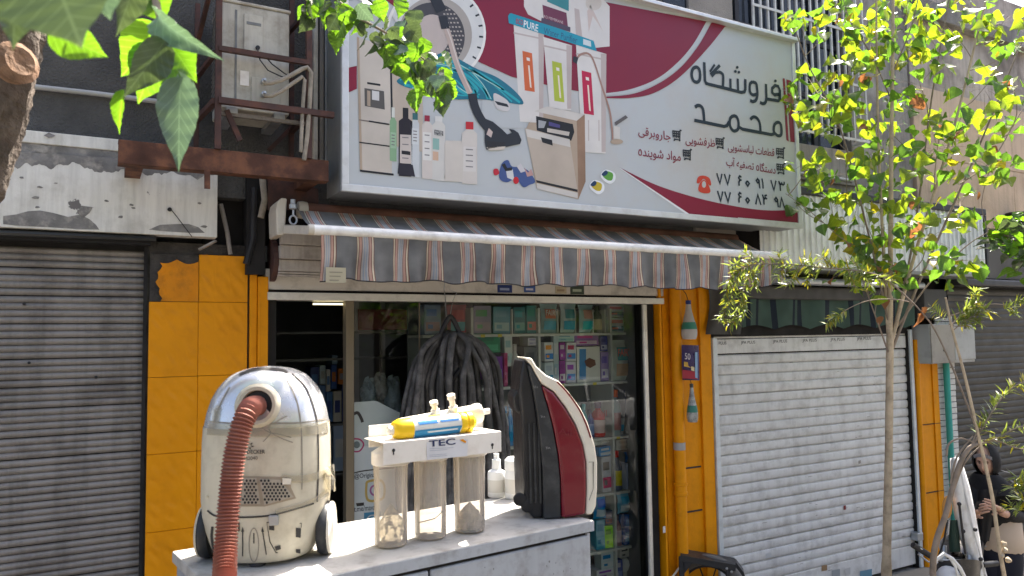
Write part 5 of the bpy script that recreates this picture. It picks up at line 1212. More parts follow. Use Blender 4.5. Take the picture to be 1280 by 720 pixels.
text_quad(b := MB(), 'TEC', (536,550.8), (569,547.6), (536.5,558.8), lambda x, y: RP(x, y, PF0+nf*.002, nf), .02); b.build('lettering', paint((.025,.035,.10)), WF)
lnm = MB()
for y0 in (561, 563.5, 569, 571): lnm.ribbon([RP(537, y0, PF0+nf*.002, nf), RP(558+random.random()*10, y0-1.6, PF0+nf*.002, nf)], .0012, nf)
lnm.build('printed_line', paint((.35,.38,.45)), WF)
MB().poly([RP(x, y, PF0+nf*.0022, nf) for x, y in ((575,549.5),(579,549),(583,552),(582,554),(577,551.5))]).build('label_tear', M['orange'], WF)
for i, c_ in enumerate(cs_):
    hh = zb0+.02-ZT; pr_ = [(.040,.0),(.046,.004),(.047,.02),(.0485,hh*.75),(.0505,hh*.9),(.053,hh*.93),(.053,hh)]
    mb = MB(); n_ = 40; q_ = 0
    for r_, h_ in pr_: mb.v += [dz(c_, ZT+.002+h_)+(ef*math.cos(6.28319*j/n_)+nf*math.sin(6.28319*j/n_))*(r_*(1+.012*((j//2) % 2))) for j in range(n_)]
    for k_ in range(len(pr_)-1):
        for j in range(n_): mb.f.append([k_*n_+j, k_*n_+(j+1) % n_, (k_+1)*n_+(j+1) % n_, (k_+1)*n_+j]); mb.m.append(0)
    mb.f.append(list(range(n_))[::-1]); mb.m.append(0)
    can = mb.build('canister', M['clear'], WF, smooth=30)
    MB().lathe([(.054,-.006),(.056,-.004),(.056,.03),(.03,.045)], 24, dz(c_, zb0-.004)).build('canister_head', M['wsteel'], WF, smooth=30)
    if i != 1:
        rk = MB(); sg = 14; hR = .085 if i == 2 else .115
        for a_ in range(sg+1):
            for b_ in range(sg):
                th_ = a_/sg; w_ = .034*math.sin(3.14*min(.999, .25+th_*.75))*(1+.25*math.sin(b_*2.1+a_*.7+i)); rk.v.append(dz(c_, ZT+.006+hR*th_)+(ef*math.cos(6.283*b_/sg)+nf*math.sin(6.283*b_/sg))*w_)
        for a_ in range(sg):
            for b_ in range(sg): rk.f.append([a_*sg+b_, a_*sg+(b_+1) % sg, (a_+1)*sg+(b_+1) % sg, (a_+1)*sg+b_]); rk.m.append(0)
        rk.build('residue' if i == 2 else 'crumpled_filter', M['rock'] if i == 2 else M['tape'], can)
    else: MB().tube([dz(c_, ZT+.05)+ef*-.04, dz(c_, ZT+.063)+nf*.03, dz(c_, ZT+.072)+ef*.042], .0015, 5).build('bent_wire', M['rustdark'], can)
# cartridges lying on it
def cartridge(x0, y0, x1, y1, r, back, name, lab, sections):
    P0 = PF0-nf*back; a = RP(x0, y0, P0, nf); b_ = RP(x1, y1, P0, nf); ax = (b_-a); L_ = ax.length; ax.normalize()
    T = thing(name, (a+b_)/2-V((0,0,r)), lab, 'filter cartridge')
    for nm, pr2_, m_ in sections: MB().lathe([(rr*r, h_*L_) for rr, h_ in pr2_], 24, a, ax).build(nm, m_, T, smooth=40)
    return T, a, ax, L_
yel = mat('yellow_cap_plastic', (.80,.52,.015), .35, var=.06)
FCt, fa_, fax, fL = cartridge(484, 538.5, 592, 526.5, .031, .045, 'filter_cartridge', 'yellow capped filter cartridge with blue and white label lying on the water filter',
    [('end_nozzle', [(.3,0),(.42,.01),(.42,.05),(.5,.06)], M['ivory']), ('end_cap', [(.5,.055),(.8,.075),(1.0,.13),(1.02,.25),(1.0,.252)], yel), ('label_sleeve', [(.985,.25),(.985,.80)], paint((.66,.66,.62), .3)),
     ('end_cap', [(1.0,.80),(1.05,.81),(1.05,.86),(.93,.87),(.93,.885),(1.05,.895),(1.05,.945),(.6,.985),(.55,1.0)], yel)])
lp_ = MB(); 
fup = V((0,0,1)); fv = fax.cross(fup).normalized(); fw = fv.cross(fax)
def onC(t_, a_, r=.0309): return fa_+fax*(fL*t_)+(nf*math.cos(R(a_))+fw*math.sin(R(a_)))*r
def cpatch(t0, t1, a0, a1, m_, nm, r=.0309):
    MB().grid(lambda u, v: onC(lerp(t0, t1, u)+.008*math.sin(v*6+u*8), lerp(a0, a1, v), r), 10, 8).build(nm, m_, FCt, smooth=60)
cpatch(.26, .79, -70, -8, paint((.03,.22,.42)), 'blue_print', .0312); cpatch(.30, .52, 20, 42, paint((.04,.20,.5)), 'blue_print', .0313); cpatch(.55, .77, 22, 36, paint((.04,.16,.42)), 'blue_print', .0313); cpatch(.40, .75, -30, -20, paint((.6,.65,.66)), 'white_print', .0315); cpatch(.44, .60, 55, 95, yel, 'yellow_print', .0314)
WCt, wa_, wax, wL = cartridge(496, 536, 607, 514.5, .029, .085, 'filter_cartridge', 'white cylindrical filter cartridge lying behind the yellow one with white fittings',
    [('body', [(.5,0),(.95,.03),(1,.06),(1,.86),(1.08,.87),(1.08,.92),(.6,.95)], M['ivory']), ('end_nozzle', [(.32,.94),(.32,1.04)], M['wsteel'])])
for t_, up_ in ((.40,.04),(.60,.052)):
    p = wa_+wax*(wL*t_)+V((0,0,.026))+nf*.012
    ft_ = MB().lathe([(.014,0),(.014,.012),(.009,.014),(.009,up_*.7),(.013,up_*.72),(.013,up_)], 12, p, (ef*-.3+V((0,0,1))+nf*.2)).build('elbow_fitting', M['ivory'], WCt, smooth=40)
# ---- red and black vacuum cleaner standing on end
pr0 = PZ(700, 649, ZT); tC = V((CAM.x-pr0.x, CAM.y-pr0.y, 0)).normalized()
nR = (tC*math.cos(R(13))+rtH*math.sin(R(13))).normalized()
RV = thing('vacuum_cleaner', (pr0.x-nR.x*.1, pr0.y-nR.y*.1, ZT), 'red and black vacuum cleaner with an ivory spine standing on end', 'vacuum cleaner')
def rpt(x, y, d=0):
    p = RP(x, y, pr0+nR*0, nR); p.z = max(p.z, ZT+.003); return p + nR*d
def slab(pts, front, back, m_, nm, bev=.012, seg=3):
    return MB().prism([rpt(x, y, front) for x, y in pts], -nR*(front+back)).build(nm, m_, RV, bevel=bev, seg=seg, smooth=50)
blackP = [(660,456),(664,458),(669,468),(676,480),(684.3,507),(692,537.7),(697.4,568),(700.5,598.8),(701.5,652),(680,653),(679,592),(675,541),(668,492)]
slab(blackP, 0, .19, M['dkgrey'], 'base_shell', .006)
slab([(656,449),(661,455),(669,490),(676,541),(680,592),(681,652.5),(668,651),(657,634),(655,590),(654,550),(653,515),(650,490),(652,468)], -.016, .20, M['blackpl'], 'underside', .010)
for x in (661, 667, 673): MB().prism([rpt(x, 530, -.0145), rpt(x+2.2, 530, -.0145), rpt(x+5, 630, -.0145), rpt(x+2.5, 630, -.0145)], nR*.004).build('underside_rib', M['dkgrey'], RV)
slab([(676.5,481),(692,490.5),(707,510.5),(719.4,532),(728.5,556.5),(732.4,577.4),(733,611),(731.6,643),(702,651),(701,598.8),(698,568),(692.6,537.7),(684.9,507)], .006, .19, M['redgloss'], 'red_cover', .010)
slab([(656,446.7),(664.4,447.6),(670.5,458),(682.7,469),(698,476),(710,489),(725.5,510),(734.7,528.5),(743.3,556),(746.5,577.4),(746.5,611),(744.8,633),(740,643),(732.2,643),(733.6,611),(733,577.4),(729,556),(720,531),(707.5,509.5),(692.5,489.5),(677,479.5),(670,468),(664,456)], .003, .17, M['ivory'], 'spine', .006)
rs_ = MB(); rs_.ribbon([rpt(x, y, .0052) for x, y in spl([(696,477),(708,489.5),(723,510.5),(732,529.5),(738,547)], 6)], .006, nR); rs_.build('red_pinstripe', M['redgloss'], RV)
sm_ = MB(); sm_.ribbon([rpt(x, y, .0048) for x, y in ((735.5,577.5),(741,577),(741,611),(736,625))], .0016, nR); sm_.build('seam', dk, RV)
slab([(645,507),(644.5,497),(650,489),(665,490),(668,500),(667,516),(655,520),(648,516)], -.05, .17, M['blackpl'], 'cord_flap', .006)
for x, y in ((651, 626), (660.5, 634)):
    c_ = rpt(x, y, -.03); MB().lathe([(.014,0),(.021,.003),(.021,.014),(.014,.017)], 20, c_-nR*.0, nR).build('wheel', M['blackpl'], RV, smooth=40)
for x, y in ((667,482),(676,519),(682.5,558)):
    ptm = MB()
    for k_ in range(3): ptm.ribbon([rpt(x+k_*2, y+k_*.4, .0016), rpt(x+k_*2+1, y+3, .0016)], .0014, nR)
    ptm.build('moulded_mark', paint((.3,.3,.3)), RV)
text_quad(b := MB(), 'Ali', (697,534), (713,537), (697,541), lambda x, y: rpt(x, y, .0165)); b.build('scratched_word', paint((.17,.022,.03)), RV)
# white jars behind it
M['jarwhite'] = mat('white_jar', (.78,.78,.76), .4, var=.05)
for (x, y, w, h, neck, lab) in ((621,623,23,44,True,'white jar with a narrow neck beside the water filter'), (643.5,625,25,50,False,'stout white jar half hidden behind the red vacuum cleaner')):
    p = PZ(x, y, ZT); s_ = zc(p)/FPX; r_ = w/2*s_; p = p+V((p.x-CAM.x, p.y-CAM.y, 0)).normalized()*r_; H_ = h*s_
    T = thing('jar', p, lab, 'jar')
    MB().lathe([(r_*.9,0),(r_,.004),(r_,H_*.66),(r_*.9,H_*.72)], 20, p).build('jar_body', M['jarwhite'], T, smooth=50)
    if neck: MB().lathe([(r_*.9,H_*.72),(r_*.5,H_*.78),(r_*.48,H_*1.05),(r_*.3,H_*1.07),(r_*.3,H_*1.22),(0,H_*1.23)], 16, p).build('cap', M['jarwhite'], T, smooth=40)
    else: MB().lathe([(r_*.96,H_*.72),(r_*1.0,H_*.74),(r_*.98,H_*.95),(r_*.7,H_*1.02),(0,H_*1.03)], 20, p).build('cap', M['jarwhite'], T, smooth=40)
    MB().lathe([(r_*1.006,H_*.15),(r_*1.006,H_*.5)], 20, p, cap=False).build('label', paint((.62,.60,.55)), T, smooth=60)

# ---- bundle of dusty black vacuum hoses hanging from the header
yh = -.2
HB = thing('hose_bundle', PY(566, 600, yh), 'bundle of dusty black vacuum hoses hanging from a hook in the doorway', 'hoses')
rng_ = random.Random(3)
for i in range(34):
    t_ = (i*.5 % 1 + i/68 + .01) % 1; xe_ = lerp(503, 634, t_) ; lay = rng_.uniform(-.08, .06)+.09*math.sin(t_*3.14); xa_ = lerp(555, 580, t_)
    k_ = (xe_-568)/66
    pts = [PY(lerp(562, 575, t_), 428+4*abs(k_), yh-lay*.3), PY(568+k_*20, 417+5*abs(k_)**1.5+rng_.uniform(-2,3), yh-lay*.8), PY(568+k_*43+rng_.uniform(-5,5), 434+10*abs(k_)+rng_.uniform(-5,4), yh-lay*1.2), PY(568+k_*57+rng_.uniform(-7,5), 476+rng_.uniform(-6,6), yh-lay*1.3), PY(xe_+rng_.uniform(-6,6), 555, yh-lay), PY(xe_+k_*4, 640+rng_.uniform(-10,10), yh-lay*.8), PY(568+k_*50, 720, yh-lay*.5)]
    q_ = resample(spl3(pts, 8), .006); rr = rng_.uniform(.019, .025)
    MB().tube(q_, [rr-.0014*(j % 2) for j in range(len(q_))], 8).build('hose', M['dustrub'], HB, smooth=70)
MB().tube(spl3([PY(548, 432, yh-.05), PY(553, 413, yh-.06), PY(561, 397, yh-.07), PY(566, 399, yh-.07), PY(574, 416, yh-.08), PY(579, 440, yh-.09), PY(579, 455, yh-.09), PY(569, 470, yh-.08), PY(563, 480, yh-.05)], 8), .017, 10).build('carry_loop', M['blackpl'], HB, smooth=60)
MB().tube([PY(558, 399, yh-.07), PY(556.5, 372, yh), PY(555, 362, -.05), PY(556, 352, -.05)], .003, 6).tube([PY(562, 398, yh-.07), PY(566, 376, yh), PY(571, 366, -.05), PY(562, 362, -.05)], .0025, 6).build('wire_hook', M['steel'], HB)

# ================================================================== SHELVES AND GOODS BEHIND THE GLASS
YG = .40
SHF = thing('display_shelf', (3.4, YG+.2, .14), 'white display shelves of cleaning goods behind the shop window', 'shelf')
shz = [PY(785, y, YG).z for y in (415.5, 475.5, 544, 612.5, 682, 752)]
xsl = PY(528, 400, YG).x; xsr = PY(803.5, 500, YG).x
for i, z in enumerate(shz):
    x0 = xsl if i < 1 else PY(586, 450, YG).x
    MB().box(x0, xsr, YG-.01, YG+.30, z-.022, z).build('shelf_board', M['shelf'], SHF, bevel=.002, seg=1)
for px in (590, 674, 764, 803.5):
    x = PY(px, 460, YG).x; MB().box(x-.010, x+.010, YG-.012, YG+.3, .15, HZ-.02).build('upright', M['shelf'], SHF)
for px in (640, 697, 719, 741, 756):
    x = PY(px, 400, YG).x; MB().box(x-.004, x+.004, YG-.005, YG+.3, shz[0], HZ-.03).build('divider', M['shelf'], SHF)
MB().box(xsl, xsr, YG+.30, YG+.32, .15, HZ).build('back_board', mat('shelf_back', (.10,.115,.12), .7), SHF)
rgd = random.Random(17)
for i, z in enumerate(shz):
    for px in (600, 622, 655, 684, 702, 728, 748, 770, 792):
        if rgd.random() < .6:
            q_ = PY(px+rgd.uniform(-6, 6), 500, YG); MB().box(q_.x-.018, q_.x+.018, YG-.0135, YG-.0112, z-.024, z-.002).build('price_tag', paint((.62,.61,.55)) if rgd.random() < .7 else paint((.6,.5,.05)), SHF)
def goods(kind, x0, y0, x1, y1, col, lab, acc=None, acc2=None, word=None, wc=(.8,.8,.8), yoff=0, snap=True, cat=None, group=None):
    Y = YG+.02+yoff; pa_, pb_ = PY(x0, (y0+y1)/2, Y), PY(x1, (y0+y1)/2, Y); cx = (x0+x1)/2
    zt_, zb_2 = PY(cx, y0, Y).z, PY(cx, y1, Y).z
    if snap:
        for z in shz:
            if abs(z-zb_2) < .06: zb_2 = z+.001
    X, w, h = (pa_.x+pb_.x)/2, (pb_.x-pa_.x), zt_-zb_2; r = w/2
    cats = {'box': 'box', 'bottle': 'bottle', 'bag': 'pouch', 'tub': 'tub', 'roll': 'roll', 'bulb': 'light bulb', 'spray': 'bottle'}
    names = {'box': 'product_box', 'bottle': 'detergent_bottle', 'bag': 'product_pouch', 'tub': 'plastic_tub', 'roll': 'paper_roll', 'bulb': 'light_bulb', 'spray': 'spray_bottle'}
    T = thing(names[kind], (X, Y+.06, zb_2), lab, cat or cats[kind], group)
    def sat(c):
        l_ = sum(c)/3; return tuple(max(.004, min(.8, l_+(q-l_)*1.55)) for q in c)
    col = sat(col); acc = sat(acc) if acc else None; acc2 = sat(acc2) if acc2 else None
    m_ = paint(col, .4); a_ = paint(acc or tuple(min(1, c*1.6+.1) for c in col), .4); a2 = paint(acc2 or (.05,.08,.2), .4)
    f_ = lambda u, v, d=0: (X-r+w*u, Y-d, zb_2+h*v)
    def patch(u0, v0, u1, v1, mm, nm, d=.0015): return MB().poly([f_(u0,v0,d), f_(u1,v0,d), f_(u1,v1,d), f_(u0,v1,d)]).build(nm, mm, T)
    if kind == 'box':
        MB().box(X-r, X+r, Y, Y+min(.2, max(.05, w*.8)), zb_2, zb_2+h).build('carton', m_, T, bevel=.002, seg=1)
        patch(.08, .12, .92, .42, a_, 'printed_panel'); patch(.12, .62, .75, .85, a2, 'printed_title'); patch(.2, .2, .5, .34, a2, 'printed_picture', .0025)
    elif kind == 'bag':
        MB().grid(lambda u, v: f_(.5+(u-.5)*(1-.12*math.sin(v*3.14)+.05*(v > .9)), v, .05*math.sin(u*3.14)*math.sin(min(1, v*1.1)*3.14)**.6+.004*math.sin(u*20+v*11)), 8, 10).build('pouch_film', m_, T, smooth=70)
        MB().grid(lambda u, v: f_(.15+u*.7, .12+v*.3, .055*math.sin((.15+u*.7)*3.14)*math.sin(min(1, (.12+v*.3)*1.1)*3.14)**.6+.006), 6, 3).build('printed_panel', a_, T, smooth=70)
        MB().grid(lambda u, v: f_(.2+u*.6, .5+v*.32, .055*math.sin((.2+u*.6)*3.14)*math.sin(min(1, (.5+v*.32)*1.1)*3.14)**.6+.006), 6, 3).build('printed_title', a2, T, smooth=70)
    elif kind in ('bottle', 'spray'):
        cyl = (X, Y+r, zb_2)
        MB().lathe([(r*.92,0),(r,h*.02),(r,h*.55),(r*.9,h*.66),(r*.42,h*.78),(r*.38,h*.84)], 18, cyl).build('bottle_body', m_, T, smooth=50)
        MB().lathe([(r*.48,h*.83),(r*.5,h*.99),(r*.35,h)], 14, cyl).build('cap', a2, T, smooth=40)
        MB().lathe([(r*1.012,h*.12),(r*1.012,h*.5)], 18, cyl, cap=False).build('label', a_, T, smooth=60)
    elif kind == 'tub':
        MB().lathe([(r*.9,0),(r,h*.8)], 20, (X, Y+r, zb_2)).build('tub_body', m_, T, smooth=50); MB().lathe([(r*1.05,h*.8),(r*1.05,h*.97),(r*.9,h)], 20, (X, Y+r, zb_2)).build('lid', a_, T, smooth=40)
        MB().lathe([(r*.93,h*.2),(r*.98,h*.6)], 20, (X, Y+r-.002, zb_2), cap=False).build('label', a2, T, smooth=60)
    elif kind == 'roll':
        MB().lathe([(h*.15,0),(h*.5,.003),(h*.5,w*.8),(h*.35,w*.9),(h*.12,w)], 16, (X-r, Y+h/2, zb_2+h/2), (1,0,0)).build('roll_body', m_, T, smooth=50); MB().lathe([(h*.505,w*.2),(h*.505,w*.45)], 16, (X-r, Y+h/2, zb_2+h/2), (1,0,0), cap=False).build('paper_band', a_, T, smooth=60)
    elif kind == 'bulb':
        MB().lathe([(r*.35,0),(r*.4,h*.3),(r*.7,h*.42),(r,h*.68),(r*.85,h*.9),(r*.4,h*.99),(0,h)], 18, (X, Y+r, zb_2)).build('globe', m_, T, smooth=60); MB().lathe([(r*.42,0),(r*.46,h*.28)], 14, (X, Y+r, zb_2)).build('base', a_, T)
    T.rotation_euler = (rgd.uniform(-.015,.03), rgd.uniform(-.025,.025), rgd.uniform(-.13,.13))
    if word:
        text_quad(b := MB(), word, (.15, 0), (.85, 0), (.15, 1), lambda u, v: f_(.14+.72*(u-.15)/.7, .60+.18*(1-v), .062 if kind == 'bag' else (.004 if kind == 'box' else .006)), .02)
        b.build('lettering', paint(wc), T)
    return T
G = goods
W_, LB, NV_, TL, GR = (.55,.56,.56), (.35,.45,.52), (.03,.05,.16), (.05,.26,.28), (.30,.33,.34)
# top row
G('box', 530,381,551,413, (.20,.24,.30), 'dim blue grey carton at the left end of the top shelf', (.28,.20,.22), (.10,.16,.30))
G('bag', 558,381,583,413, (.30,.12,.13), 'round red and teal pack on the top shelf behind the hose hook', (.20,.36,.38), (.42,.14,.14))
G('box', 592,382,614,413, (.26,.24,.30), 'mauve carton with a green lid on the top shelf left of the teal tubes', (.36,.30,.34), (.10,.22,.12))
G('box', 617,383,638,413, (.12,.22,.26), 'dark teal carton with white lines on the top shelf', (.32,.40,.40), (.16,.26,.30))
G('box', 643,384,657,413, (.06,.15,.16), 'narrow dark green carton at the right end of the teal cartons', (.22,.34,.32), (.06,.24,.26)); G('box', 658,382,671,413, (.08,.20,.20), 'green carton with a pink band on the top shelf', (.42,.20,.18), (.05,.22,.18))
G('bag', 675,380,696,413, (.25,.34,.34), 'grey green pouch marked with a red oval on the top shelf', (.16,.34,.42), (.40,.16,.11), 'FAIRY', (.6,.5,.45))
G('bag', 699,380,719,413, (.42,.50,.50), 'big rounded pale pack with a blue edge on the top shelf', (.06,.28,.38), (.10,.22,.26)); G('bag', 721,381,741,413, (.36,.46,.45), 'pale teal pouch beside the big rounded pack', (.10,.36,.38), (.42,.28,.24)); G('bottle', 744,382,755,413, (.10,.12,.09), 'dark olive bottle on the top shelf', (.34,.33,.22), (.06,.07,.05))
G('box', 759,381,783,396, (.45,.47,.52), 'upper of two white and navy cartons stacked on the top shelf', (.03,.06,.16), (.35,.10,.12), snap=False); G('box', 759,397,785,413, (.48,.50,.54), 'lower of two white and navy cartons stacked on the top shelf', (.04,.10,.20), (.35,.12,.12)); G('bottle', 788,382,797,413, (.05,.09,.07), 'dark green slim bottle at the right end of the top shelf', (.22,.26,.16), (.02,.03,.03))
# second row
G('box', 593,416.5,625,441, (.02,.17,.09), 'green carton with a pale emblem right of the hose bundle', (.10,.32,.20), (.02,.12,.07), snap=False)
G('box', 602,446,629,474, (.16,.07,.24), 'purple carton under the green one right of the hose bundle', (.22,.30,.38), (.10,.04,.20)); G('box', 629.5,441,634,474, (.35,.10,.18), 'narrow pink carton standing beside the purple carton', (.45,.2,.28), (.3,.05,.1))
G('box', 631,420,641,458, (.55,.58,.57), 'tall white carton left of the white paper roll', (.45,.55,.56), (.30,.40,.42), yoff=.03, snap=False); G('bottle', 642,430,652,474, (.50,.52,.52), 'white bottle standing behind the top of the red vacuum cleaner', (.4,.42,.42), (.45,.45,.45)); G('box', 653,433,671,474, (.14,.15,.16), 'dark carton with a white lid above the red vacuum cleaner', (.40,.40,.40), (.08,.09,.1)); G('box', 659,422,671,432, (.52,.52,.55), 'small white carton on top of the dark carton', (.42,.42,.48), (.3,.3,.4), snap=False)
G('box', 680,428,692,452, (.56,.58,.58), 'white carton with an orange top edge and blue picture', (.06,.18,.40), (.55,.28,.10), snap=False); G('box', 680,453,692,474, (.52,.58,.60), 'white carton under the orange topped one', (.10,.26,.42), (.4,.45,.5)); G('box', 693,420,699,474, (.40,.46,.48), 'slim pale grey carton on the second shelf', (.30,.38,.42), (.5,.52,.54)); G('box', 699.5,428,707,450, (.20,.06,.20), 'narrow purple carton upper one', (.28,.10,.28), (.5,.45,.5), snap=False); G('box', 699.5,451,707,474, (.22,.07,.22), 'narrow purple carton lower one on the second shelf', (.55,.52,.55), (.18,.05,.18))
G('box', 708,428,720,451, (.58,.58,.60), 'white carton with maroon title left of the blue striped carton', (.10,.22,.44), (.30,.05,.10), snap=False); G('box', 708,452,720,474, (.58,.58,.62), 'white carton with purple title left of the blue striped carton', (.12,.24,.46), (.28,.12,.36)); G('box', 698,417,718,427, (.44,.52,.52), 'flat pale teal carton on top of the purple cartons', (.30,.42,.44), (.2,.3,.36), snap=False)
gx = G('box', 722,433,750,475, (.62,.63,.60), 'large white carton with a blue stripe and a brown hexagon picture', (.60,.61,.58), (.60,.61,.58)); 
G('box', 719,417,748,432, (.22,.14,.28), 'flat purple and white carton lying on the large white carton', (.52,.45,.52), (.42,.12,.26), snap=False); G('box', 751.5,420,760,439, (.08,.09,.22), 'small navy carton right of the large white carton', (.42,.44,.54), (.03,.04,.14), snap=False); G('box', 751.5,440,761,474, (.30,.26,.42), 'lilac carton right of the large white carton', (.54,.54,.60), (.16,.14,.34))
G('bag', 766,425,788,470, (.42,.46,.42), 'silver green pouch with big red word beside the teal carton', (.34,.24,.16), (.05,.20,.20), 'FAIRY', (.6,.10,.05)); G('box', 790,421,801,452, (.48,.54,.56), 'white and blue carton at the right end of the second shelf', (.12,.08,.2), (.04,.18,.36), snap=False); G('box', 789,454,802,474, (.42,.46,.54), 'small pale blue house shaped carton under the white and blue one', (.55,.56,.6), (.2,.26,.44))
def gp(x0, y0, x1, y1, col, nm, Y=YG+.017): return MB().poly([PY(x0, y1, Y), PY(x1, y1, Y), PY(x1, y0, Y), PY(x0, y0, Y)]).build(nm, paint(col, .4), gx)
gp(725,436,733,474, (.02,.20,.46), 'blue_stripe'); MB().poly([PY(x, y, YG+.0155) for x, y in ((731,451),(737,447),(744,450),(745,456),(738,460),(733,457))]).build('hexagon_picture', paint((.14,.06,.04)), gx)
# third row
for i, (x, c_, t_) in enumerate(((633.5,(.5,.52,.52),'white'),(640,(.05,.24,.46),'blue'),(646.5,(.35,.42,.44),'grey'))): G('bottle', x-3.2,508-i*3,x+3.2,558, c_, 'slim %s bottle in the gap between the hoses and the red vacuum' % t_, (.4,.15,.16) if i == 0 else (.05,.3,.5), (.05,.2,.36), snap=False)
G('bottle', 727,505,736,544, (.12,.30,.32), 'teal bottle left of the dark blue bottle on the third shelf', (.4,.46,.46), (.2,.4,.4)); G('bottle', 736.5,512,744.5,544, (.04,.06,.18), 'dark blue small bottle left of the red bottle', (.25,.3,.45), (.02,.02,.05)); G('bottle', 745,503,760,544, (.42,.03,.05), 'red detergent bottle with a white label on the third shelf', (.60,.50,.48), (.10,.06,.10), 'Pril', (.5,.06,.06))
G('bottle', 766,487,779,543, (.30,.36,.36), 'clear bottle with an orange cap on the third shelf', (.40,.24,.24), (.55,.16,.05)); G('bag', 781,487,799,520, (.03,.035,.07), 'black pouch with white lettering standing on the tub', (.42,.30,.16), (.05,.09,.22), 'finish', (.75,.75,.8), snap=False); G('tub', 781,522,799,543, (.58,.60,.60), 'white tub with a blue print under the black pouch', (.5,.52,.52), (.14,.34,.48))
# fourth row
G('roll', 741,549,763,557, (.55,.56,.55), 'white paper roll lying on top of the blue and white carton', (.40,.42,.42), snap=False); G('box', 748,558.5,765,570, (.04,.22,.42), 'small blue and white carton on the fourth shelf', (.5,.54,.56), (.5,.54,.56), snap=False); G('box', 752,571,765,612, (.50,.50,.52), 'white and magenta carton with a grey corner on the fourth shelf', (.40,.03,.14), (.22,.20,.19))
G('box', 769,549,796,562, (.48,.48,.46), 'flat off white carton lying above the yellow bottle', (.40,.40,.38), (.34,.34,.33), snap=False); G('bottle', 768,564,780,611, (.10,.12,.16), 'dark bottle with red cap and yellow label on the fourth shelf', (.50,.45,.12), (.40,.03,.03)); G('bag', 782,564,801,577, (.04,.10,.22), 'crumpled dark blue pouch on the white and blue carton', (.12,.26,.40), (.3,.3,.34), snap=False); G('box', 782,578,803,611, (.40,.44,.54), 'white carton with dark blue waves on the fourth shelf', (.03,.07,.30), (.08,.2,.44))
# fifth row
G('bag', 742,617,757,648, (.10,.26,.46), 'glossy blue and white pouch above the teal carton', (.45,.52,.56), (.04,.14,.40), snap=False); G('box', 744,650,756,681, (.14,.30,.38), 'teal carton left of the lime green carton', (.24,.42,.48), (.06,.2,.3)); G('box', 757,657,767,680, (.26,.52,.03), 'lime green carton on the fifth shelf', (.36,.62,.10), (.10,.24,.02)); G('box', 757,638,766,656, (.05,.06,.09), 'small black carton on the lime green carton', (.25,.14,.12), (.1,.1,.14), snap=False)
G('bag', 771,615,787,641, (.20,.36,.46), 'round blue and white pouch leaning on top of the fifth shelf goods', (.5,.56,.58), (.05,.30,.44), snap=False); G('bag', 788,612,804,635, (.34,.36,.33), 'clear pouch with red tabs on the fifth shelf', (.42,.08,.08), (.44,.44,.4), snap=False); G('bottle', 771,644,779,681, (.20,.13,.14), 'slim brownish pink bottle beside the blue carton', (.35,.3,.34), (.06,.05,.06)); G('box', 779.5,643,791,681, (.04,.12,.30), 'tall blue carton with pale bubbles on the fifth shelf', (.24,.40,.54), (.10,.22,.42))
for r_ in range(3):
    for c_ in range(2): G('box', 792.5+c_*6, 641+r_*13.3, 798+c_*6, 653.6+r_*13.3, (.40,.26,.06), 'mustard yellow carton in the %s of its stack, %s' % (('top row','middle row','bottom row')[r_], ('against the tall blue carton','nearer the shelf end')[c_]), (.46,.32,.10), (.30,.18,.04), snap=False, group='stacked mustard cartons on the fifth shelf')
# sixth row
G('box', 752,690,767,711, (.46,.52,.52), 'pale carton with a small blue figure leaning on the sixth shelf', (.52,.55,.54), (.05,.18,.32), snap=False); G('box', 745,711.5,770,722, (.55,.55,.56), 'long white carton under the leaning pale carton', (.45,.45,.47), (.2,.1,.3)); G('box', 774,684,787,697, (.54,.53,.50), 'white carton with dark dots on the sixth shelf', (.48,.47,.45), (.06,.06,.06), snap=False); G('box', 788,681,807,699, (.36,.06,.12), 'pink and grey carton at the right of the sixth shelf', (.30,.28,.28), (.06,.05,.06), snap=False); G('bulb', 780,698,796,724, (.60,.62,.60), 'white light bulb standing on the sixth shelf', (.4,.42,.42)); G('bottle', 798,698,807,724, (.40,.03,.05), 'red small bottle right of the light bulb', (.5,.2,.2), (.3,.02,.03)); G('box', 768,700,779,724, (.10,.12,.26), 'dark blue carton left of the light bulb', (.2,.24,.4), (.4,.4,.45))

# ---- deeper in the shop, left half
def inbox(x0, y0, x1, y1, Y, col, lab, cat='box', name='product_box', acc=None):
    a, b_ = PY(x0, y0, Y), PY(x1, y1, Y); T = thing(name, ((a.x+b_.x)/2, Y+.1, b_.z), lab, cat)
    MB().box(a.x, b_.x, Y, Y+.18, b_.z, a.z).build('carton', paint(col), T, bevel=.003, seg=1)
    if acc: MB().box(lerp(a.x, b_.x, .15), lerp(a.x, b_.x, .8), Y-.002, Y-.0005, lerp(b_.z, a.z, .3), lerp(b_.z, a.z, .7)).build('printed_panel', paint(acc), T)
    return T
YI = 1.5
RS = thing('wall_shelf', (1.9, YI+.2, .14), 'dark steel shelf rack deep inside the shop left of the hoses', 'shelf')
for x in (446, 479): a = PY(x, 450, YI); MB().box(a.x-.02, a.x+.02, YI, YI+.04, .14, 2.75).build('rack_post', mat('grey_rack_%d' % x, (.30,.31,.32), .5), RS)
for y in (447, 414, 528, 590): a = PY(440, y, YI); MB().box(PY(345, y, YI).x, PY(560, y, YI).x, YI+.0, YI+.35, a.z-.02, a.z).build('rack_shelf', mat('rack_shelf_%d' % y, (.16,.165,.17), .5), RS)
tag(MB().box(PY(448, 400, YI-.02).x, PY(552, 400, YI-.02).x, YI-.02, YI+.2, PY(500, 412, YI).z, PY(500, 387, YI).z).build('red_carton', paint((.22,.03,.04))), 'long dark red carton high in the dim shop interior', 'box')
rb_ = random.Random(5)
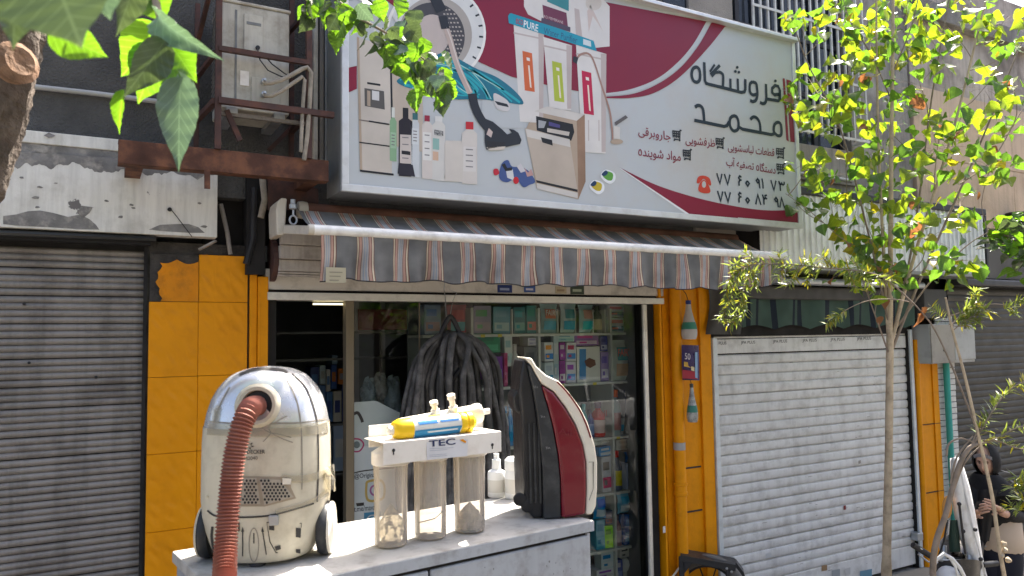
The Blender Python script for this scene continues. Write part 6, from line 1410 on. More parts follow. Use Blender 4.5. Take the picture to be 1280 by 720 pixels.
names_ = ['navy', 'pale blue', 'white', 'mid blue', 'grey', 'blue striped', 'deep blue', 'off white', 'steel blue', 'orange', 'dark blue', 'ice blue', 'slate', 'powder blue']
cols_ = [NV_, LB, W_, (.06,.16,.38), GR, (.10,.2,.42), (.03,.08,.28), (.5,.5,.46), (.16,.24,.34), (.42,.14,.03), (.03,.05,.2), (.42,.52,.56), (.2,.22,.26), (.34,.44,.6)]
for i, (x0, y0, x1, y1) in enumerate(((388,459,399,489),(400,457,407,480),(408,462,413,489),(408,490,416,527),(388,490,398,527),(399,482,407,527),(414,456,421,486),(417,489,427,527),(415,444,422,455),(423,461,433,480),(428,482,434,527),(388,530,400,588),(402,535,415,588),(417,532,432,588))):
    inbox(x0, y0, x1, y1, YI+.01, cols_[i], '%s carton on the dim rack seen through the open doorway, %s' % (names_[i], ('upper row', 'lower row')[y0 > 485] if y0 < 528 else 'lowest row'), acc=cols_[(i+3) % 14])
for i, (x0, y0, x1, y1, nm) in enumerate(((452,478,470,522,'pale blue'),(466,470,484,500,'clear white'),(480,476,502,520,'milky blue'))):
    T = thing('plastic_bag', PY((x0+x1)/2, y1, 1.2), '%s crumpled plastic bag of goods inside the glass left of the hoses' % nm, 'bag'); c_ = PY((x0+x1)/2, (y0+y1)/2, 1.2); s_ = zc(c_)/FPX
    MB().grid(lambda u, v: c_+V((math.cos(u*6.283)*math.sin(v*3.14)**.6*(x1-x0)/2*s_*(1+.22*math.sin(u*19+v*17)+.18*math.sin(u*44+v*5)), math.sin(u*6.283)*math.sin(v*3.14)*.09, math.cos(v*3.14)*(y1-y0)/2*s_*(1+.22*math.sin(u*12.566+2)+.16*math.sin(u*31.4+v*9)))), 18, 10).build('bag_film', mat('bag_film_%d' % i, [(.30,.42,.50),(.5,.54,.55),(.34,.44,.52)][i], .3, var=.35, vs=20, bump=.8, bs=30), T, smooth=80)
for i, (x0, y0, x1, y1, c_) in enumerate(((490,497,500,520,(.06,.16,.4)),(484,522,500,560,(.05,.12,.34)),(455,525,470,560,(.2,.3,.4)))): inbox(x0, y0, x1, y1, 1.3, c_, '%s carton below the plastic bags inside the glass' % ('small blue', 'deep navy', 'grey blue')[i], acc=(.4,.45,.5))
MB().box(X0+.3, 2.0, 2.6, 3.2, .14, 1.25).build('counter', mat('dim_counter', (.22,.22,.23), .5), B)
# posters on the glass
PO = thing('poster', PY(458, 650, .035), 'pale poster stuck inside the glass with a round social media emblem and handles', 'poster')
def po(pts, d, col, nm): return MB().poly([PY(x, y, .040-d) for x, y in pts]).build(nm, paint(col, .35), PO)
po([(440,503),(470,501),(508,520),(508,660),(440,665)], 0, (.46,.52,.50), 'sheet'); po([(440,560),(470,556),(508,552),(508,660),(440,665)], .0008, (.56,.61,.61), 'lower_sheet')
mm_ = MB(); mm_.ribbon([PY(x, y, .0385) for x, y in spl([(440,592),(452,589),(468,587),(500,584)], 5)], .008, NRM); mm_.build('black_line', dk, PO)
mm_ = MB(); mm_.ribbon([PY(x, y, .0385) for x, y in spl([(440,519),(447,516),(452,524),(453,528)], 5)], .02, NRM); mm_.build('black_curve', dk, PO)
mm_ = MB(); mm_.ribbon([PY(x, y, .0383) for x, y in spl([(438,549),(449,549),(454.5,555.5),(449,564),(438,564)], 5)], .010, NRM); mm_.build('pink_ring', paint((.42,.05,.14)), PO)
po(ell(446,556,4,4.5,0,350,14), .002, (.14,.18,.18), 'round_badge')
mm_ = MB(); mm_.ribbon([PY(x, y, .0383) for x, y in spl([(460,602),(474,600),(480,606),(480,620),(474,625),(462,626),(458,620),(458,607)], 4, True)], .016, NRM, closed=True); mm_.build('emblem_frame', paint((.50,.36,.10)), PO)
mm_ = MB(); mm_.ribbon([PY(x, y, .0383) for x, y in ell(468.5,613,5.5,6,0,345,18)], .012, NRM, closed=True); mm_.build('emblem_lens', paint((.36,.12,.28)), PO)
text_quad(b := MB(), '@Original', (443,592), (470,590), (443,600), lambda x, y: PY(x, y, .0380), .01); b.build('lettering', paint((.05,.06,.08)), PO); text_quad(b := MB(), 't.me/mavad', (442.5,633), (472,630), (442.5,640), lambda x, y: PY(x, y, .0380), .01); b.build('lettering', paint((.05,.06,.08)), PO)
po([(455,641),(476,639),(476,655),(455,657)], .0015, (.05,.22,.36), 'blue_square'); po([(445,629),(455,628),(455,632),(446,633)], .0018, (.03,.03,.03), 'black_arrow')
mm_ = MB(); mm_.ribbon([PY(x, y, .0375) for x, y in ell(466,650,7,6,180,340,10)], .008, NRM); mm_.build('white_arc', paint((.6,.62,.62)), PO)

# wear: scuffs and specks on the cabinet doors, hand grime and dents on the white shutter
rw = random.Random(31)
for dd, ta, tb_ in ((d1, .03, tsplit-.03), (d2, tsplit+.03, .97)):
    sm2 = MB()
    for _ in range(26):
        p = dz(lerp(fl, fr_, rw.uniform(ta, tb_)), rw.uniform(1.3, 1.74))+fo_*.0012; r_ = rw.choice((.0012,.0016,.002,.003)); k_ = rw.uniform(.8, 3)
        sm2.poly([p+fn_*math.cos(a)*r_*rw.uniform(.7,1.3)+V((0,0,math.sin(a)*r_*k_)) for a in [q*1.0472 for q in range(6)]])
    tag(sm2.build('scuff', paint((.16,.155,.15)), dd), kind='stuff')
sm2 = MB()
for _ in range(60):
    x, z = rw.uniform(SR0+.1, SR1-.15), rw.choice((rw.uniform(.1, .9), rw.uniform(.2, 2.1))); z = .035+round(z/pit2)*pit2*0+z; L_ = rw.uniform(.01, .07)
    sm2.poly([(x, .0185, z), (x+L_, .0185, z+.001), (x+L_*.9, .0185, z+.004), (x+L_*.1, .0185, z+.005)])
tag(sm2.build('scratch', paint((.20,.19,.185)), WSH), kind='stuff')

# ================================================================== LEAVES AND TREES
def leaf_shape(outline, fold=.18, curl=.15, wav=.0, seed=0):      # outline: (t along, half width) ; base at origin, along +Y
    rr = random.Random(seed); vs = []; fs = []
    for i, (t_, w) in enumerate(outline):
        zc_ = -curl*t_*t_; e = fold*w + wav*rr.uniform(-1, 1)
        vs += [(-w, t_, zc_+e), (-w*.5, t_+.01, zc_+e*.4), (0, t_, zc_), (w*.5, t_+.01, zc_+e*.4), (w, t_, zc_+fold*w+wav*rr.uniform(-1, 1))]
    for i in range(len(outline)-1):
        for j in range(4): fs.append((i*5+j, i*5+j+1, (i+1)*5+j+1, (i+1)*5+j))
    return vs, fs
POP = [(0,.02),(.03,.30),(.14,.47),(.32,.50),(.55,.36),(.78,.16),(.93,.05),(1.0,.004)]
MUL = [(0,.03),(.03,.20),(.09,.34),(.14,.35),(.16,.40),(.23,.40),(.25,.45),(.32,.43),(.34,.47),(.42,.43),(.44,.45),(.52,.38),(.54,.40),(.62,.31),(.64,.32),(.72,.22),(.74,.23),(.82,.13),(.88,.08),(1.0,.004)]
OLE = [(0,.02),(.3,.085),(.65,.075),(1,.005)]
def leaf_data(name, shape, m_):
    vs, fs = shape; me = bpy.data.meshes.new(name); me.from_pydata(vs, [], fs); me.materials.append(m_)
    me.polygons.foreach_set('use_smooth', [True]*len(fs)); me.update(); return me
def basis(p, along, normal, L_, w=1.0):
    y = along.normalized(); z = (normal - y*normal.dot(y)).normalized(); x = y.cross(z)
    m_ = Matrix(((x.x*L_*w, y.x*L_, z.x*L_, p.x), (x.y*L_*w, y.y*L_, z.y*L_, p.y), (x.z*L_*w, y.z*L_, z.z*L_, p.z), (0,0,0,1))); return m_
def leaf_obj(me, par, mtx, name='leaf'):
    o = bpy.data.objects.new(name, me); COL.objects.link(o); o.parent = par
    o.matrix_basis = Matrix.Translation(-WLOC[par.name]) @ mtx; return o
def leaf_mass(items, par, name, mats):       # items: (shape, mtx, matindex)
    mb = MB()
    for (vs, fs), mtx, mi in items: mb.add([mtx @ V(v) for v in vs], fs, mi)
    o = mb.build(name, mats, par); o.data.polygons.foreach_set('use_smooth', [True]*len(o.data.polygons)); tag(o, kind='stuff'); return o

# ---- slim poplar in front of the white shutter
rp = random.Random(11)
tb = PD(1109, 640, 6.0); PB = PD(1108, 800, 6.0); PB.z = -.0
PT = thing('poplar_tree', (PB.x, PB.y, 0), 'slim young poplar with yellow green backlit leaves in front of the white shutter', 'tree')
def px3(pts, d0, dd=0): return [PD(x, y, d0 + (dd*i/(len(pts)-1))) for i, (x, y) in enumerate(pts)]
trunk_pts = [PB] + px3([(1108,715),(1109.5,640),(1111,560),(1112,470),(1112.5,415)], 6.0)
tq_ = resample(spl3(trunk_pts, 8), .06)
MB().tube(tq_, [.036-.010*i/len(tq_)+(.007*math.exp(-((p.z-.50)/.05)**2))+rp.uniform(-.001,.001) for i, p in enumerate(tq_)], 12).build('trunk', M['bark2'], PT, smooth=60)
stems = [([(1112.5,430),(1113,330),(1114,200),(1116,60),(1117,-70)], .0, .023, .009), ([(1111,425),(1105,330),(1099,200),(1096,80),(1095,-60)], .1, .015, .006),
 ([(1114,430),(1140,330),(1165,250),(1195,150),(1225,30),(1245,-50)], -.3, .015, .006), ([(1114,440),(1150,350),(1190,260),(1225,180),(1262,90),(1295,10)], .3, .012, .005),
 ([(1114,425),(1136,330),(1150,240),(1165,120),(1190,-20)], .4, .011, .005), ([(1110,400),(1085,290),(1050,160),(1010,80),(985,10)], -.2, .009, .003),
 ([(1112,445),(1096,400),(1078,350)], -.2, .008, .003), ([(1080,310),(1055,300),(1022,272),(1000,255),(982,242)], -.2, .004, .002), ([(1120,410),(1165,350),(1205,310),(1235,290)], -.2, .007, .003), ([(1200,230),(1240,200),(1270,150),(1290,120)], .2, .006, .003), ([(1112,120),(1090,70),(1060,20),(1050,-30)], .1, .006, .003), ([(1116,90),(1140,30),(1155,-40)], -.1, .006, .003)]
SP = []
for pts, dd, r0, r1 in stems:
    q_ = spl3(px3(pts, 6.0, dd), 8); SP += [(p, i/len(q_)) for i, p in enumerate(q_) if i > 6]
    MB().tube(q_, [lerp(r0, r1, i/(len(q_)-1)) for i in range(len(q_))], 8).build('branch', M['bark2'] if r0 > .014 else M['bark3'], PT, smooth=60)
cl_ = [(1000,28,24,11),(1012,100,22,9),(988,118,16,8),(1003,140,18,9),(1040,18,32,16),(1062,88,34,22),(1048,145,34,24),(1088,50,34,24),(1130,40,46,26),(1190,40,46,24),(1252,30,32,16),(1150,105,46,22),(1230,110,36,14),(1262,60,16,7),(1112,165,46,24),(1172,185,42,24),(1058,218,38,24),(1012,205,22,10),(990,250,16,9),(1085,285,44,30),(1160,298,44,24),(1180,338,24,14),(1238,208,30,22),(1268,112,18,8),(1200,150,36,12),(1072,335,38,18),(1128,235,40,22),(1040,262,26,14),(1200,255,30,14),(1215,325,16,5),(1255,165,22,9),(1150,15,60,20),(1070,15,40,12),(1110,345,30,14)]
Pme = [leaf_data('poplar_leaf_%d' % i, leaf_shape(POP, f_, c_, .06, i), M[k_]) for i, (k_, f_, c_) in enumerate((('lp_yel',.3,.35),('lp_yel',.5,.15),('lp_grn',.25,.4),('lp_yl2',.4,.25),('lp_grn',.55,-.2),('lp_brn',.6,.5)))]
Psh = [leaf_shape(POP, .25, .2, .03, i) for i in range(3)]; allL = []; twm = MB()
sun_ax = V((sd.x, sd.y, .2)).normalized()
for cx, cy, cr, n in cl_:
    dcl = 6.0+rp.uniform(-.45, .45); cw = PD(cx, cy, dcl)
    near = min((s_ for s_ in SP), key=lambda q: (q[0]-cw-V((0,0,-.25))).length)[0]
    mid_ = (near+cw)/2+V((rp.uniform(-.05,.05), rp.uniform(-.05,.05), -.03))
    tw = spl3([near, mid_, cw, cw+(cw-mid_)*.5], 4); twm.tube(tw, [lerp(.004, .0015, i/(len(tw)-1)) for i in range(len(tw))], 5)
    for k_ in range(int(n*1.75)):
        a_ = rp.uniform(0, 6.283); rr = cr*math.sqrt(rp.random()); p = PD(cx+rr*math.cos(a_), cy+rr*math.sin(a_)*.95, dcl+rp.uniform(-.28, .28))
        L_ = rp.choice((.065,.08,.09,.10,.11,.125))*rp.uniform(.85, 1.15)
        al = V((rp.uniform(-1,1), rp.uniform(-1,1), rp.uniform(-1.3,.25))); nm = V((rp.uniform(-1,1), rp.uniform(-1.2,.6), rp.uniform(-.1,1.1)))
        kind = rp.choices(range(6), (26,24,28,7,20,2))[0]
        allL.append((L_, p, al, nm, kind))
        if rp.random() < .35: twm.tube([p, lerp(p, cw, .35)+V((0,0,.01)), lerp(p, cw, .8)], .0011, 4)
for q in ((1139,285,.13),(1120,335,.085),(1105,380,.08),(1098,402,.07),(1138,258,.06)): allL.append((q[2]*1.1, PD(q[0], q[1]-6, 5.9), V((.3,0,-1)), V((-.3,-1,.3)), 5))
tag(twm.build('twig', M['bark3'], PT, smooth=60), kind='stuff')
allL.sort(key=lambda q: -q[0]/zc(q[1]))
for L_, p, al, nm, k_ in allL[:300]: leaf_obj(Pme[k_], PT, basis(p, al, nm, L_))
mats6 = [M[k_] for k_ in ('lp_yel','lp_yel','lp_grn','lp_yl2','lp_grn','lp_brn')]
leaf_mass([(Psh[i % 3], basis(p, al, nm, L_), k_) for i, (L_, p, al, nm, k_) in enumerate(allL[300:])], PT, 'foliage', mats6)

# ---- narrow leaved oleander at the right edge
ro = random.Random(23); DO = 4.5
ob = PD(1166, 760, DO); ob.z = 0
OT = thing('oleander_shrub', (ob.x, ob.y, 0), 'tall oleander with bare grey stems and narrow leaves on arching twigs at the right', 'shrub')
items = []
def ostem(pts, r0, r1, d0=DO, dd=0, m_='bark3', base=False):
    q_ = spl3(([V((ob.x+ro.uniform(-.05,.05)+base*0, ob.y, 0))] if base else [])+px3(pts, d0, dd), 8)
    MB().tube(q_, [lerp(r0, r1, i/(len(q_)-1)) for i in range(len(q_))], 8).build('stem', M[m_], OT, smooth=60); return q_
def brush(q_, t0=.0, per=3, L0=.075, step=.016, spread=.9):
    rs2 = resample(q_, step); n = len(rs2)
    for i in range(int(n*t0), n-1):
        d_ = (rs2[min(i+1, n-1)]-rs2[max(i-1,0)]).normalized()
        for k_ in range(per):
            v_ = V((ro.uniform(-1,1), ro.uniform(-1,1), ro.uniform(-1,1))); v_ = (v_-d_*v_.dot(d_)).normalized()
            al = d_*ro.uniform(.25,.8)+v_*spread+V((0,0,.15)); items.append((leaf0[ro.randrange(3)], basis(rs2[i], al, V((ro.uniform(-.6,.6), ro.uniform(-.6,.6), 1)), L0*ro.uniform(.6,1.2)), 0 if ro.random() < .8 else 1))
leaf0 = [leaf_shape(OLE, .1, c_, 0, 1) for c_ in (.05,.2,.35)]
s1 = ostem([(1166,715),(1183,640),(1198,585),(1210,562),(1222,555)], .020, .012, base=True)
for pts in ([(1183,640),(1190,610),(1202,575),(1222,548),(1236,538)],[(1190,620),(1205,580),(1228,556),(1240,552)],[(1188,605),(1196,572),(1216,545)],[(1183,570),(1186,555),(1200,548),(1215,552)]): ostem(pts, .007, .004)
s2 = ostem([(1263,760),(1250,690),(1240,620),(1222,540),(1206,470),(1190,410),(1182,372)], .013, .006, m_='bark2')
kn = MB()
for x, y in ((1254,680),(1256,688),(1260,700),(1252,694)): kn.lathe([(.016,-.008),(.019,0),(.008,.02),(0,.022)], 7, PD(x, y, DO), (ro.uniform(-1,1),-1,ro.uniform(-.3,.3)))
tag(kn.build('stem_knot', M['bark2'], OT, smooth=60), kind='stuff')
brush(ostem([(1215,558),(1232,528),(1250,500),(1268,483),(1290,474)], .006, .003), .15, 3); brush(ostem([(1220,556),(1245,548),(1268,536),(1290,530)], .005, .003), .1, 2, .065); brush(ostem([(1228,550),(1250,552),(1270,560),(1290,562)], .004, .003), .3, 2, .065); brush(ostem([(1213,560),(1224,535),(1240,520)], .004, .003), .4, 2)
ostem([(1222,540),(1195,470),(1170,415),(1150,388),(1128,366)], .006, .004)
brush(ostem([(1190,414),(1205,402),(1222,392),(1238,386)], .004, .002), .2, 4); brush(ostem([(1188,408),(1200,395),(1212,384),(1226,376)], .004, .002), .2, 4); brush(ostem([(1182,400),(1172,392),(1160,380)], .003, .002), .2, 4, .06); brush(ostem([(1186,405),(1200,408),(1230,402)], .003, .002), .4, 4, .06)
ostem([(1188,395),(1215,386),(1240,380),(1262,382)], .004, .002)
for x, y in ((1216,372),(1220,364),(1214,388),(1222,390)): brush([PD(x-3, y+7, DO), PD(x, y, DO), PD(x+3, y-6, DO)], 0, 4, .055, .012, 1.1)
for x, y in ((1262,384),(1274,378),(1268,390),(1278,372)): brush([PD(x-6, y+3, DO), PD(x+1, y, DO), PD(x+8, y-2, DO)], 0, 4, .055, .012, 1.1)
ostem([(1140,378),(1115,374),(1085,376),(1060,386),(1048,396)], .0035, .002)
for a in ((1050,392),(1042,398),(1036,402)): brush([PD(a[0]+7, a[1]-5, DO), PD(*a, DO), PD(a[0]-5, a[1]+5, DO)], 0, 4, .055, .012, 1.0)
bb_ = ostem([(1128,366),(1100,345),(1060,337),(1020,334),(985,330),(950,330),(930,333)], .005, .003)
brush(bb_, .25, 4, .07, .020); 
for pts in ([(1085,342),(1072,332),(1062,322)],[(1060,338),(1066,352),(1072,366)],[(1040,335),(1032,325),(1024,318)],[(1075,340),(1086,352),(1092,362)],[(1000,332),(994,345),(980,362)],[(985,330),(975,340),(968,352)],[(1010,332),(1012,345),(1004,354)],[(978,331),(974,320),(972,312)],[(950,330),(936,320),(925,312)],[(1095,347),(1110,352),(1120,350)],[(1020,334),(1010,324),(1000,320)]): brush(ostem(pts, .003, .0015), .1, 4, .06, .015)
for pts in ([(945,330),(928,338),(918,356),(912,376),(905,392),(898,404)],[(940,332),(934,350),(928,368),(922,388),(916,404)],[(930,333),(915,345),(908,360),(910,380)],[(938,334),(946,350),(944,362)],[(930,336),(920,330),(910,338)],[(925,362),(932,378),(926,396),(906,408)]): brush(ostem(pts, .003, .0015), .1, 4, .062, .014)
for x, y in ((1276,600),(1270,612),(1278,625),(1268,635),(1282,612)): brush([PD(x+8, y+4, DO), PD(x, y, DO), PD(x-8, y-6, DO)], 0, 4, .07, .012, 1.0)
ostem([(1300,660),(1290,630),(1276,606)], .005, .003)
leaf_mass(items, OT, 'foliage', [M['lo'], M['lp_yl2']])
for q in ((1152,392,.07),(1147,400,.085)): leaf_obj(Pme[5], OT, basis(PD(q[0], q[1]-8, DO), V((.2,0,-1)), V((0,-1,.3)), q[2]))

# ---- leafy branch of another street tree entering at the far right (beside the corrugated fascia)
rb2 = random.Random(4)
T2b = PD(1345, 330, 7.2); T2 = thing('street_tree', (T2b.x, T2b.y, 0), 'leafy green street tree reaching in at the right edge below the tan wall', 'tree')
MB().tube([V((T2b.x, T2b.y, 0)), V((T2b.x+.03, T2b.y, 1.6)), T2b, T2b+V((.1,.1,1.6))], [.07,.06,.05,.03], 10).build('trunk', M['bark'], T2, smooth=60)
MB().tube([T2b-V((0,0,.2)), PD(1295, 310, 7.1), PD(1260, 295, 7.0), PD(1235, 285, 7.0)], [.03,.02,.012,.005], 8).build('branch', M['bark3'], T2, smooth=60)
it2 = []
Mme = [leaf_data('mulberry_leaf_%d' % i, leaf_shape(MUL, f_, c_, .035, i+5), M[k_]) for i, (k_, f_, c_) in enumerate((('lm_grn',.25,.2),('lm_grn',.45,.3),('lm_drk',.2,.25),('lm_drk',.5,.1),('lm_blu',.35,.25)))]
Msh = [leaf_shape(MUL, .3, .25, .035, i) for i in range(3)]
for i in range(90):
    x, y = (rb2.gauss(1258, 16), rb2.gauss(296, 14)) if i < 60 else (rb2.gauss(1278, 10), rb2.gauss(315, 22))
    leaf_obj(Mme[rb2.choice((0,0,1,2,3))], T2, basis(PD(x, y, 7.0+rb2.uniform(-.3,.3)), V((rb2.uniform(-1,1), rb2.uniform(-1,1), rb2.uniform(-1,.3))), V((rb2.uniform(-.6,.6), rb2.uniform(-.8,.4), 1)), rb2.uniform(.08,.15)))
for i in range(500):
    it2.append((Msh[i % 3], basis(PD(rb2.uniform(1290, 1480), rb2.uniform(-40, 330), 7.2+rb2.uniform(-.9,.9)), V((rb2.uniform(-1,1), rb2.uniform(-1,1), rb2.uniform(-1,.3))), V((rb2.uniform(-.6,.6), rb2.uniform(-.8,.4), 1)), rb2.uniform(.08,.14)), rb2.choice((0,0,1))))
leaf_mass(it2, T2, 'foliage', [M['lm_grn'], M['lm_drk']])

# ---- mulberry at the left, close to the camera
rm = random.Random(9); 
mq = [PD(-150, 900, 1.95), PD(-95, 430, 1.92), PD(-52, 230, 1.9), PD(-22, 120, 1.9), PD(-5, 40, 1.9), PD(8, -60, 1.92), PD(15, -260, 1.95)]
mb0 = mq[0].copy(); mb0.z = -.12; mq[0] = mb0
MT2 = thing('mulberry_tree', mb0, 'rough barked mulberry trunk with large hanging leaves close at the upper left', 'tree')
mqq = resample(spl3(mq, 10), .02); rr_ = random.Random(2)
tm = MB(); nn_ = 40
for i, p in enumerate(mqq):
    for j in range(nn_):
        a = 6.28319*j/nn_; rad = .098+.012*math.sin(a*7+i*.07)+.006*math.sin(a*13-i*.23)+rr_.uniform(-.004,.004)+.012*math.exp(-((i-95)/9)**2)*math.cos(a-5.5)
        tm.v.append(p+V((math.cos(a)*rad, math.sin(a)*rad, 0)))
for i in range(len(mqq)-1):
    for j in range(nn_): tm.f.append([i*nn_+j, i*nn_+(j+1) % nn_, (i+1)*nn_+(j+1) % nn_, (i+1)*nn_+j]); tm.m.append(0)
tm.build('trunk', M['bark'], MT2, smooth=50)
kq = PD(22, 78, 1.80)
MB().lathe([(.045,-.03),(.052,0),(.035,.012),(.0,.006)], 14, kq, (.5,-.8,.1)).build('branch_scar', mat('torn_wood', (.20,.12,.075), .9, var=.4, vs=25, bump=1, bs=40), MT2, smooth=30)
MB().tube([PD(15,-250,1.95), PD(120,-120,1.5), PD(175,-50,1.22), PD(196,5,1.15), PD(204,45,1.12), PD(211,72,1.12)], [.03,.02,.010,.006,.003,.002], 8).build('branch', M['bark3'], MT2, smooth=60)
MB().tube([PD(120,-120,1.5), PD(260,-110,2.2), PD(385,-35,2.75), PD(440,18,2.8), PD(490,45,2.8), PD(530,74,2.8), PD(547,102,2.8)], [.018,.014,.008,.006,.004,.003,.002], 8).build('branch', M['bark3'], MT2, smooth=60)
def big_leaf(base, tip, wpx, d0, d1, m_, roll=0, fold=.25, curl=.12, seed=0):
    a, b_ = PD(*base, d0), PD(*tip, d1); al = b_-a; L_ = al.length
    nrm = (Matrix.Rotation(R(roll), 3, al.normalized()) @ (CAM-a).normalized())
    me = leaf_data('big_mulberry_leaf_%d' % seed, leaf_shape([(t_, w*1.0) for t_, w in MUL], fold, curl, .03, seed), M[m_])
    w_ = (wpx*d0/FPX)/(L_*.84)
    o = leaf_obj(me, MT2, basis(a, al, nrm, L_, w_)); mdf = o.modifiers.new('soft', 'SUBSURF'); mdf.levels = mdf.render_levels = 1; return o
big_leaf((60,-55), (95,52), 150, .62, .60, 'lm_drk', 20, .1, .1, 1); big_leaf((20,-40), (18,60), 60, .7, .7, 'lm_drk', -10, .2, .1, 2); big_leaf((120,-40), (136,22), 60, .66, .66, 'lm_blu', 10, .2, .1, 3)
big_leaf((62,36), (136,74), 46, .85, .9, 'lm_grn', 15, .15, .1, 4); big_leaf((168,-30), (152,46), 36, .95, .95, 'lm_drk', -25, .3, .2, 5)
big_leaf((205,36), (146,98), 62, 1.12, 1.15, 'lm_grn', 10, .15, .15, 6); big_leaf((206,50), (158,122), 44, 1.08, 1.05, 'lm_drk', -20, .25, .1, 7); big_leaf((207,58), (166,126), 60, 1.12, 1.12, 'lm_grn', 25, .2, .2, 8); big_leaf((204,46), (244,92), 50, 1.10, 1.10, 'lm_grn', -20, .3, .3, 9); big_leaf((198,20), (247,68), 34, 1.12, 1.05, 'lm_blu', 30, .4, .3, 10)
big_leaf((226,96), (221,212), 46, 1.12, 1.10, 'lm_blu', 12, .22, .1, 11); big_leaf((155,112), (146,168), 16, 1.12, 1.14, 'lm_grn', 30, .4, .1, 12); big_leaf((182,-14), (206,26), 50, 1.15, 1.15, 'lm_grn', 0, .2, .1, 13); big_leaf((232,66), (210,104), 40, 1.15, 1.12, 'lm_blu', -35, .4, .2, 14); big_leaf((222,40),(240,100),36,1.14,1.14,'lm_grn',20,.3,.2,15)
MB().tube([PD(211,72,1.12), PD(220,85,1.12), PD(226,97,1.12)], .0012, 5).build('leaf_stalk', M['lp_grn'], MT2)
for i in range(115):
    t_ = rm.random(); q = spl3([V((395,-25,0)), V((440,18,0)), V((490,45,0)), V((530,74,0)), V((548,102,0))], 8); c_ = q[min(len(q)-1, int(t_*len(q)))]
    x, y = c_.x+rm.gauss(4, 13), c_.y+rm.gauss(6, 13)
    if x > 562: x = 555
    leaf_obj(Mme[rm.choices(range(5), (36,22,22,12,8))[0]], MT2, basis(PD(x, y, 2.8+rm.uniform(-.15,.15)), V((rm.uniform(-.7,.7), rm.uniform(-.5,.5), rm.uniform(-1.6,-.1))), V((rm.uniform(-1,1), rm.uniform(-1,.5), rm.uniform(-.2,1))), rm.uniform(.05,.092)))
for x, y in ((384,6),(396,2),(408,8),(388,18),(470,0),(500,-4),(520,12)): leaf_obj(Mme[rm.choice((0,1,2))], MT2, basis(PD(x, y, 2.75), V((rm.uniform(-.6,.6), 0, -1)), V((rm.uniform(-1,1), -1, .5)), .08))
# crown above the frame, shading the roadside
itm = []
for i in range(420):
    p = V((rm.gauss(-1.2, .9), rm.gauss(-3.9, .8), rm.uniform(4.3, 6.3)))
    itm.append((Msh[i % 3], basis(p, V((rm.uniform(-1,1), rm.uniform(-1,1), rm.uniform(-1,.3))), V((rm.uniform(-.6,.6), rm.uniform(-.6,.6), 1)), rm.uniform(.1,.17)), rm.choice((0,0,1))))
leaf_mass(itm, MT2, 'foliage', [M['lm_grn'], M['lm_drk']])

# ================================================================== PERSON, MOTORBIKE, CART
def skin_mesh(name, nodes, edges, mat_, par, root=0, sub=2):      # nodes: (point, rx, ry)
    me = bpy.data.meshes.new(name); off = V(nodes[root][0])
    me.from_pydata([V(n_[0])-off for n_ in nodes], edges, []); me.materials.append(mat_)
    o = bpy.data.objects.new(name, me); COL.objects.link(o); o.parent = par; o.location = off-WLOC[par.name]; WLOC[o.name] = off
    md = o.modifiers.new('skin', 'SKIN'); md.use_smooth_shade = True
    if not me.skin_vertices: raise RuntimeError('no skin layer')
    for i, n_ in enumerate(nodes):
        me.skin_vertices[0].data[i].radius = (n_[1], n_[2]); me.skin_vertices[0].data[i].use_root = (i == root)
    sb2 = o.modifiers.new('smooth', 'SUBSURF'); sb2.levels = sb2.render_levels = sub; return o
DP = 5.9
def pp(x, y, d=0): return PD(x, y, DP+d)
skn = mat('skin', (.50,.30,.215), .5, var=.06); blkc = mat('black_cloth', (.016,.016,.018), .8, var=.3, vs=10, bump=.3, bs=40); navy = mat('dark_navy_cloth', (.014,.016,.028), .8, var=.2); beige = mat('beige_cloth', (.52,.42,.33), .75, var=.1)
hd = pp(1233, 576); fdir = ((CAM-hd).normalized()*.86 + V((-RT.x, -RT.y, 0)).normalized()*.40); fdir.z = -.32; fdir.normalize()
fs_ = fdir.cross(V((0,0,1))).normalized(); fu = fs_.cross(fdir).normalized()
foot = pp(1243, 700); 
PN = thing('person', (foot.x, foot.y, 0), 'woman in a black headscarf and jacket looking down at a phone by the far shutter', 'person')
sA, sB = pp(1219, 617, .02), pp(1269, 614, .02)
body_nodes = [(pp(1245,690,.03), .09,.07), (pp(1244,655,.03), .09,.065), (pp(1244,625,.02), .10,.07), (pp(1241,604,.02), .055,.055), (hd-fu*.06-fdir*.01, .05,.055),
 (sA, .05,.05), (pp(1211,648,-.04), .042,.042), (pp(1222,640,-.22), .030,.034), (sB, .05,.05), (pp(1277,648,-.02), .042,.042), (pp(1250,640,-.22), .030,.034)]
hipA, hipB = pp(1236,700), pp(1256,702)
def dn(p, z, o=0): return V((p.x+o, p.y+o*.3, z))
body_nodes += [(hipA, .07,.07), (dn(hipA, .46), .055,.06), (dn(hipA, .08), .04,.045), (hipB, .07,.07), (dn(hipB, .46), .055,.06), (dn(hipB, .08), .04,.045), (dn(hipA, .04)+fdir*.14*1, .035,.03), (dn(hipB, .04)+fdir*.14, .035,.03)]
for i in (17, 18): body_nodes[i] = (V((body_nodes[i][0].x, body_nodes[i][0].y, .035)), .035, .03)
skin_mesh('body', body_nodes, [(0,1),(1,2),(2,3),(3,4),(2,5),(5,6),(6,7),(2,8),(8,9),(9,10),(0,11),(11,12),(12,13),(0,14),(14,15),(15,16),(13,17),(16,18)], skn, PN)
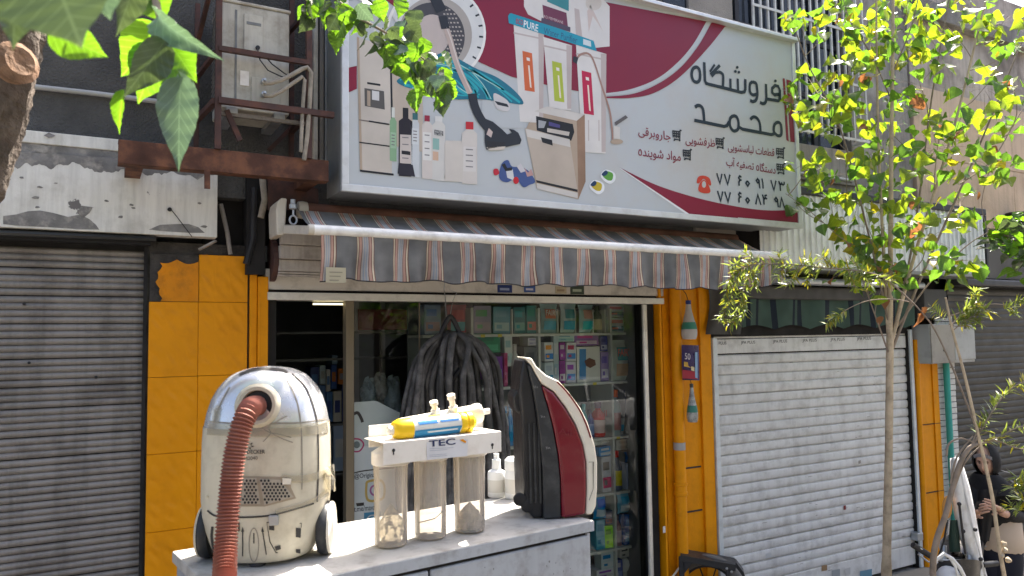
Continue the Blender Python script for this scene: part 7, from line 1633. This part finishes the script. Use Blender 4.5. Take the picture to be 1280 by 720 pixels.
skin_mesh('jacket', [(pp(1245,664), .165,.125), (pp(1244,640), .165,.12), (pp(1244,618,.01), .16,.11), (pp(1242,606,.02), .09,.08), (sA, .075,.075), (pp(1211,648,-.04), .062,.062), (pp(1219,641,-.17), .05,.05), (sB, .078,.078), (pp(1278,648,-.02), .066,.066), (pp(1256,641,-.18), .052,.052)], [(0,1),(1,2),(2,3),(2,4),(4,5),(5,6),(2,7),(7,8),(8,9)], blkc, PN)
def torso(rings, m_, nm):        # elliptical rings (pixel x, pixel y, half width, half depth)
    fh = V((fdir.x, fdir.y, 0)).normalized(); sh = V((fh.y, -fh.x, 0)); mb = MB(); n_ = 28
    for i_, (x, y, a, b_) in enumerate(rings):
        c_ = pp(x, y, .02)
        for j_ in range(n_): th = 6.28319*j_/n_; k_ = 1+.02*math.sin(j_*2.7+i_*1.3); mb.v.append(c_+sh*math.cos(th)*a*k_+fh*math.sin(th)*b_*k_)
    for i_ in range(len(rings)-1):
        for j_ in range(n_): mb.f.append([i_*n_+j_, i_*n_+(j_+1) % n_, (i_+1)*n_+(j_+1) % n_, (i_+1)*n_+j_]); mb.m.append(0)
    return mb
torso([(1246,640,.13,.10),(1247,650,.165,.13),(1247.5,668,.172,.14),(1248,684,.180,.145),(1248,687,.165,.13)], beige, 'blouse').build('blouse', beige, PN, smooth=80)
tr_m = torso([(1247,678,.165,.13),(1247,684,.172,.138),(1247,700,.178,.142),(1246.5,722,.165,.13),(1246.5,738,.10,.09)], navy, 'trousers')
for h_ in (hipA, hipB): tr_m.tube([V((h_.x, h_.y, h_.z-.02)), dn(h_, .62), dn(h_, .46), dn(h_, .25), dn(h_, .07)], [.105,.10,.085,.075,.075], 16)
tr_m.build('trousers', navy, PN, smooth=80)
for h_ in (hipA, hipB): skin_mesh('shoe', [(V((h_.x, h_.y, .05)), .05,.05), (V((h_.x+fdir.x*.15, h_.y+fdir.y*.15, .035)), .045,.034)], [(0,1)], blkc, PN)
# head with face
def headpt(u, v, grow=0.0):
    th, ph = u*6.28319, v*math.pi; x, y, z = math.sin(ph)*math.sin(th), math.sin(ph)*math.cos(th), math.cos(ph)   # y forward, z up
    r_ = .072*x, .092*y, .118*z; jaw = 1-.28*max(0, -z)**1.5
    f_ = r_[1]*(1 if y < 0 else .96); fx = r_[0]*jaw
    if y > 0:
        f_ += .022*math.exp(-((x/.13)**2+((z+.12)/.16)**2)) + .010*math.exp(-((x/.10)**2+((z-.02)/.22)**2))      # nose
        f_ -= .012*(math.exp(-(((abs(x)-.36)/.17)**2+((z-.10)/.12)**2)))                                          # eye sockets
        f_ += .008*math.exp(-((x/.25)**2+((z+.45)/.08)**2)) + .010*math.exp(-((x/.25)**2+((z+.80)/.18)**2)) + .006*math.exp(-(((abs(x)-.4)/.25)**2+((z-.26)/.08)**2))
    return hd + fs_*fx + fdir*(f_+grow) + fu*r_[2]
MB().grid(lambda u, v: headpt(u, v), 44, 34).build('head', skn, PN, smooth=80)
def facept(x, z, off=.002):           # x,z in unit sphere
    y = math.sqrt(max(0.01, 1-x*x-z*z)); ph = math.acos(max(-1, min(1, z))); th = math.atan2(x, y); return headpt(th/6.28319, ph/math.pi, off)
for sx_ in (-1, 1):
    MB().poly([facept(sx_*.36+.13*math.cos(a), .08+.035*math.sin(a)) for a in [i*6.283/12 for i in range(12)]]).build('eye', paint((.05,.035,.03)), PN)
    mb = MB(); mb.ribbon([facept(sx_*x, z) for x, z in ((.18,.20),(.34,.26),(.54,.20))], .009, fdir); mb.build('eyebrow', paint((.035,.022,.018)), PN)
MB().poly([facept(.20*math.cos(a), -.47+.06*math.sin(a), .003) for a in [i*6.283/14 for i in range(14)]]).build('lips', paint((.34,.13,.11)), PN)
# scarf: hood open at the face, draped over the chest
def hood(u, v):
    th = lerp(-2.42, 2.42, u)+math.pi; ph = lerp(.02, 2.75, v)     # back hemisphere and sides
    x, y, z = math.sin(ph)*math.sin(th), math.sin(ph)*math.cos(th), math.cos(ph)
    k_ = 1+.03*math.sin(u*23)+.02*math.sin(v*11)
    return hd + fs_*(x*.098*k_) + fdir*(y*.118*k_-.012) + fu*(z*.138*k_+.008)
MB().grid(hood, 34, 22).build('scarf_hood', blkc, PN, smooth=80)
MB().grid(lambda u, v: lerp(hd-fu*.085+fdir*.045, pp(1243, 618, -.02), v) + fs_*(math.sin(u*6.283)*lerp(.085, .20, v**.8)) + V((fdir.x, fdir.y, 0)).normalized()*(math.cos(u*6.283)*lerp(.075, .13, v))+V((0,0,-.02*math.sin(u*19)*v)), 36, 10).build('scarf_drape', blkc, PN, smooth=80)
MB().grid(lambda u, v: pp(1234+(u-.5)*lerp(26, 15, v)-v*5, lerp(612, 682+6*math.sin(u*5), v), -.155-.035*math.sin(u*3.14)+.012*math.sin(u*15)+.02*v), 8, 12).build('scarf_tail', blkc, PN, smooth=80)
mb = MB(); mb.grid(lambda u, v: hd + fs_*(lerp(-.066, .066, u)) + fdir*(.058+.028*math.cos((u-.5)*2.6)) + fu*(.066+.030*v-.03*(u-.5)**2*4), 10, 3); mb.build('scarf_band', paint((.20,.19,.20)), PN, smooth=80)
for i in range(2): MB().bar(pp(1252+i*12, 588+i*13, -.10), pp(1262+i*10, 591+i*15, -.06), .012, .004).build('pale_stripe', paint((.45,.45,.46)), PN)
# hands and phone
phc = pp(1226, 631, -.27)
MB().hexa([phc+RT*a+UP*b_ for a, b_ in ((-.036,-.02),(.036,-.02),(.036,.028),(-.036,.028))], [phc+RT*a+UP*b_-FW*-.02+V((0,0,-.05)) for a, b_ in ((-.036,-.02),(.036,-.02),(.036,.028),(-.036,.028))]).build('phone', paint((.02,.02,.022), .2), PN, bevel=.004)
def hand(wr, pal, side, par):
    d_ = (pal-wr).normalized(); s_ = V((0,0,1)); n_ = d_.cross(s_).normalized(); s_ = n_.cross(d_).normalized()*-1
    nodes = [(wr, .028,.024), (lerp(wr, pal, .5), .034,.020), (pal, .038,.018)]; ed = [(0,1),(1,2)]
    skin_mesh('palm', nodes, ed, skn, par, 0, 2)
    for k_ in range(4):
        b0_ = pal+s_*(.030-.020*k_)-d_*.004; l_ = (.070,.078,.072,.056)[k_]; cu = n_*side
        skin_mesh('finger', [(b0_, .0095,.0095), (b0_+d_*l_*.45+cu*.006, .0088,.0088), (b0_+d_*l_*.75+cu*.022, .008,.008), (b0_+d_*l_*.9+cu*.040, .0068,.0068)], [(0,1),(1,2),(2,3)], skn, par, 0, 1)
    t0 = lerp(wr, pal, .45)+s_*.03
    skin_mesh('thumb', [(t0, .012,.012), (t0+s_*.022+d_*.018, .0105,.0105), (t0+s_*.030+d_*.045+n_*side*.008, .0085,.0085)], [(0,1),(1,2)], skn, par, 0, 1)
hand(pp(1253,638,-.22), pp(1240,632,-.27), 1, PN); hand(pp(1217,641,-.20), pp(1224,637,-.27), -1, PN)
MB().lathe([(.006,0),(.006,.003),(0,.004)], 8, pp(1232, 683, -.14), CAM-pp(1232,683)).build('button', M['steel'], PN)

# ---- parked motorbike with a tall white windshield
DM = 5.05
def pm(x, y, d=0): return PD(x, y, DM+d)
mg = pm(1200, 760); 
MO = thing('motorbike', (mg.x, mg.y, 0), 'parked motorbike with a tall scuffed white windshield in front of the woman', 'motorbike')
lft = [(1187.5,573),(1187.8,590),(1188.8,617),(1193,646),(1199,672),(1207,692),(1216,714),(1222,728)]; rgt = [(1197,570.5),(1204,581),(1212.6,609),(1219,640),(1223.5,665),(1228,694),(1234,720),(1238,735)]
def shield(u, v):
    k_ = v*(len(lft)-1); i = min(int(k_), len(lft)-2); f_ = k_-i
    x0, y0 = [lerp(lft[i][q], lft[i+1][q], f_) for q in (0,1)]; x1, y1 = [lerp(rgt[i][q], rgt[i+1][q], f_) for q in (0,1)]
    return pm(lerp(x0, x1, u), lerp(y0, y1, u), .10*v*0+.07*(u-.5)**2*4+.004*math.sin(v*20))
M['frp'] = mat('scuffed_white_plastic', (.68,.69,.69), .45, var=.06, dirt=((.45,.43,.40), .6, 12), streak=.3)
ws = MB().grid(shield, 10, 24).build('windshield', M['frp'], MO, smooth=80); sm3 = ws.modifiers.new('thick', 'SOLIDIFY'); sm3.thickness = .006
MB().tube([shield(.72, .1)+FW*-.008, shield(.72, .5)+FW*-.008, shield(.80, .95)+FW*-.008], .006, 6).build('shield_rib', M['frp'], MO, smooth=60)
st_ = MB().tube([pm(1199,630,-.06), pm(1203,664,-.06), pm(1206.5,692,-.05)], .008, 8)
for x, y in ((1199,630),(1204,664),(1219,662),(1226,699)): st_.lathe([(.014,-.01),(.014,.012),(.006,.02)], 8, pm(x, y, -.05), (CAM-pm(x, y)))
st_.build('shield_stay', M['blackpl'], MO, smooth=40)
MB().tube([pm(1143,682,-.05), pm(1150,686,-.05), pm(1166,697,-.02), pm(1180,701), pm(1205,702), pm(1222,706,.05), pm(1240,704,.1)], .013, 10).build('handlebar', M['steel'], MO, smooth=60)
MB().tube([pm(1141,681,-.05), pm(1163,695,-.03)], .020, 10).build('grip', M['blackpl'], MO, smooth=60); MB().tube([pm(1228,706,.06), pm(1246,704,.12)], .020, 10).build('grip', M['blackpl'], MO, smooth=60)
MB().tube([pm(1148,693,-.07), pm(1160,702,-.06), pm(1172,703,-.04)], .006, 6).build('brake_lever', M['steel'], MO, smooth=60)
MB().tube([pm(1172,699), pm(1180,676,.02), pm(1184,652,.03)], .006, 8).build('mirror_stalk', M['blackpl'], MO, smooth=60)
MB().grid(lambda u, v: pm(1184,634,.03)+RT*(math.cos(u*6.283)*math.sin(v*3.1416)*.033)+UP*(math.cos(v*3.1416)*.078)+FW*(math.sin(u*6.283)*math.sin(v*3.1416)*.02), 18, 10).build('mirror_housing', mat('amber_mirror', (.50,.24,.06), .35), MO, smooth=80)
MB().grid(lambda u, v: pm(lerp(1184, 1198, u)+v*3, lerp(650, 690, v), .06-.04*math.sin(u*3.14)), 8, 10).build('handguard', mat('dark_green_fabric', (.02,.045,.035), .7, var=.3), MO, smooth=80)
MB().tube([pm(1186.5,650,.0), pm(1185,668,.0)], .006, 8).build('clutch_rod', M['steel'], MO, smooth=60)
# front fairing, headlight, wheel, tank, seat
fa_c = pm(1196, 712, .02)
MB().grid(lambda u, v: fa_c + RT*(lerp(-.15, .17, u)) + UP*(.055-.30*v+.05*math.sin(u*3.14)) - FW*(.10*math.sin(u*3.14)*(1-.3*v)), 14, 10).build('front_fairing', mat('dark_fairing', (.035,.034,.034), .35, dirt=((.12,.11,.10), .6, 14)), MO, smooth=80)
mb = MB(); mb.tube([pm(1163,722,-.1), pm(1170,700,-.12), pm(1180,692,-.13), pm(1190,698,-.13), pm(1200,710,-.12), pm(1207,724,-.1)], .012, 8); mb.tube([pm(1186,695,-.125), pm(1194,708,-.13), pm(1198,722,-.12)], .009, 8); build_split(mb, 'white_trim', M['frp'], MO, smooth=60)
MB().lathe([(.0,.03),(.05,.025),(.075,0),(.07,-.06),(.0,-.09)], 18, pm(1186, 722, -.08), CAM-pm(1186, 722)).build('headlight', mat('headlight_glass', (.5,.52,.55), .1, spec=.8), MO, smooth=60)
wz = .29; wcn = V((pm(1196,760,-.12).x, pm(1196,760,-.12).y, wz)); fwd = V((CAM.x-wcn.x-.9, CAM.y-wcn.y, 0)).normalized(); axw = V((-fwd.y, fwd.x, 0))
def tyre(par, c_, ax, R_, w_, m1, m2, sp=8):
    prof_ = [(R_-w_*.9, -w_*.45), (R_-w_*.3, -w_*.55), (R_-.004, -w_*.3), (R_, 0), (R_-.004, w_*.3), (R_-w_*.3, w_*.55), (R_-w_*.9, w_*.45)]
    wh_ = MB().lathe(prof_+[prof_[0]], 40, c_, ax, cap=False).build('tyre', m1, par, smooth=60)
    rm_ = MB().lathe([(R_-w_*.9, -w_*.4), (R_-w_*1.15, -w_*.3), (R_-w_*1.15, w_*.3), (R_-w_*.9, w_*.4), (R_-w_*.9, -w_*.4)], 40, c_, ax, cap=False).lathe([(.03,-w_*.5),(.03,w_*.5)], 14, c_, ax)
    a1_ = V(ax).normalized(); u_ = a1_.cross(V((0,0,1))).normalized(); v_ = a1_.cross(u_)
    for i in range(sp): d_ = u_*math.cos(i*6.283/sp)+v_*math.sin(i*6.283/sp); rm_.tube([c_+d_*.02, c_+d_*(R_-w_*1.1)], .006, 5)
    rm_.build('rim', m2, par, smooth=40)
tyre(MO, wcn, axw, .29, .08, M['blackpl'], M['steel']); tyre(MO, wcn-fwd*1.22, axw, .29, .09, M['blackpl'], M['steel'])
top_ = V((fa_c.x, fa_c.y, .92))
for s_ in (-1, 1): MB().tube([wcn+axw*.075*s_, top_+axw*.075*s_-fwd*.08], .018, 8).build('fork', M['steel'], MO, smooth=60)
MB().grid(lambda u, v: top_-fwd*(.15+.42*v)+axw*(math.cos(u*6.283)*.13*math.sin(.35+v*2.4))+V((0,0,-.08+math.sin(u*6.283)*.11*math.sin(.35+v*2.4))), 16, 10).build('fuel_tank', mat('tank_black', (.02,.02,.025), .2, coat=.6), MO, smooth=80)
MB().box(-.13, .13, 0, .62, 0, .09).build('seat', M['blackpl'], MO, bevel=.03).location = (top_-fwd*.6+V((0,0,-.16)))-WLOC[MO.name]
sobj = [o for o in MO.children if o.name.startswith('seat')][0]; sobj.rotation_euler = (0, 0, math.atan2(-fwd.x*-1, -fwd.y)); sobj.location = (top_-fwd*.88+V((0,0,-.16)))-WLOC[MO.name]
MB().bar(wcn-fwd*.35+V((0,0,.1)), wcn-fwd*.80+V((0,0,.12)), .20, .26).build('engine', M['steel'], MO, bevel=.03)
MB().bar(top_-fwd*.1+V((0,0,-.1)), wcn-fwd*1.22, .05).build('frame_tube', M['blackpl'], MO); MB().tube([wcn-fwd*.6-axw*.15+V((0,0,-.05)), wcn-fwd*1.4-axw*.17+V((0,0,.06))], .035, 10).build('exhaust', M['steel'], MO, smooth=60)
MB().tube([wcn-fwd*.62+axw*.1+V((0,0,-.05)), V(((wcn-fwd*.70+axw*.25).x, (wcn-fwd*.70+axw*.25).y, .005))], .010, 6).build('side_stand', M['blackpl'], MO)

# ---- black steel hand cart with a tyre, at the foot of the orange pillar
DC = 6.1
def pcart(x, y, d=0): return PD(x, y, DC+d)
wcc = pcart(886, 749); wcc.z = .305
HC = thing('hand_cart', (wcc.x, wcc.y, 0), 'black steel cart frame over a grey tyre below the white shutter', 'cart')
axc = V((CAM.x-wcc.x, CAM.y-wcc.y, 0)).normalized()
tyre(HC, wcc, axc, .305, .085, mat('dusty_tyre', (.13,.125,.12), .8, var=.25, bump=.4, bs=60), M['blackpl'], 10)
fm2 = paint((.03,.032,.036), .4); sd_ = V((axc.y, -axc.x, 0)); sd_ = sd_ if sd_.dot(RT) > 0 else -sd_
for dd in (-.09, .09):
    a_, b_ = pcart(852, 694, 0)-axc*dd, pcart(919, 706, 0)-axc*dd
    MB().bar(a_, b_, .012, .048).build('top_rail', fm2, HC, bevel=.003)
    MB().bar(V((a_.x, a_.y, a_.z+.02)), V((a_.x, a_.y, .04)), .05, .012).build('post', fm2, HC, bevel=.003)
    b2 = pcart(909, 704, 0)-axc*dd; MB().bar(b2, V((b2.x, b2.y, .04)), .035, .012).build('post', fm2, HC, bevel=.003)
    MB().prism([pcart(855, 696)-axc*dd, pcart(867, 698)-axc*dd, pcart(856, 712)-axc*dd], axc*.006).build('gusset', fm2, HC)
    MB().bar(V((a_.x, a_.y, .10)), V((b_.x, b_.y, .10)), .03, .012).build('lower_rail', fm2, HC)
MB().hexa([pcart(851, 691.5)+axc*.1, pcart(919, 703.5)+axc*.1, pcart(919, 703.5)-axc*.1, pcart(851, 691.5)-axc*.1], [p+V((0,0,.012)) for p in (pcart(851, 691.5)+axc*.1, pcart(919, 703.5)+axc*.1, pcart(919, 703.5)-axc*.1, pcart(851, 691.5)-axc*.1)]).build('deck_plate', fm2, HC)
MB().prism([pcart(915, 703), pcart(921, 704), pcart(930, 716), pcart(936, 740), pcart(926, 740), pcart(918, 722)], -axc*.12).build('side_guard', fm2, HC, bevel=.004)
MB().tube([pcart(840, 722, -.1), pcart(846, 714, -.05), pcart(853, 704)], .008, 8).build('pale_handle', M['ivory'], HC)
MB().tube([wcc-axc*.1, wcc+axc*.1], .014, 10).build('axle', M['steel'], HC)
for x, y in ((908,706),(914,710)): MB().lathe([(.010,0),(.010,.008),(0,.010)], 8, pcart(x, y)+axc*.097, axc).build('bolt', M['steel'], HC)

# ---- trees across the street
for i, (x, y) in enumerate(((-4,-14.2),(1.5,-14.4),(6.5,-14.0),(13.5,-14.4),(19,-14.2))):
    T = thing('street_tree', (x, y, 0), 'broad green street tree across the road, %s' % ('facing the dark shutter','facing the shop door','facing the hanging hoses','facing the white shutter','facing the tan building')[i], 'tree'); rq = random.Random(40+i); itq = []
    MB().tube([(x, y, -.13), (x+.05, y, 1.6), (x, y+.05, 3.2), (x+.1, y, 5)], [.16,.13,.10,.05], 10).build('trunk', M['bark'], T, smooth=60)
    for q in range(5): a = q*1.26; MB().tube([(x, y+.03, 2.6+.2*q), (x+.9*math.cos(a), y+.9*math.sin(a), 3.6+.25*q), (x+1.7*math.cos(a), y+1.7*math.sin(a), 4.3+.3*q)], [.07,.04,.015], 7).build('limb', M['bark'], T, smooth=60)
    cc = [(rq.gauss(0, 1.2), rq.gauss(0, 1.2), rq.uniform(2.6, 5.8)) for _ in range(26)]
    for q in range(1500):
        c_ = cc[rq.randrange(26)]; p = V((x+c_[0]+rq.gauss(0,.38), y+c_[1]+rq.gauss(0,.38), c_[2]+rq.gauss(0,.3)))
        itq.append((([(-.3,0,0),(0,-.1,.03),(.3,0,0),(0,1,-.1)], [(0,1,2,3)]), basis(p, V((rq.uniform(-1,1), rq.uniform(-1,1), rq.uniform(-1,.3))), V((rq.uniform(-.6,.6), rq.uniform(-.6,.6), 1)), rq.uniform(.16,.28)), rq.choice((0,0,1))))
    leaf_mass(itq, T, 'foliage', [M['lm_grn'], M['lm_drk']])

# ---- white car parked across the street, seen as a reflection in the shop glass
CX, CY = 11.0, -11.9
CR = thing('parked_car', (CX, CY, -.13), 'white saloon car parked across the street and mirrored in the shop window', 'car')
def car_section(x):      # x along the car, nose at -2.2 ; returns sill, belt, roof heights and half widths
    belt = .88-.10*max(0, (abs(x)-1.2)/1.0)**2; w = .86-.12*max(0, (abs(x)-1.5)/.7)**2
    return belt, w
wp = mat('white_car_paint', (.78,.78,.78), .2, var=.02, coat=.8); 
secs = []
for i in range(25):
    x = -2.2+4.4*i/24; be_, w_ = car_section(x); z0 = .22
    secs.append([V((CX+x, CY+sy*w_*k_, -.13+z)) for sy, k_, z in ((-1,.94,z0),(-1,1,.5),(-1,.97,be_-.06),(-1,.86,be_),(1,.86,be_),(1,.97,be_-.06),(1,1,.5),(1,.94,z0))])
loft(secs, True, True).build('body', wp, CR, smooth=50)
cab = [(-1.05,.86,.80),(-.35,1.40,.60),(.0,1.45,.60),(.75,1.42,.60),(1.45,.90,.78)]
gsec = [[V((CX+x, CY+sy*w_, -.13+z)) for sy, w_, z in ((-1,.80,.84),(-1,wr,zr),(1,wr,zr),(1,.80,.84))] for x, zr, wr in cab]
loft(gsec, True, True).build('windows', mat('dark_car_glass', (.015,.018,.02), .05, spec=.8), CR)
rf_ = MB(); rf_.add([V((CX+x, CY+s_*.61, -.13+z)) for x, z in ((-.42,1.405),(0,1.46),(.78,1.43)) for s_ in (-1, 1)]+[V((CX+x, CY+s_*.61, -.13+z-.03)) for x, z in ((-.42,1.405),(0,1.46),(.78,1.43)) for s_ in (-1, 1)], [(0,1,3,2),(2,3,5,4),(6,7,9,8),(8,9,11,10),(0,2,8,6),(2,4,10,8),(1,3,9,7),(3,5,11,9),(0,1,7,6),(4,5,11,10)]); rf_.build('roof', wp, CR)
for s_ in (-1, 1):
    for a_, b_ in (((-1.08,.80,.87),(-.40,.61,1.41)), ((1.48,.78,.89),(.76,.61,1.43)), ((.12,.81,.87),(.15,.615,1.44))): MB().bar((CX+a_[0], CY+s_*a_[1], -.13+a_[2]), (CX+b_[0], CY+s_*b_[1], -.13+b_[2]), .07, .05).build('pillar', wp, CR)
    for x in (-1.35, 1.35):
        c_ = V((CX+x, CY+s_*.74, .175)); MB().lathe([(.19,-.09),(.30,-.10),(.31,-.05),(.31,.05),(.30,.10),(.19,.09)], 28, c_, (0,1,0)).build('wheel', M['blackpl'], CR, smooth=40); MB().lathe([(.19,-.095),(.0,-.07)], 20, c_, (0,s_,0), cap=False).lathe([(.19,.095),(.0,.10)], 20, c_, (0,s_,0), cap=False).build('hubcap', M['steel'], CR, smooth=40)
    MB().box(CX-2.215, CX-2.12, CY+s_*.55-.16, CY+s_*.55+.16, .45, .57).build('headlight', mat('car_lamp_%d' % s_, (.5,.5,.52), .15), CR, bevel=.02); MB().box(CX+2.12, CX+2.215, CY+s_*.58-.14, CY+s_*.58+.14, .50, .62).build('tail_light', mat('car_tail_%d' % s_, (.3,.01,.01), .2), CR, bevel=.02)
    MB().box(CX-.85, CX-.70, CY+s_*.92-.07, CY+s_*.92+.07, .74, .84).build('wing_mirror', wp, CR, bevel=.02)
    MB().box(CX-.2, CX-.05, CY+s_*.865-.02, CY+s_*.865+.02, .62, .65).build('door_handle', M['steel'], CR)
